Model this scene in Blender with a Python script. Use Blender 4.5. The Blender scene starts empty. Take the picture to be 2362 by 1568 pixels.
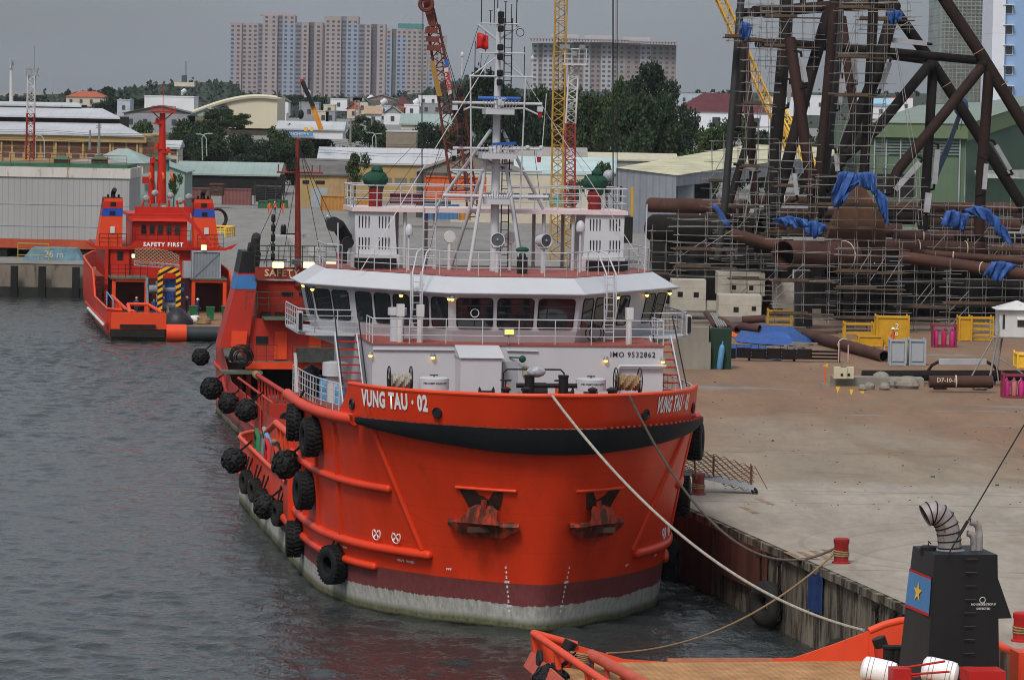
import bpy, bmesh, math, random
from mathutils import Vector, Matrix
R_=math.radians; rnd=random.Random(7)
SC=bpy.context.scene; COL=SC.collection
# ---------------- camera, world, sun, exposure ----------------
F=9000.; H=21.4; CX=1181.; CY=784.; RO=.0192; HY=215.      # lens in units of a 2362 px wide frame, eye height in metres
PH=math.atan((CY-HY)/F)
cd=bpy.data.cameras.new('camera'); cam=bpy.data.objects.new('camera',cd); COL.objects.link(cam); SC.camera=cam
cd.sensor_width=36; cd.lens=36*F/2362; cd.clip_start=1; cd.clip_end=20000
cam.location=(0,0,H)
cam.rotation_euler=(Matrix.Rotation(math.pi/2-PH,3,'X')@Matrix.Rotation(RO,3,'Z')).to_euler()
w=bpy.data.worlds.new('World'); SC.world=w; w.use_nodes=True
nt=w.node_tree; nt.nodes.clear()
sky=nt.nodes.new('ShaderNodeTexSky'); sky.sky_type='NISHITA'; sky.sun_disc=False
SUN_EL,SUN_AZ=R_(50),R_(200)
sky.sun_elevation=SUN_EL; sky.sun_rotation=SUN_AZ; sky.air_density=1.4; sky.dust_density=5; sky.ozone_density=1.5
hs=nt.nodes.new('ShaderNodeHueSaturation'); hs.inputs['Saturation'].default_value=.55
tcw=nt.nodes.new('ShaderNodeTexCoord'); mpw=nt.nodes.new('ShaderNodeMapping'); mpw.inputs['Scale'].default_value=(3,3,14)
nzw=nt.nodes.new('ShaderNodeTexNoise'); nzw.inputs['Scale'].default_value=1.6; nzw.inputs['Detail'].default_value=5
rpw=nt.nodes.new('ShaderNodeMapRange'); rpw.inputs[1].default_value=.3; rpw.inputs[2].default_value=.7; rpw.inputs[3].default_value=.87; rpw.inputs[4].default_value=1.10
gm=nt.nodes.new('ShaderNodeMix'); gm.data_type='RGBA'; gm.blend_type='MIX'; gm.inputs[0].default_value=.72
gm.inputs[7].default_value=(2.95,3.2,3.6,1)      # overcast layer over the clear-sky model
mx=nt.nodes.new('ShaderNodeMix'); mx.data_type='RGBA'; mx.blend_type='MULTIPLY'; mx.inputs[0].default_value=1
bg=nt.nodes.new('ShaderNodeBackground'); bg.inputs[1].default_value=.092
wo=nt.nodes.new('ShaderNodeOutputWorld')
lk=nt.links.new
lk(tcw.outputs['Generated'],mpw.inputs[0]); lk(mpw.outputs[0],nzw.inputs[0]); lk(nzw.outputs[0],rpw.inputs[0])
lk(sky.outputs[0],hs.inputs['Color']); lk(hs.outputs[0],gm.inputs[6]); lk(gm.outputs[2],mx.inputs[6]); lk(rpw.outputs[0],mx.inputs[7])
# an overcast sky is brighter overhead than at the horizon
sz=nt.nodes.new('ShaderNodeSeparateXYZ'); lk(tcw.outputs['Generated'],sz.inputs[0]); zr_=nt.nodes.new('ShaderNodeMapRange'); zr_.inputs[1].default_value=0; zr_.inputs[2].default_value=.8; zr_.inputs[3].default_value=1; zr_.inputs[4].default_value=1.85; lk(sz.outputs[2],zr_.inputs[0])
mz=nt.nodes.new('ShaderNodeMix'); mz.data_type='RGBA'; mz.blend_type='MULTIPLY'; mz.inputs[0].default_value=1; lk(mx.outputs[2],mz.inputs[6]); lk(zr_.outputs[0],mz.inputs[7]); lk(mz.outputs[2],bg.inputs[0]); lk(bg.outputs[0],wo.inputs[0])
sd=bpy.data.lights.new('sun','SUN'); sun=bpy.data.objects.new('sun',sd); COL.objects.link(sun)
sd.energy=1.9; sd.angle=R_(14); sd.color=(1,.96,.9)
# light comes from above, behind and left of the camera
sun.rotation_euler=Vector((-.32,-.85,1.12)).to_track_quat('Z','Y').to_euler(); sun.location=(-50,-50,120)
SC.view_settings.view_transform='Standard'; SC.view_settings.look='None'; SC.view_settings.gamma=1; SC.view_settings.exposure=.25
SC.cycles.volume_step_rate=4; SC.cycles.filter_width=1.0
# ---------------- pixel <-> world ----------------
def ray(x,y):
    c,s=math.cos(RO),math.sin(RO); dx,dy=x-CX,y-CY
    u=dx*c+dy*s; v=-(-dx*s+dy*c)
    return (u,F*math.cos(PH)+v*math.sin(PH),v*math.cos(PH)-F*math.sin(PH))
def P(x,y,D):
    r=ray(x,y); t=D/r[1]; return Vector((r[0]*t,D,H+r[2]*t))
def G(x,y,z=3.3):
    r=ray(x,y); t=(z-H)/r[2]; return Vector((r[0]*t,r[1]*t,z))
TH=R_(9.3); O=G(1240,1455,0)
CT,ST=math.cos(TH),math.sin(TH)
def loc(p):
    dX,dD=p[0]-O[0],p[1]-O[1]; return Vector((CT*dX+ST*dD,-ST*dX+CT*dD,p[2]))
def wor(x,y,z): return Vector((O[0]+CT*x-ST*y,O[1]+ST*x+CT*y,z))
def LS(x,y,s):      # pixel -> ship frame on the plane y=s
    r=ray(x,y); t=(s+O[0]*-ST+O[1]*CT)/(r[0]*-ST+r[1]*CT); return loc((r[0]*t,r[1]*t,H+r[2]*t))
def LX(x,y,c):      # pixel -> ship frame on the plane x=c
    r=ray(x,y); t=(c+O[0]*CT+O[1]*ST)/(r[0]*CT+r[1]*ST); return loc((r[0]*t,r[1]*t,H+r[2]*t))
# ---------------- materials ----------------
MATS={}
def mat(name,col,rough=.6,var=.18,scale=.8,metal=0,rust=0,rustcol=(.09,.03,.015),streak=1,emit=0,bump=0,fine=0,lines=None,spec=.24,lines2=None):
    if name in MATS: return MATS[name]
    m=bpy.data.materials.new(name); m.use_nodes=True; n=m.node_tree.nodes; l=m.node_tree.links.new
    b=n['Principled BSDF']; b.inputs['Roughness'].default_value=rough; b.inputs['Metallic'].default_value=metal
    b.inputs['Specular IOR Level'].default_value=spec
    tc=n.new('ShaderNodeTexCoord'); mp=n.new('ShaderNodeMapping'); mp.inputs['Scale'].default_value=(1,1,1./streak)
    l(tc.outputs['Object'],mp.inputs[0])
    nz=n.new('ShaderNodeTexNoise'); nz.inputs['Scale'].default_value=scale; nz.inputs['Detail'].default_value=6; nz.inputs['Roughness'].default_value=.62
    l(mp.outputs[0],nz.inputs[0])
    mr=n.new('ShaderNodeMapRange'); mr.inputs[1].default_value=.3; mr.inputs[2].default_value=.7; mr.inputs[3].default_value=1-var; mr.inputs[4].default_value=1+var*.6
    l(nz.outputs[0],mr.inputs[0])
    mm=n.new('ShaderNodeMix'); mm.data_type='RGBA'; mm.blend_type='MULTIPLY'; mm.inputs[0].default_value=1; mm.inputs[6].default_value=(*col,1)
    l(mr.outputs[0],mm.inputs[7]); out=mm.outputs[2]
    for ln in(lines,lines2):   # (axis, spacing, darkness, width fraction): plate seams or corrugation
        if not ln: continue
        ax,sp,dk,wd=ln
        sx=n.new('ShaderNodeSeparateXYZ'); l(tc.outputs['Object'],sx.inputs[0])
        if ax=='w':
            ad=n.new('ShaderNodeMath'); ad.operation='ADD'; l(sx.outputs[0],ad.inputs[0]); l(sx.outputs[1],ad.inputs[1]); src=ad.outputs[0]
        else: src=sx.outputs['xyz'.index(ax)]
        md=n.new('ShaderNodeMath'); md.operation='PINGPONG'; md.inputs[1].default_value=sp/2; l(src,md.inputs[0])
        r2=n.new('ShaderNodeMapRange'); r2.inputs[1].default_value=0; r2.inputs[2].default_value=sp*wd; r2.inputs[3].default_value=1-dk; r2.inputs[4].default_value=1
        l(md.outputs[0],r2.inputs[0])
        m3=n.new('ShaderNodeMix'); m3.data_type='RGBA'; m3.blend_type='MULTIPLY'; m3.inputs[0].default_value=1
        l(out,m3.inputs[6]); l(r2.outputs[0],m3.inputs[7]); out=m3.outputs[2]
    if rust>0:
        mp2=n.new('ShaderNodeMapping'); mp2.inputs['Scale'].default_value=(1,1,.22); mp2.inputs['Location'].default_value=(7,3,1); l(tc.outputs['Object'],mp2.inputs[0])
        n2=n.new('ShaderNodeTexNoise'); n2.inputs['Scale'].default_value=scale*2.2; n2.inputs['Detail'].default_value=8; n2.inputs['Roughness'].default_value=.7; l(mp2.outputs[0],n2.inputs[0])
        r3=n.new('ShaderNodeMapRange'); t=.68-.3*rust; r3.inputs[1].default_value=t; r3.inputs[2].default_value=t+.12; l(n2.outputs[0],r3.inputs[0])
        m4=n.new('ShaderNodeMix'); m4.data_type='RGBA'; l(r3.outputs[0],m4.inputs[0]); l(out,m4.inputs[6]); m4.inputs[7].default_value=(*rustcol,1); out=m4.outputs[2]
    l(out,b.inputs['Base Color'])
    if emit: b.inputs['Emission Color'].default_value=(*col,1); b.inputs['Emission Strength'].default_value=emit
    if bump:
        bn=n.new('ShaderNodeBump'); bn.inputs['Strength'].default_value=bump; bn.inputs['Distance'].default_value=.05
        n5=n.new('ShaderNodeTexNoise'); n5.inputs['Scale'].default_value=fine or scale*3; n5.inputs['Detail'].default_value=4; l(tc.outputs['Object'],n5.inputs[0])
        l(n5.outputs[0],bn.inputs['Height']); l(bn.outputs[0],b.inputs['Normal'])
    MATS[name]=m; return m
ORANGE=mat('orange paint',(.64,.043,.011),.42,.16,.35,rust=.1,rustcol=(.22,.03,.015),streak=3)
ORLITE=mat('fresh orange paint',(.66,.062,.018),.45,.1,.5)
ORRED=mat('old red paint',(.40,.030,.018),.5,.25,.5,rust=.35,rustcol=(.12,.03,.02),streak=3)
RED3=mat('tug red paint',(.45,.021,.009),.45,.2,.6,rust=.15,streak=2)
DKRED=mat('dark red paint',(.25,.03,.02),.55,.25,.8,rust=.3,streak=2)
SIGRED=mat('bright red',(.40,.016,.014),.5,.1)
WHITE=mat('white paint',(.44,.45,.48),.4,.06,.5,streak=2,rust=.03,rustcol=(.42,.33,.27))
WHITE2=mat('weathered white paint',(.52,.515,.51),.5,.15,.7,rust=.25,rustcol=(.3,.17,.09),streak=4)
DECKR=mat('red deck paint',(.28,.075,.06),.55,.2,.6)
BLACK=mat('black paint',(.012,.012,.014),.45,.3,1)
RUB=mat('black rubber',(.006,.006,.007),.7,.5,2.5,bump=.6,fine=9,spec=.3)
RUBD=mat('worn rubber',(.018,.017,.016),.85,.5,2,bump=.6,fine=7,rust=.15,rustcol=(.09,.04,.02))
GLASS=mat('window glass',(.012,.016,.02),.06,.5,.5,spec=.9)
GLASS2=mat('grey window glass',(.05,.06,.07),.15,.3,.5,spec=.8)
FUNK=mat('black funnel paint',(.012,.013,.015),.55,.3,.8,streak=4)
FUNK2=mat('charcoal funnel paint',(.030,.031,.034),.6,.3,1.2,streak=5)
STEEL=mat('grey steel',(.25,.26,.27),.5,.25,1.5,metal=.3)
GALV=mat('galvanised tube',(.24,.235,.225),.5,.3,.7,rust=.35,rustcol=(.2,.09,.03))
ALU=mat('pale anode metal',(.34,.34,.36),.6,.2,1)
RUST=mat('rusty steel pipe',(.021,.0105,.0085),.8,.4,.35,rust=.2,rustcol=(.09,.035,.016),bump=.3,spec=.25)
RUSTP=mat('brown lying pipe',(.068,.030,.022),.75,.4,.35,rust=.25,rustcol=(.12,.045,.02),bump=.3,spec=.25)
RUST2=mat('dark rusty steel',(.011,.007,.0065),.8,.45,.4,rust=.2,rustcol=(.045,.02,.012),bump=.3,spec=.2)
RUST3=mat('red brown steel',(.033,.013,.010),.78,.35,.3,rust=.15,rustcol=(.04,.02,.016),bump=.3,spec=.25)
PRIM=mat('grey primed steel',(.030,.029,.030),.6,.3,.3,rust=.2,rustcol=(.10,.05,.035))
DARKST=mat('dark steel',(.011,.010,.010),.75,.4,.5,rust=.15,rustcol=(.05,.02,.012),spec=.25)
BLUET=mat('blue tarpaulin',(.03,.085,.28),.5,.3,1,bump=.5,fine=3)
BLUE=mat('blue paint',(.03,.10,.36),.5,.15,1)
BLUELT=mat('light blue paint',(.10,.26,.45),.5,.15,1)
YEL=mat('yellow paint',(.50,.27,.02),.5,.2,1.2,rust=.25,rustcol=(.25,.1,.03))
YEL2=mat('bright yellow paint',(.75,.45,.04),.5,.15,1)
GREENT=mat('green canvas',(.010,.055,.036),.7,.3,2,bump=.6,fine=5)
GREEN=mat('green plastic',(.02,.13,.05),.5,.2,1)
CONC=mat('stained concrete',(.22,.20,.17),.9,.35,.35,rust=.3,rustcol=(.12,.08,.05),streak=3,bump=.4)
CONC2=mat('pale concrete blocks',(.42,.39,.33),.9,.25,.6,rust=.2,rustcol=(.3,.18,.08),bump=.3,lines=('z',.9,.35,.04))
WOOD=mat('scaffold plank wood',(.09,.06,.04),.8,.35,1.5)
ROPE=mat('pale rope',(.33,.30,.255),.9,.3,6,bump=.6,fine=20)
ROPE2=mat('brown rope',(.26,.17,.09),.9,.3,6,bump=.6,fine=20)
ROPED=mat('dark rope',(.10,.08,.065),.9,.3,6)
PINK=mat('magenta paint',(.5,.03,.2),.4,.2,1.2)
LAMPY=mat('lit yellow lamp',(1,.5,.10),.4,0,1,emit=3.5)
LAMPW=mat('lit white lamp',(1,.72,.25),.4,0,1,emit=2.6)
LAMPO=mat('lit orange lamp',(1,.42,.06),.4,0,1,emit=3)
GREYP=mat('grey paint',(.30,.33,.36),.5,.15,.8,rust=.08)
SKIN=mat('skin',(.35,.18,.12),.6,.1)
HELM=mat('white helmet',(.8,.8,.8),.4,.05)
OVO=mat('orange overalls',(.65,.12,.03),.8,.2,3)
OVB=mat('navy overalls',(.015,.04,.09),.8,.2,3)
# ---------------- mesh builder ----------------
class MB:
    def __init__(s): s.v=[]; s.f=[]
    def add(s,vs,fs):
        o=len(s.v); s.v+= [Vector(q) for q in vs]; s.f+=[tuple(i+o for i in f) for f in fs]; return s
    def box(s,c,d,rz=0,rx=0,ry=0):
        M=Matrix.Rotation(rz,3,'Z')@Matrix.Rotation(ry,3,'Y')@Matrix.Rotation(rx,3,'X'); c=Vector(c)
        vs=[c+M@Vector((x*d[0]/2,y*d[1]/2,z*d[2]/2)) for x in(-1,1) for y in(-1,1) for z in(-1,1)]
        return s.add(vs,[(0,1,3,2),(4,6,7,5),(0,4,5,1),(2,3,7,6),(0,2,6,4),(1,5,7,3)])
    def bx(s,x0,x1,y0,y1,z0,z1): return s.box(((x0+x1)/2,(y0+y1)/2,(z0+z1)/2),(abs(x1-x0),abs(y1-y0),abs(z1-z0)))
    def bar(s,a,b,w,h=None,up=(0,0,1)):
        a,b=Vector(a),Vector(b); h=h or w; d=(b-a).normalized(); u=Vector(up)
        if abs(d.dot(u))>.98: u=Vector((0,1,0))
        sd=d.cross(u).normalized(); u=sd.cross(d).normalized()
        vs=[p+sd*i*w/2+u*j*h/2 for p in(a,b) for i,j in((-1,-1),(1,-1),(1,1),(-1,1))]
        return s.add(vs,[(3,2,1,0),(4,5,6,7),(0,1,5,4),(1,2,6,5),(2,3,7,6),(3,0,4,7)])
    def tube(s,pts,r,n=8,cap=True):
        pts=[Vector(p) for p in pts]; m=len(pts); rs=r if isinstance(r,(list,tuple)) else [r]*m
        d0=(pts[1]-pts[0]).normalized(); u=d0.orthogonal().normalized(); vs=[]
        for i,p in enumerate(pts):
            d=((pts[min(i+1,m-1)]-pts[i]).normalized()+(pts[i]-pts[max(i-1,0)]).normalized())
            if d.length<1e-6: d=d0
            d.normalize(); u=(u-d*u.dot(d)); u=u.normalized() if u.length>1e-6 else d.orthogonal().normalized(); v=d.cross(u)
            vs+=[p+(u*math.cos(2*math.pi*k/n)+v*math.sin(2*math.pi*k/n))*rs[i] for k in range(n)]
        fs=[(i*n+k,i*n+(k+1)%n,(i+1)*n+(k+1)%n,(i+1)*n+k) for i in range(m-1) for k in range(n)]
        if cap: fs+=[tuple(range(n-1,-1,-1)),tuple((m-1)*n+k for k in range(n))]
        return s.add(vs,fs)
    def pipe(s,a,b,r,t=.06,n=20):     # open-ended pipe with a wall
        a,b=Vector(a),Vector(b); d=(b-a).normalized(); u=d.orthogonal().normalized(); v=d.cross(u); vs=[]
        for p,q in((a,r),(b,r),(b,r-t),(a,r-t)): vs+=[p+(u*math.cos(2*math.pi*k/n)+v*math.sin(2*math.pi*k/n))*q for k in range(n)]
        return s.add(vs,[(i*n+k,i*n+(k+1)%n,((i+1)%4)*n+(k+1)%n,((i+1)%4)*n+k) for i in range(4) for k in range(n)])
    def lathe(s,prof,c,n=16,axis=(0,0,1)):
        q=Vector((0,0,1)).rotation_difference(Vector(axis)); c=Vector(c); m=len(prof)
        vs=[c+q@Vector((r*math.cos(2*math.pi*k/n),r*math.sin(2*math.pi*k/n),z)) for r,z in prof for k in range(n)]
        fs=[(i*n+k,i*n+(k+1)%n,(i+1)*n+(k+1)%n,(i+1)*n+k) for i in range(m-1) for k in range(n)]
        fs+=[tuple(range(n-1,-1,-1)),tuple((m-1)*n+k for k in range(n))]
        return s.add(vs,fs)
    def ball(s,c,r,n=10,m=7,sc=(1,1,1)):
        c=Vector(c); vs=[c+Vector((sc[0]*r*math.sin(math.pi*i/m)*math.cos(2*math.pi*k/n),sc[1]*r*math.sin(math.pi*i/m)*math.sin(2*math.pi*k/n),sc[2]*r*math.cos(math.pi*i/m))) for i in range(1,m) for k in range(n)]
        t=len(vs); vs+=[c+Vector((0,0,r*sc[2])),c-Vector((0,0,r*sc[2]))]
        fs=[(i*n+(k+1)%n,i*n+k,(i+1)*n+k,(i+1)*n+(k+1)%n) for i in range(m-2) for k in range(n)]
        fs+=[(t,k,(k+1)%n) for k in range(n)]+[(t+1,(m-2)*n+(k+1)%n,(m-2)*n+k) for k in range(n)]
        return s.add(vs,fs)
    def torus(s,c,R,r,axis=(0,1,0),n=20,m=8,rw=None):
        q=Vector((0,0,1)).rotation_difference(Vector(axis)); c=Vector(c); rw=rw or r
        vs=[c+q@Vector(((R+r*math.cos(2*math.pi*j/m))*math.cos(2*math.pi*k/n),(R+r*math.cos(2*math.pi*j/m))*math.sin(2*math.pi*k/n),rw*math.sin(2*math.pi*j/m))) for k in range(n) for j in range(m)]
        return s.add(vs,[(k*m+j,((k+1)%n)*m+j,((k+1)%n)*m+(j+1)%m,k*m+(j+1)%m) for k in range(n) for j in range(m)])
    def ext(s,poly,vec):          # extrude a planar polygon
        poly=[Vector(p) for p in poly]; v=Vector(vec); n=len(poly)
        return s.add(poly+[p+v for p in poly],[tuple(range(n-1,-1,-1)),tuple(range(n,2*n))]+[(i,(i+1)%n,n+(i+1)%n,n+i) for i in range(n)])
    def loft(s,rows,close=False,thick=None):
        n=len(rows[0]); m=len(rows); vs=[p for r in rows for p in r]
        return s.add(vs,[(i*n+k,i*n+(k+1)%n,(i+1)*n+(k+1)%n,(i+1)*n+k) for i in range(m-1) for k in range(n if close else n-1)])
    def rail(s,pts,h=1.0,bars=3,sp=1.2,r=.022):
        pts=[Vector(p) for p in pts]
        for j in range(bars):
            z=h*(j+1)/bars; s.tube([p+Vector((0,0,z)) for p in pts],r*(1.25 if j==bars-1 else .8),6)
        for a,b in zip(pts,pts[1:]):
            k=max(1,round((b-a).length/sp))
            for i in range(k+1): 
                q=a.lerp(b,i/k); s.tube([q,q+Vector((0,0,h))],r,6)
        return s
    def ladder(s,a,b,wv,n,r=.03):
        a,b,wv=Vector(a),Vector(b),Vector(wv)
        s.tube([a-wv,b-wv],r,6); s.tube([a+wv,b+wv],r,6)
        for i in range(n): q=a.lerp(b,(i+.5)/n); s.tube([q-wv,q+wv],r*.7,5)
        return s
    def lattice(s,a,b,wa,wb,n,r=.06,ux=(1,0,0),d=1.,rb=None):
        a,b=Vector(a),Vector(b); ax=(b-a).normalized(); u=Vector(ux); u=(u-ax*u.dot(ax)).normalized(); v=ax.cross(u); rb=rb or r*.55
        def c(i,k):
            t=i/n; q=a.lerp(b,t); h=(wa+(wb-wa)*t)/2; sg=[(-1,-1),(1,-1),(1,1),(-1,1)][k%4]; return q+u*h*sg[0]+v*h*sg[1]*d
        for k in range(4): s.tube([c(0,k),c(n,k)],r,6)
        for i in range(n+1):
            for k in range(4):
                if i<n: s.tube([c(i,k+(i%2)),c(i+1,k+1-(i%2))],rb,4,False)
                if i%2==0: s.tube([c(i,k),c(i,k+1)],rb,4,False)
        return s
    def obj(s,name,m,parent=None,world=None,smooth=False):
        """link as ONE mesh object; world=Thing whose inverse placement is applied to world coordinates"""
        me=bpy.data.meshes.new(name); vs=s.v
        if world is not None:
            o=parent; T=getp(o); vs=[Vector((T[1]*(p.x-T[0].x)+T[2]*(p.y-T[0].y),-T[2]*(p.x-T[0].x)+T[1]*(p.y-T[0].y),p.z-T[0].z)) for p in s.v]
        me.from_pydata(vs,[],s.f); me.materials.append(m); me.update()
        bm=bmesh.new(); bm.from_mesh(me); bmesh.ops.recalc_face_normals(bm,faces=bm.faces); bm.to_mesh(me); bm.free()
        if smooth: me.shade_smooth(); me.set_sharp_from_angle(angle=R_(38))
        ob=bpy.data.objects.new(name,me); COL.objects.link(ob)
        if parent is not None: ob.parent=parent
        return ob
PLACE={}
def getp(o):
    while o is not None and o.name not in PLACE: o=o.parent
    return PLACE[o.name] if o else (Vector((0,0,0)),1,0)
LABELS=set()
def tag(o,label,cat,group=None,kind=None):
    o['label']=label; o['category']=cat
    if group: o['group']=group
    if kind: o['kind']=kind
    return o
def thing(name,label,cat,at=(0,0,0),rz=0,group=None):
    o=bpy.data.objects.new(name,None); COL.objects.link(o); o.location=at; o.rotation_euler=(0,0,rz); o.empty_display_size=.3
    PLACE[o.name]=(Vector(at),math.cos(rz),math.sin(rz)); return tag(o,label,cat,group)
def one(mb,name,m,label,cat,at=None,group=None,smooth=False):
    """a thing that is a single mesh; its origin goes to its own base"""
    if at is None:
        n=len(mb.v); at=Vector((sum(p.x for p in mb.v)/n,sum(p.y for p in mb.v)/n,min(p.z for p in mb.v)))
    at=Vector(at); mb.v=[p-at for p in mb.v]; o=mb.obj(name,m,None,smooth=smooth); o.location=at; return tag(o,label,cat,group)
def struct(name,mb,m,kind='structure'):
    o=mb.obj(name,m); o['kind']=kind; return o
def dup(root,at,rz=None,label=None,group=None,sc=None):
    r=root.copy(); COL.objects.link(r); r.location=at
    if rz is not None: r.rotation_euler=(root.rotation_euler[0],root.rotation_euler[1],rz)
    if sc: r.scale=(sc,sc,sc) if not isinstance(sc,tuple) else sc
    if label: r['label']=label
    if group: r['group']=group
    PLACE[r.name]=(Vector(at),math.cos(rz or 0),math.sin(rz or 0))
    for ch in list(root.children):
        c=ch.copy(); COL.objects.link(c); c.parent=r
        for g in ch.children: d=g.copy(); COL.objects.link(d); d.parent=c
    return r
def text(s,size,mt,parent,mp,name='lettering',fat=.0,depth=None,space=1.0):
    """raised lettering; mp maps (u,v) metres (u from the centre) to the parent's frame"""
    cu=bpy.data.curves.new('t','FONT'); cu.body=s; cu.size=size; cu.align_x='CENTER'; cu.align_y='CENTER'; cu.offset=fat; cu.resolution_u=2; cu.space_character=space
    to=bpy.data.objects.new('t',cu); COL.objects.link(to); dg=bpy.context.evaluated_depsgraph_get(); me=bpy.data.meshes.new_from_object(to.evaluated_get(dg))
    bpy.data.objects.remove(to); bpy.data.curves.remove(cu)
    bm=bmesh.new(); bm.from_mesh(me); bmesh.ops.triangulate(bm,faces=bm.faces)
    for v in bm.verts: v.co=Vector(mp(v.co.x,v.co.y))
    bm.to_mesh(me); bm.free(); me.materials.clear(); me.materials.append(mt); me.name=name
    o=bpy.data.objects.new(name,me); COL.objects.link(o); o.parent=parent; return o
# ---------------- ground, water, quay ----------------
QD=Vector((14.3-8.1,140.5-170.9,0)).normalized()          # along the quay, towards the camera
QA=Vector((8.1,170.9,3.3))
def q_(t,off=0,z=3.3): p=QA+QD*t; return Vector((p.x-QD.y*off,p.y+QD.x*off,z))    # off>0 : inland (right)
qn=q_(150); q1=q_(-20); qf=wor(6.0,240,3.3); FL=Vector((-420,qf.y+20,3.3))
def ground_mat():
    m=bpy.data.materials.new('yard ground'); m.use_nodes=True; n=m.node_tree.nodes; l=m.node_tree.links.new; b=n['Principled BSDF']; b.inputs['Roughness'].default_value=.85
    tc=n.new('ShaderNodeTexCoord'); sp=n.new('ShaderNodeSeparateXYZ'); l(tc.outputs['Object'],sp.inputs[0])
    def noise(sc,det=6,scale=(1,1,1),rough=.6,dist=0):
        mp=n.new('ShaderNodeMapping'); mp.inputs['Scale'].default_value=scale; l(tc.outputs['Object'],mp.inputs[0])
        z=n.new('ShaderNodeTexNoise'); z.inputs['Scale'].default_value=sc; z.inputs['Detail'].default_value=det; z.inputs['Roughness'].default_value=rough; z.inputs['Distortion'].default_value=dist; l(mp.outputs[0],z.inputs[0]); return z.outputs[0]
    def mr(src,a,b_,c=0,d=1):
        r=n.new('ShaderNodeMapRange'); r.inputs[1].default_value=a; r.inputs[2].default_value=b_; r.inputs[3].default_value=c; r.inputs[4].default_value=d; l(src,r.inputs[0]); return r.outputs[0]
    def math_(op,a,b_):
        r=n.new('ShaderNodeMath'); r.operation=op
        for i,q in enumerate((a,b_)):
            if isinstance(q,(int,float)): r.inputs[i].default_value=q
            else: l(q,r.inputs[i])
        return r.outputs[0]
    def mix(f,a,b_,bl='MIX'):
        r=n.new('ShaderNodeMix'); r.data_type='RGBA'; r.blend_type=bl
        if isinstance(f,(int,float)): r.inputs[0].default_value=f
        else: l(f,r.inputs[0])
        for i,q in((6,a),(7,b_)):
            if isinstance(q,tuple): r.inputs[i].default_value=(*q,1)
            else: l(q,r.inputs[i])
        return r.outputs[2]
    Y=sp.outputs[1]; N1=noise(.05,5,(1,.35,1)); N2=noise(.35,8,(1,.25,1),.7); N3=noise(1.6,6,(1,.3,1),.7,.6); N4=noise(.09,6,(.5,1,1),.6,1.5)
    Yn=math_('ADD',Y,mr(N1,.3,.7,-22,22)); Yf=math_('ADD',Y,mr(N2,.3,.7,-3,3))
    c=mix(mr(Yn,202,216),(.25,.198,.14),(.205,.112,.06))            # pale mud -> red dirt
    c=mix(mr(Yf,182.5,184.5),(.315,.275,.225),c)                          # concrete apron along the edge
    c=mix(mr(Yf,209.3,210.1,1,0),c,mix(mr(Yf,207.5,209.3),c,(.17,.12,.08))) if 0 else c
    c=mix(math_('MULTIPLY',mr(N4,.56,.66),mr(Y,185,240,.55,.9)),c,(.19,.115,.06))
    c=mix(mr(Yn,300,360),c,(.20,.195,.185))
    c=mix(math_('MULTIPLY',mr(noise(.12,6,(.6,1,1),.65,2),.6,.68),mr(Y,200,230)),c,(.19,.19,.185))
    c=mix(math_('MULTIPLY',mr(noise(.25,8,(.35,1.2,1),.75,1),.68,.76),.6),c,(.62,.6,.55))
    c=mix(mr(N3,.30,.72,.34,0),c,(.09,.07,.05))
    c=mix(1,c,mr(N2,.25,.75,.72,1.22),'MULTIPLY')
    # slab joints
    sx=mr(math_('PINGPONG',math_('ADD',Y,-2.2),12.3),0,.16,.55,1); 
    c=mix(mr(Y,212,214,1,0),c,mix(1,c,sx,'MULTIPLY'))
    def ring(cx_,cy_,r,w,f,col):
        nonlocal c
        cb=n.new('ShaderNodeCombineXYZ'); cb.inputs[0].default_value=cx_; cb.inputs[1].default_value=cy_; cb.inputs[2].default_value=0; vd=n.new('ShaderNodeVectorMath'); vd.operation='DISTANCE'; l(tc.outputs['Object'],vd.inputs[0]); l(cb.outputs[0],vd.inputs[1])
        d=math_('ABSOLUTE',math_('ADD',math_('ADD',vd.outputs['Value'],-r),mr(N2,.3,.7,-w*.5,w*.5)),0); c=mix(math_('MULTIPLY',mr(d,w*.35,w,f,0),mr(N4,.35,.6,.25,1)),c,col)
    ring(78,213.6,60,.9,.75,(.17,.115,.065)); ring(78,213.6,57.2,.7,.5,(.18,.125,.075)); ring(22,158,9,.16,.5,(.14,.11,.085)); ring(22,158,10.6,.16,.5,(.14,.11,.085)); ring(28,150,15,.2,.4,(.15,.12,.09)); ring(-10,240,42,1.1,.6,(.20,.13,.08)); ring(60,190,30,1.6,.6,(.16,.13,.10)); ring(15,120,60,.35,.45,(.15,.12,.09))
    l(c,b.inputs['Base Color'])
    bn=n.new('ShaderNodeBump'); bn.inputs['Strength'].default_value=.5; bn.inputs['Distance'].default_value=.08; l(N3,bn.inputs['Height']); l(bn.outputs[0],b.inputs['Normal'])
    return m
g=MB(); g.add([qn,q1,qf,FL,(-6000,FL.y,3.3),(-6000,9000,3.3),(6000,9000,3.3),(6000,qn.y,3.3)],[(0,1,2,3,4,5,6,7)]); struct('ground',g,ground_mat())
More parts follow.
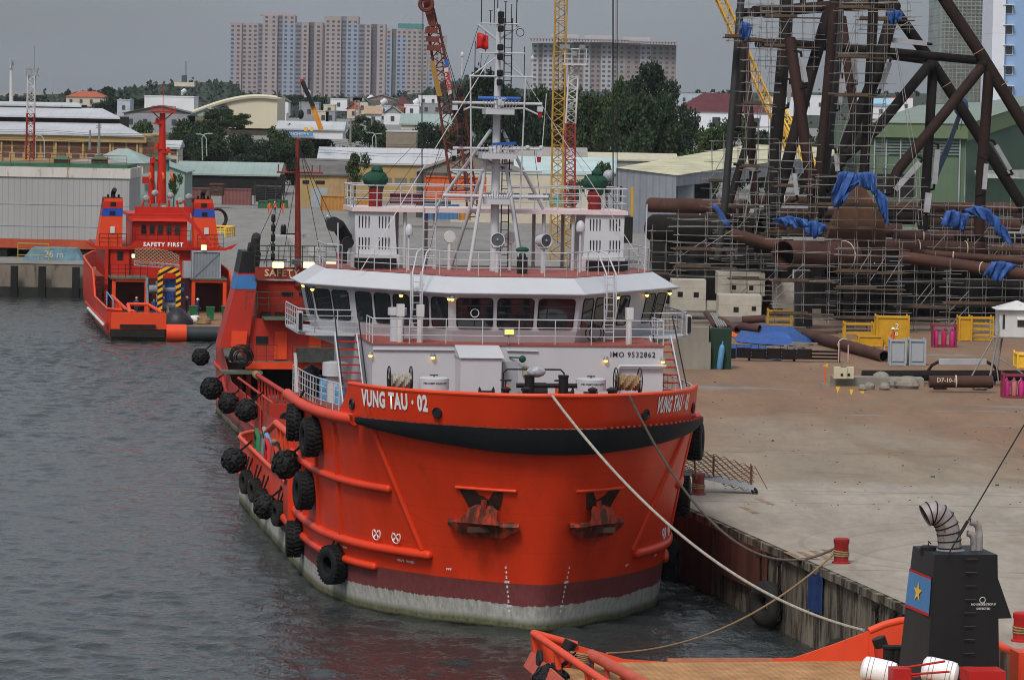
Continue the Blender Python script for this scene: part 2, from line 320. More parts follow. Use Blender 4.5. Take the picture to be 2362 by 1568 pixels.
def water_mat():
    m=bpy.data.materials.new('harbour water'); m.use_nodes=True; n=m.node_tree.nodes; l=m.node_tree.links.new; b=n['Principled BSDF']
    b.inputs['Base Color'].default_value=(.022,.028,.028,1); b.inputs['Roughness'].default_value=.06; b.inputs['IOR'].default_value=1.33
    tc=n.new('ShaderNodeTexCoord'); h=None
    for sc,st,amp,ro in((3.6,(1,.8,1),.5,.2),(10.0,(1,.8,1),.22,-.3)):
        mp=n.new('ShaderNodeMapping'); mp.inputs['Scale'].default_value=st; mp.inputs['Rotation'].default_value=(0,0,ro); l(tc.outputs['Object'],mp.inputs[0])
        z=n.new('ShaderNodeTexNoise'); z.inputs['Scale'].default_value=sc; z.inputs['Detail'].default_value=3; z.inputs['Distortion'].default_value=.5; l(mp.outputs[0],z.inputs[0])
        q=n.new('ShaderNodeMath'); q.operation='MULTIPLY'; q.inputs[1].default_value=amp; l(z.outputs[0],q.inputs[0])
        if h is None: h=q.outputs[0]
        else:
            a=n.new('ShaderNodeMath'); l(h,a.inputs[0]); l(q.outputs[0],a.inputs[1]); h=a.outputs[0]
    bn=n.new('ShaderNodeBump'); bn.inputs['Strength'].default_value=1; bn.inputs['Distance'].default_value=.14; l(h,bn.inputs['Height']); l(bn.outputs[0],b.inputs['Normal'])
    return m
import numpy as np
def water_mesh():
    x0,x1,y0,y1,st=-60.,22.,114.,398.,.175; nx=int((x1-x0)/st)+1; ny=int((y1-y0)/st)+1; X,Y=np.meshgrid(np.linspace(x0,x1,nx),np.linspace(y0,y1,ny)); Z=np.zeros_like(X); r=np.random.RandomState(4)
    for k in range(80):
        lam=.52*(3.2/.52)**(r.rand()**1.35); th=r.normal(1.25,.75); kk=2*np.pi/lam; amp=.0060*lam**.95*(.5+r.rand()); ph=r.rand()*6.28
        w_=kk*(np.cos(th)*X+np.sin(th)*Y)+ph+.6*np.sin(.11*X+.07*Y+k); Z+=amp*np.sin(w_)
    gust=.75+.35*np.sin(X*.045+1.3*np.sin(Y*.02))*np.cos(Y*.033+.5*np.sin(X*.06)); edge=np.clip(np.minimum(np.minimum(X-x0,x1-X),np.minimum(Y-y0,y1-Y))/4,0,1); Z*=gust*edge
    V=np.stack([X,Y,Z],-1).reshape(-1,3); i=np.arange(nx*ny).reshape(ny,nx); Q=np.stack([i[:-1,:-1],i[:-1,1:],i[1:,1:],i[1:,:-1]],-1).reshape(-1,4)
    n=len(V); ex=np.array([(-600,-100,0),(600,-100,0),(600,600,0),(-600,600,0),(x0,y0,0),(x1,y0,0),(x1,y1,0),(x0,y1,0)]); V=np.vstack([V,ex]); Q=np.vstack([Q,[[n,n+1,n+5,n+4],[n+1,n+2,n+6,n+5],[n+2,n+3,n+7,n+6],[n+3,n,n+4,n+7]]])
    me=bpy.data.meshes.new('water'); me.vertices.add(len(V)); me.vertices.foreach_set('co',V.astype('f').ravel()); me.loops.add(Q.size); me.loops.foreach_set('vertex_index',Q.astype('i').ravel()); me.polygons.add(len(Q)); me.polygons.foreach_set('loop_start',np.arange(0,Q.size,4,dtype='i')); me.update(calc_edges=True); me.shade_smooth()
    me.materials.append(water_mat()); o=bpy.data.objects.new('water',me); COL.objects.link(o); o['kind']='structure'
water_mesh()
# quay wall with its steel facing
QW=mat('stained quay concrete',(.19,.165,.125),.9,.6,.7,rust=.75,rustcol=(.035,.028,.022),streak=5,bump=.7)
qw=thing('quay_wall','long stained concrete quay wall running past the red ships to the water','quay wall')
g=MB(); g.ext([q_(150,-.02,3.29),q_(150,.5,3.29),q_(-20,.5,3.29),q_(-20,-.02,3.29)],(0,0,-6.2)); a_,b_=q_(-20,-.02,3.289),qf+Vector((-.02,0,-.011)); g.ext([a_,b_,b_+Vector((.5,0,0)),a_+Vector((.5,0,0))],(0,0,-6.2)); g.obj('wall',QW,qw)
g=MB()
for k in range(60):
    t=-26+k*1.05; g.bx(0,0,0,0,0,0) if 0 else g.box((*(q_(t+rnd.uniform(-.2,.2),-.10+rnd.uniform(-.03,.03)).to_tuple()[:2]),3.12),(1.0,.22,.3),rz=math.atan2(QD.y,QD.x)+rnd.uniform(-.03,.03))
g.obj('edge_beam',QW,qw)
PAN=mat('rusted steel facing',(.11,.036,.024),.85,.5,.9,rust=.5,rustcol=(.05,.025,.018),streak=5)
for t0,t1,z0 in((-26,4.5,.1),(5.0,13.0,1.2)):
    g=MB(); g.ext([q_(t0,-.12,z0),q_(t1,-.12,z0),q_(t1,-.12,2.95),q_(t0,-.12,2.95)],Vector((QD.y,-QD.x,0))*.12); g.obj('steel_panel',PAN,qw)
g=MB(); g.ext([q_(19.3,-.14,1.5),q_(21.2,-.14,1.5),q_(21.2,-.14,3.1),q_(19.3,-.14,3.1)],Vector((QD.y,-QD.x,0))*.05); g.obj('blue_plate',mat('dull blue paint',(.02,.05,.16),.6,.3,2,rust=.3),qw)
def chain(mb,a,b,n,r=.05,sag=0):
    a,b=Vector(a),Vector(b); d=(b-a)/n
    for i in range(n):
        c=a+d*(i+.5); c.z-=sag*math.sin(math.pi*(i+.5)/n); L=d.length*.62
        dd=d.normalized(); s=dd.orthogonal().normalized(); 
        if i%2: s=dd.cross(s)
        pts=[c+dd*L*math.cos(t)+s*L*.5*math.sin(t) for t in [k*math.pi/4 for k in range(9)]]
        mb.tube(pts,r*.35,5,False)
for t in(-2.5,12.5,15.3,28.8,31):
    g=MB(); p=q_(t,-.25,2.9); g.tube([p,p+Vector((QD.y,-QD.x,0))*.1+Vector((0,0,-.25))],.12,8); chain(g,p-Vector((0,0,.2)),q_(t+.3,-.3,.5),14,.1); g.obj('chain',RUST2,qw)
# dark gap wall at the basin end
BW=thing('basin_wall','concrete wall closing the far end of the basin, under the white floating gate','dock wall',(-60,qf.y,0))
a,b=Vector((qf.x+2,qf.y-.02,3.27)),Vector((-420,FL.y-.02,3.27))
g=MB(); g.ext([a,b,b+Vector((0,1,0)),a+Vector((0,1,0))],(0,0,-6.2)); g.obj('wall',mat('dock wall concrete',(.20,.17,.135),.9,.4,.25,rust=.45,rustcol=(.06,.05,.04),streak=3),BW,world=BW)
g=MB(); g.bx(-120,-36,qf.y-.3,qf.y-.05,-1,1.0); g.obj('tide_band',mat('wet weed band',(.02,.02,.016),.7,.4,1),BW,world=BW)
for x in(-50.2,-47.4,-44,-39.5):
    g=MB(); g.bx(x-.35,x+.35,qf.y-.6,qf.y-.06,-1,3.1); g.obj('timber_fender',DARKST,BW,world=BW)
# ---------------- main ship ----------------
WL=[(0,0),(1.2,.75),(2.3,1.7),(3.8,3.3),(5.2,5.4),(6.3,7.6),(7.2,11.5),(7.5,16),(7.5,19.5)]
DK=[(0,-2.6),(1.7,-2.35),(3.3,-1.3),(4.9,.1),(6.3,2.2),(7.3,5),(7.9,9),(8.1,14),(8.05,19.5)]
TP=[(0,-3.3),(1.8,-2.9),(3.45,-1.8),(5.05,-.3),(6.4,1.8),(7.25,4.4)]
def cr(a,b,c,d,t): return .5*(2*b+(c-a)*t+(2*a-5*b+4*c-d)*t*t+(3*b-a-3*c+d)*t**3)
def curve(pts,u):
    n=len(pts)-1; u=max(0,min(n-1e-6,u)); i=int(u); t=u-i
    g=lambda k:(-pts[1][0],pts[1][1]) if k<0 else pts[min(k,n)]
    return tuple(cr(g(i-1)[k],g(i)[k],g(i+1)[k],g(i+2)[k],t) for k in(0,1))
def hp(u,z,off=0):
    s=-1 if u<0 else 1; u=abs(u); w=max(z,-.5)/8.3; w=w**1.25 if w>0 else w*.5
    a=curve(WL,u); b=curve(DK,u); p=Vector((s*(a[0]+(b[0]-a[0])*w),a[1]+(b[1]-a[1])*w,z))
    if off:
        q0,q1=hp(s*(u-.05) if u>.05 else 0,z),hp(s*(u+.05),z); d=(q1-q0).normalized(); nrm=Vector((d.y,-d.x,0))*(s)
        p=p+nrm*off
    return p
def shz(u): u=abs(u); return 8.3-.30*max(0,(u-3.5)/4.5)
def hull_mat(name,ztop=1.9,zg=1.0,main=(.66,.042,.010)):
    m=mat(name,main,.42,.22,.35,rust=.24,rustcol=(.26,.032,.013),streak=4,lines=('z',1.6,.22,.012),lines2=('w',2.3,.16,.008),bump=.25,fine=1.3)
    n=m.node_tree.nodes; l=m.node_tree.links.new; b=n['Principled BSDF']; src=b.inputs['Base Color'].links[0].from_socket
    tc=n.new('ShaderNodeTexCoord'); sp=n.new('ShaderNodeSeparateXYZ'); l(tc.outputs['Object'],sp.inputs[0])
    mp=n.new('ShaderNodeMapping'); mp.inputs['Scale'].default_value=(1,1,.35); l(tc.outputs['Object'],mp.inputs[0])
    nz=n.new('ShaderNodeTexNoise'); nz.inputs['Scale'].default_value=5; nz.inputs['Detail'].default_value=8; nz.inputs['Roughness'].default_value=.75; l(mp.outputs[0],nz.inputs[0])
    n2=n.new('ShaderNodeTexNoise'); n2.inputs['Scale'].default_value=.35; n2.inputs['Detail'].default_value=3; l(mp.outputs[0],n2.inputs[0])
    ad=n.new('ShaderNodeMath'); ad.operation='MULTIPLY_ADD'; ad.inputs[1].default_value=-.35; l(nz.outputs[0],ad.inputs[0]); l(sp.outputs[2],ad.inputs[2])
    ad2=n.new('ShaderNodeMath'); ad2.operation='MULTIPLY_ADD'; ad2.inputs[1].default_value=-.35; l(n2.outputs[0],ad2.inputs[0]); l(ad.outputs[0],ad2.inputs[2])
    def step(srcz,z,wd=.02):
        r=n.new('ShaderNodeMapRange'); r.inputs[1].default_value=z; r.inputs[2].default_value=z+wd; l(srcz,r.inputs[0]); return r.outputs[0]
    def mix(f,a,c):
        r=n.new('ShaderNodeMix'); r.data_type='RGBA'; l(f,r.inputs[0])
        for i,q in((6,a),(7,c)):
            if isinstance(q,tuple): r.inputs[i].default_value=(*q,1)
            else: l(q,r.inputs[i])
        return r.outputs[2]
    rz=n.new('ShaderNodeMapRange'); rz.inputs[1].default_value=.35; rz.inputs[2].default_value=.7; l(nz.outputs[0],rz.inputs[0])
    maroon=mix(rz.outputs[0],(.15,.032,.034),(.20,.06,.058))
    grey=mix(rz.outputs[0],(.24,.235,.21),(.50,.49,.46))
    weed=mix(rz.outputs[0],(.05,.055,.02),(.20,.20,.12))
    c=mix(step(ad2.outputs[0],-.36,.12),(.008,.008,.006),mix(step(ad2.outputs[0],-.12,.25),weed,grey))
    # rust runs with their own shape below the anchors and scuffs on the plating
    ax=n.new('ShaderNodeMath'); ax.operation='ABSOLUTE'; l(sp.outputs[0],ax.inputs[0])
    d1=n.new('ShaderNodeMath'); d1.operation='SUBTRACT'; d1.inputs[1].default_value=2.15; l(ax.outputs[0],d1.inputs[0]); d2=n.new('ShaderNodeMath'); d2.operation='ABSOLUTE'; l(d1.outputs[0],d2.inputs[0])
    m1=n.new('ShaderNodeMapRange'); m1.inputs[1].default_value=.25; m1.inputs[2].default_value=.95; m1.inputs[3].default_value=1; m1.inputs[4].default_value=0; l(d2.outputs[0],m1.inputs[0])
    m2=n.new('ShaderNodeMapRange'); m2.inputs[1].default_value=2.0; m2.inputs[2].default_value=4.3; l(sp.outputs[2],m2.inputs[0])
    m3=n.new('ShaderNodeMapRange'); m3.inputs[1].default_value=5.9; m3.inputs[2].default_value=5.0; l(sp.outputs[2],m3.inputs[0])
    mp3=n.new('ShaderNodeMapping'); mp3.inputs['Scale'].default_value=(1,1,.12); l(tc.outputs['Object'],mp3.inputs[0]); n3=n.new('ShaderNodeTexNoise'); n3.inputs['Scale'].default_value=3.2; n3.inputs['Detail'].default_value=6; l(mp3.outputs[0],n3.inputs[0])
    m4=n.new('ShaderNodeMapRange'); m4.inputs[1].default_value=.42; m4.inputs[2].default_value=.68; m4.inputs[4].default_value=.75; l(n3.outputs[0],m4.inputs[0])
    fac=m4.outputs[0]
    for q in(m1,m2,m3):
        mu=n.new('ShaderNodeMath'); mu.operation='MULTIPLY'; l(fac,mu.inputs[0]); l(q.outputs[0],mu.inputs[1]); fac=mu.outputs[0]
    if name.startswith('orange hull'): src=mix(fac,src,(.10,.022,.012))
    c=mix(step(ad2.outputs[0],zg-.35,.03),c,maroon); c=mix(step(sp.outputs[2],ztop,.015),c,src)
    l(c,b.inputs['Base Color'])
    r=n.new('ShaderNodeMapRange'); r.inputs[1].default_value=zg; r.inputs[2].default_value=ztop; r.inputs[3].default_value=.85; r.inputs[4].default_value=.42; l(sp.outputs[2],r.inputs[0]); l(r.outputs[0],b.inputs['Roughness'])
    return m
S=thing('supply_vessel','large orange and white supply ship with a black bow fender, bow towards the viewer','ship',tuple(O),TH)
HM=hull_mat('orange hull with boot top')
us=[k*.25 for k in range(-32,33)]; zs=[-1.5,-.3,0,.5,1,1.5,2,2.75,3.5,4.3,5.1,5.9,6.7,7.5,1e9]
g=MB(); g.loft([[hp(u,min(z,shz(u))) for u in us] for z in zs])
# after body: low sides, stepped bulwark, rounded stern
def aft(s,z):
    x=7.5+(.5*max(0,(27-s)/8) if z>2.4 else 0); 
    if s>48.5: x=7.5-(s-48.5)**2*.09
    return x
ss=[19.5,20.5,21.5,23,25,28,31,34,37,40,43,46,48.5,50,51,51.8,52.2]
def top(s): return 8.0-4.4*min(1,max(0,(s-19.6)/2.2))**.6-.25*min(1,max(0,(s-21.8)/10))
for sg in(-1,1): g.loft([[Vector((sg*aft(s,z*top(s)),s,-1.5+(top(s)+1.5)*z)) for s in ss] for z in(0,.25,.4,.55,.7,.85,1)])
g.loft([[Vector((x*aft(52.2,0),52.2,z)) for x in(-1,-.5,0,.5,1)] for z in(-1.5,1,2.3)])
g.obj('hull',HM,S,smooth=True)
g=MB()      # bow bulwark, double skinned, raked ends
def bw(u,k,off=0):
    a=hp(u,shz(u)+.02); t=curve(TP,abs(u)); b=Vector((math.copysign(t[0],u or 1) if u else 0,t[1],9.68-.03*abs(u)))
    p=a.lerp(b,k); 
    if off: c=Vector((0,6,p.z)); p=p+(c-p).normalized()*off
    return p
ub=[k*.25 for k in range(-20,21)]
def ue(u,k): return u*(1+.05*(1-k)) if abs(u)>4.6 else u
outer=[[bw(ue(u,k),k) for u in ub] for k in(0,.25,.5,.75,1)]; inner=[[bw(ue(u,k),k,.16) for u in ub] for k in(1,.5,0)]
g.loft(outer+inner); g.obj('bulwark',ORANGE,S,smooth=True)
g=MB(); g.tube([bw(u,1,.06) for u in ub],.085,8); g.obj('bulwark_cap',ORLITE,S,smooth=True)
g=MB(); g.add([bw(u,.02,.2) for u in ub]+[Vector((8.0,10,8.25)),Vector((8,19.5,8.0)),Vector((-8,19.5,8.0)),Vector((-8.0,10,8.25))],[tuple(range(len(ub)+4))]); g.obj('forecastle_deck',DECKR,S)
g=MB()
for z,a,b,r in((5.35,-8,-3.85,.17),(5.35,4.75,8,.17),(2.75,-8,-3,.2),(2.75,3.3,8,.2),(1.9,-8,-4.4,.17),(1.9,5.3,8,.17)):
    n=16; g.tube([hp(a+(b-a)*i/n,z,.04) for i in range(n+1)],r,10)
    for q in(a,b): g.ball(hp(q,z,.04),r,8,6)
g.obj('rubbing_strake',ORANGE,S,smooth=True)
for sg in(-1,1):
    g=MB(); ua=[4.6+k*.2 for k in range(18)]; g.tube([hp(sg*u,shz(u)-.12,.1) for u in ua]+[Vector((sg*8.1,19.6,7.9))],.24,10); g.obj('sheer_fender',ORANGE,S,smooth=True)
    for u0,u1,zt,zb,r in((4.15,3.15,7.9,2.95,.13),(5.4,5.4,7.7,2.9,.12),(6.2,6.2,7.7,2.9,.12),(7.0,7.0,7.7,2.9,.12)):
        g=MB(); g.tube([hp(sg*(u1+(u0-u1)*k/10),zb+(zt-zb)*k/10,.0) for k in range(11)],r,6); g.obj('hull_rib',ORANGE,S,smooth=True)
g=MB()      # black D fender, deepest at the stem
uf=[-4.42+k*.32 for k in range(30)]
def fd(u): return .22+.80*max(0,1-(abs(u-.3)/4.9)**1.9)
g.loft([[hp(u,shz(u)-.02,.02) for u in uf],[hp(u,shz(u)+.03,.36) for u in uf],[hp(u,shz(u)-fd(u)*.5,.42) for u in uf],[hp(u,shz(u)-fd(u),.30) for u in uf],[hp(u,shz(u)-fd(u)-.03,-.02) for u in uf]])
g.obj('bow_fender',mat('black fender rubber',(.010,.011,.014),.7,.35,1.2,spec=.3,bump=.4,lines=('x',.6,.35,.02)),S,smooth=True)
g=MB()
for u in [-4.6+k*.16 for k in range(59)]: p=hp(u,shz(u)+.06,.3); g.box(p,(.10,.16,.07),rz=0)
g.obj('fender_bolts',DKRED,S)
# lettering on the bulwark
def bulk_map(uc,k0,ds,flip=1):
    def f(a,b):
        u=uc+a/ds; p=bw(u,k0+b/1.40); q=bw(u+.02,k0+b/1.4); d=(q-p); d.z=0; d.normalize(); return p+Vector((d.y,-d.x,0))*.03
    return f
LW=mat('white lettering',(.78,.78,.78),.5,.05)
text('VUNG TAU · 02',1.0,LW,S,lambda a,b:bulk_map(-3.60,.60,1.83)(a*.40,b*.98),'name_lettering',fat=.045,space=1.10)
text('VUNG TAU · 02',1.0,LW,S,lambda a,b:bulk_map(3.33,.60,2.15)(a*.36,b*.98),'name_lettering',fat=.045,space=1.10)
for u in(-4.75,-2.58,2.4,4.4):
    g=MB(); p=bw(u,.36); q=bw(u+.05*(1 if u<4.9 else -1),.36); d=(q-p).normalized(); nn=Vector((d.y,-d.x,0)); nn=nn if nn.y<0 else -nn
    g.torus(p+nn*.03,.19,.05,nn,16,6); g.obj('fairlead',BLACK,S,smooth=True)
    g=MB(); g.lathe([(.01,0),(.17,0),(.17,.02),(.01,.02)],p+nn*.015,14,nn); g.obj('fairlead_hole',BLACK,S)
# draught marks
def stem_map(x0,z0):
    def f(a,b):
        z=z0+b; lo,hi=0,4
        for _ in range(24):
            m_=(lo+hi)/2
            if abs(hp(m_,z).x)<abs(x0+a): lo=m_
            else: hi=m_
        p=hp(math.copysign((lo+hi)/2,x0+a),z,.02); return p
    return f
for sg in(-1,1):
    for i,t_ in enumerate(['8','3M','2','4','6','8','6M','2','4','6']):
        text(t_,.15,LW,S,stem_map(sg*(1.02+.028*i)-.05,.75+.2*i),'draught_mark',fat=.006)
def hull_map(uc,z0,ds):
    def f(a,b): return hp(uc+a/ds,z0+b,.025)
    return f
for u in(-4.28,-3.75,4.55,4.95):      # bow thruster symbols
    g=MB(); c=hp(u,3.35,.03); d=(hp(u+.04,3.35)-hp(u-.04,3.35)).normalized(); nn=Vector((d.y,-d.x,0)); g.torus(c,.27,.02,nn,20,4)
    for k in range(4):
        a=math.pi/4+k*math.pi/2; pp=[c]+[c+d*.22*math.cos(t)+Vector((0,0,.22*math.sin(t))) for t in(a-.24,a+.24)]; g.ext(pp,nn*.012)
    g.obj('thruster_mark',LW,S)
for t_,u,z,dd in(('FR73  VOID',-3.55,2.35,1.6),('FPT',-2.55,2.25,1.6),('WB',-5.3,2.4,1.6),('FPT',3.05,2.3,1.6),('VOID',4.3,2.4,1.9)):
    text(t_,.13,LW,S,hull_map(u,z,dd),'tank_mark',fat=.004)
# anchor pockets and anchors
for sg in(-1,1):
    xc=sg*2.3; 
    def hy(x,z):
        lo,hi=0,6
        for _ in range(20):
            m_=(lo+hi)/2
            if hp(m_,z).x<abs(x): lo=m_
            else: hi=m_
        return hp(lo,z).y
    pk=MB(); zt=5.75; pt=[]
    # flat rusty plate under a lip, recess shade put into its dark colour
    lip=[(xc-.95,zt),(xc+.95,zt)]; 
    g=MB(); g.tube([Vector((x,hy(x,zt)-.06,zt)) for x in[xc-1.1+.22*i for i in range(11)]],.06,8); g.obj('anchor_pocket_lip',ORLITE,S,smooth=True)
    g=MB(); q=[(xc-sg*.62,zt-.03),(xc+sg*.98,zt-.03),(xc+sg*.55,zt-.8),(xc-sg*.55,zt-.8)]
    g.ext([Vector((x,hy(x,z)-.04,z)) for x,z in q],(0,.1,0)); g.obj('anchor_pocket',mat('shaded rusty pocket',(.03,.012,.01),.8,.5,2,rust=.4),S)
    g=MB(); g.loft([[Vector((xc+sg*(.0+.1*k)+w_*wd,hy(xc+w_*wd,z)-o-.05,z)) for w_ in(-1,-.6,0,.6,1)] for k,(z,wd,o) in enumerate(((5.1,.28,.0),(4.95,.5,.22),(4.6,.62,.38),(4.35,.8,.45),(4.3,.9,.2)))])
    g.tube([Vector((xc-.05,hy(xc,5.3)-.1,5.3)),Vector((xc,hy(xc,4.4)-.5,4.35))],.13,8)
    AN=mat('anchor paint',(.34,.034,.014),.6,.5,1.4,rust=.85,rustcol=(.05,.018,.010)); an=g.obj('anchor',AN,S,smooth=True)
    g=MB(); z0=4.28
    g.loft([[Vector((xc+w_*1.28,hy(xc+w_*1.28,z0)-o+(.18*abs(w_)**2 if abs(w_)>.7 else 0),z0+dz)) for w_ in(-1,-.8,-.5,0,.5,.8,1)] for o,dz in((.0,.17),(.42,.13),(.5,0),(.42,-.13))]+[[Vector((xc+w_*.72,hy(xc+w_*.72,z0)-o,z0-.48)) for w_ in(-1,-.8,-.5,0,.5,.8,1)] for o in(.22,-.05)])
    g.obj('anchor_fluke',AN,an,smooth=True)
    g=MB(); g.box((xc,hy(xc,z0)-.47,z0-.16),(1.35,.1,.2)); g.obj('fluke_wear',mat('bare rusty iron',(.06,.03,.02),.8,.4,3),an)
# deckhouse
D_=6.5
dh=MB(); dh.bx(-6.0,6.2,D_,20,8.2,10.97); dho=dh.obj('deckhouse',WHITE,S)
g=MB(); g.bx(-6.05,6.25,D_-.05,20.05,10.972,11.03); g.obj('bridge_deck',DECKR,S)
g=MB(); g.bx(-2.55,-.85,D_-1.5,D_-.01,8.3,10.55); g.ext([(-2.6,D_-1.6,10.56),(-2.6,D_-.01,10.56),(-2.6,D_-.01,11.0)],(1.85,0,0)); vc=g.obj('stair_casing',WHITE,S)
g=MB(); g.bx(-.84,-.80,D_-1.35,D_-.4,8.5,10.35); g.obj('door_opening',GLASS2,vc)
g=MB(); g.box((-.45,D_-.9,9.5),(.75,.05,1.75)); g.obj('open_door',GREYP,vc)
text('IMO 9532862',.31,BLACK,S,lambda a,b:(4.9+a,D_-.03,10.64+b),'imo_number',fat=.002,space=1.12)
def rtube(name,pts,r,m,par=S,n=8): g=MB(); g.tube(pts,r,n); return g.obj(name,m,par,smooth=True)
rtube('fire_main_pipe',[(4.25,D_-.15,8.6),(4.25,D_-.15,10.05),(4.35,D_-.15,10.18),(6.3,D_-.15,10.18)],.07,WHITE)
rtube('gutter_pipe',[(-6,D_-.06,10.78),(-2.6,D_-.06,10.78)],.035,WHITE); rtube('gutter_pipe',[(-.4,D_-.06,10.78),(.9,D_-.06,10.76)],.035,WHITE)
for x in(-.35,.4):
    g=MB(); g.bx(x-.13,x+.13,D_-.18,D_-.005,9.75,10.12); g.obj('junction_box',mat('beige box',(.35,.32,.24),.6),S)
g=MB(); g.ball((.2,D_-.35,10.45),.15,10,7,(1,.7,1)); g.tube([(-.3,D_-.02,10.5),(.1,D_-.3,10.5)],.03,6); g.obj('covered_lamp',GREENT,S)
for x in(-6.08,6.28):       # yellow bulkhead lights
    pass
def blamp(x,y,z,par=S,k=1):
    g=MB(); g.lathe([(.02,.16),(.08,.15),(.11,.05),(.11,0)],(x,y,z),8); b=g.obj('bulkhead_light',STEEL,par); g=MB(); g.ball((x,y,z-.02),.085*k,8,6); g.obj('bulb',LAMPY,b)
for x,y,z in((-6.1,D_-.12,10.55),(-3.5,D_-.12,10.5),(3.75,D_-.12,10.42),(6.15,D_-.2,10.4)): blamp(x,y,z)
# mooring gear behind the bulwark
g=MB()
for x in(-.42,.95): g.lathe([(.2,8.3),(.2,10.1),(.22,10.12),(.22,10.2)],(x,.6,0),14)
g.tube([(-.95,.6,9.78),(1.5,.6,9.78)],.1,12); g.obj('towing_bitt',BLACK,S,smooth=True)
g=MB()
for x in(-1.9,1.35):
    g.lathe([(.28,-.3),(.3,-.28),(.14,-.2),(.14,.2),(.3,.28),(.28,.3)],(x,2.2,9.3),14,(1,0,0))
g.lathe([(.42,-.35),(.42,.35)],(0.2,2.3,9.35),18,(1,0,0)); g.obj('windlass',DARKST,S,smooth=True)
for x in(-1.1,1.0):
    g=MB(); g.torus((x,2.1,9.35),.3,.07,(1,0,0),14,6); g.bar((x,2.1,9),(x,2.1,9.7),.12); g.obj('chain_wheel',mat('orange primer',(.7,.1,.03),.5),S)
for x in(-1.25,.95): g=MB(); g.torus((x,1.4,9.92),.22,.025,(0,0,1),14,5); g.tube([(x,1.4,9.92),(x,1.5,9.0)],.03,6); g.obj('brake_wheel',BLACK,S)
rtube('frame_rail',[(-1.1,3,8.4),(-1.1,3,10.1),(-.95,3,10.25),(-.2,3,10.25),(0,3,10.25)],.035,BLACK); rtube('frame_rail',[(.5,3,10.25),(1.25,3,10.25),(1.4,3,10.1),(1.4,3,8.4)],.035,BLACK)
g=MB(); g.ball((.15,2.4,10.2),.33,12,8,(1.2,.8,.7)); g.obj('wrapped_motor',mat('clear plastic wrap',(.35,.36,.4),.3,.5,6),S,smooth=True)
for x in(-1.5,-.7,2.0,2.75):
    g=MB(); g.lathe([(.14,8.3),(.14,9.62),(.2,9.64),(.2,9.72),(.03,9.8)],(x,-.2,0),12); g.obj('roller',BLACK,S,smooth=True)
for x,t_ in((-3.9,'STBD COMPT FORCE SUPPLY'),(2.55,'STBD COMPT FORCE SUPPLY')):
    g=MB(); g.lathe([(.3,8.3),(.3,9.35),(.62,9.4),(.62,9.86),(.5,9.9)],(x,3.2,0),22); v=g.obj('ventilator',WHITE,S,smooth=True)
    g=MB(); g.tube([(x-.17,3.2,9.97),(x+.17,3.2,9.97)],.025,6); g.tube([(x,3.2,9.9),(x,3.2,10.0)],.025,6); g.obj('hand_wheel',BLACK,v)
    text(t_,.085,BLACK,v,lambda a,b,x=x:(x+.635*math.sin(a/.63),3.2-.635*math.cos(a/.63),9.68+b),'lettering',fat=.003)
for x,y,m_,hw in((-5.1,4.6,ROPE,.45),(4.35,4.6,ROPE2,.5)):
    g=MB(); 
    for sx in(-1,1): g.torus((x+sx*hw,y,9.7),.52,.028,(1,0,0),20,5); g.tube([(x+sx*hw,y,8.3),(x+sx*hw,y,9.7)],.04,6); [g.tube([(x+sx*hw,y,9.7),(x+sx*hw,y+.52*math.cos(k*1.05),9.7+.52*math.sin(k*1.05))],.015,4) for k in range(6)]
    rr=g.obj('rope_reel',BLACK,S); g=MB(); g.tube([(x-hw+.05+i*(2*hw-.1)/60,y+.3*math.cos(i*1.2),9.62+.3*math.sin(i*1.2)) for i in range(61)],.05,6); g.lathe([(.25,-hw+.04),(.25,hw-.04)],(x,y,9.62),14,(1,0,0)); g.obj('rope_coil',m_,rr,smooth=True)
# wheelhouse
XC=.1
def plan(off=0,zt=0): return [(2.7+off*.3,7.5-off),(6.3+off*.7,12.2-off*.8),(7.75+off,14.2-off*.5),(7.75+off,18.6)]
def ring(off,z,sh=0):
    r=[(XC+x,y) for x,y in plan(off)]; l=[(XC-x,y) for x,y in reversed(plan(off))]; return [Vector((x,y+sh,z)) for x,y in l+r]
# walls lean outwards to the eave; offsets: bottom .0, window band, top
wh=MB(); Rb=ring(-.42,11.03); Rm=ring(-.22,11.5); Rt=ring(.12,13.05)
wh.loft([Rb,Rm,Rt]); wh.add(Rt,[tuple(range(8))]); who=wh.obj('wheelhouse',WHITE,S)
g=MB(); e0=ring(.42,13.0); e1=ring(.46,13.1); e2=ring(-.55,13.72); 
for r_ in(e2,): 
    for p in r_: p.z=13.72
g.loft([Rt,e0,e1,e2]); g.add([p for p in e2],[tuple(range(8))]); rf=g.obj('eaves',WHITE,who)
g=MB(); g.tube([p+Vector((0,0,.02)) for p in ring(.5,13.08)],.045,8); g.obj('gutter',WHITE,rf,smooth=True)
g=MB(); dk=ring(-.6,13.74); g.add([p for p in dk],[tuple(range(8))]); g.obj('monkey_deck',DECKR,S)
def wallpt(i,t,z):
    """point on wall i (between ring vertices i,i+1), t along, height z"""
    k=(z-11.5)/(13.05-11.5); a=Rm[i].lerp(Rm[i+1],t); b=Rt[i].lerp(Rt[i+1],t); return a.lerp(b,k)
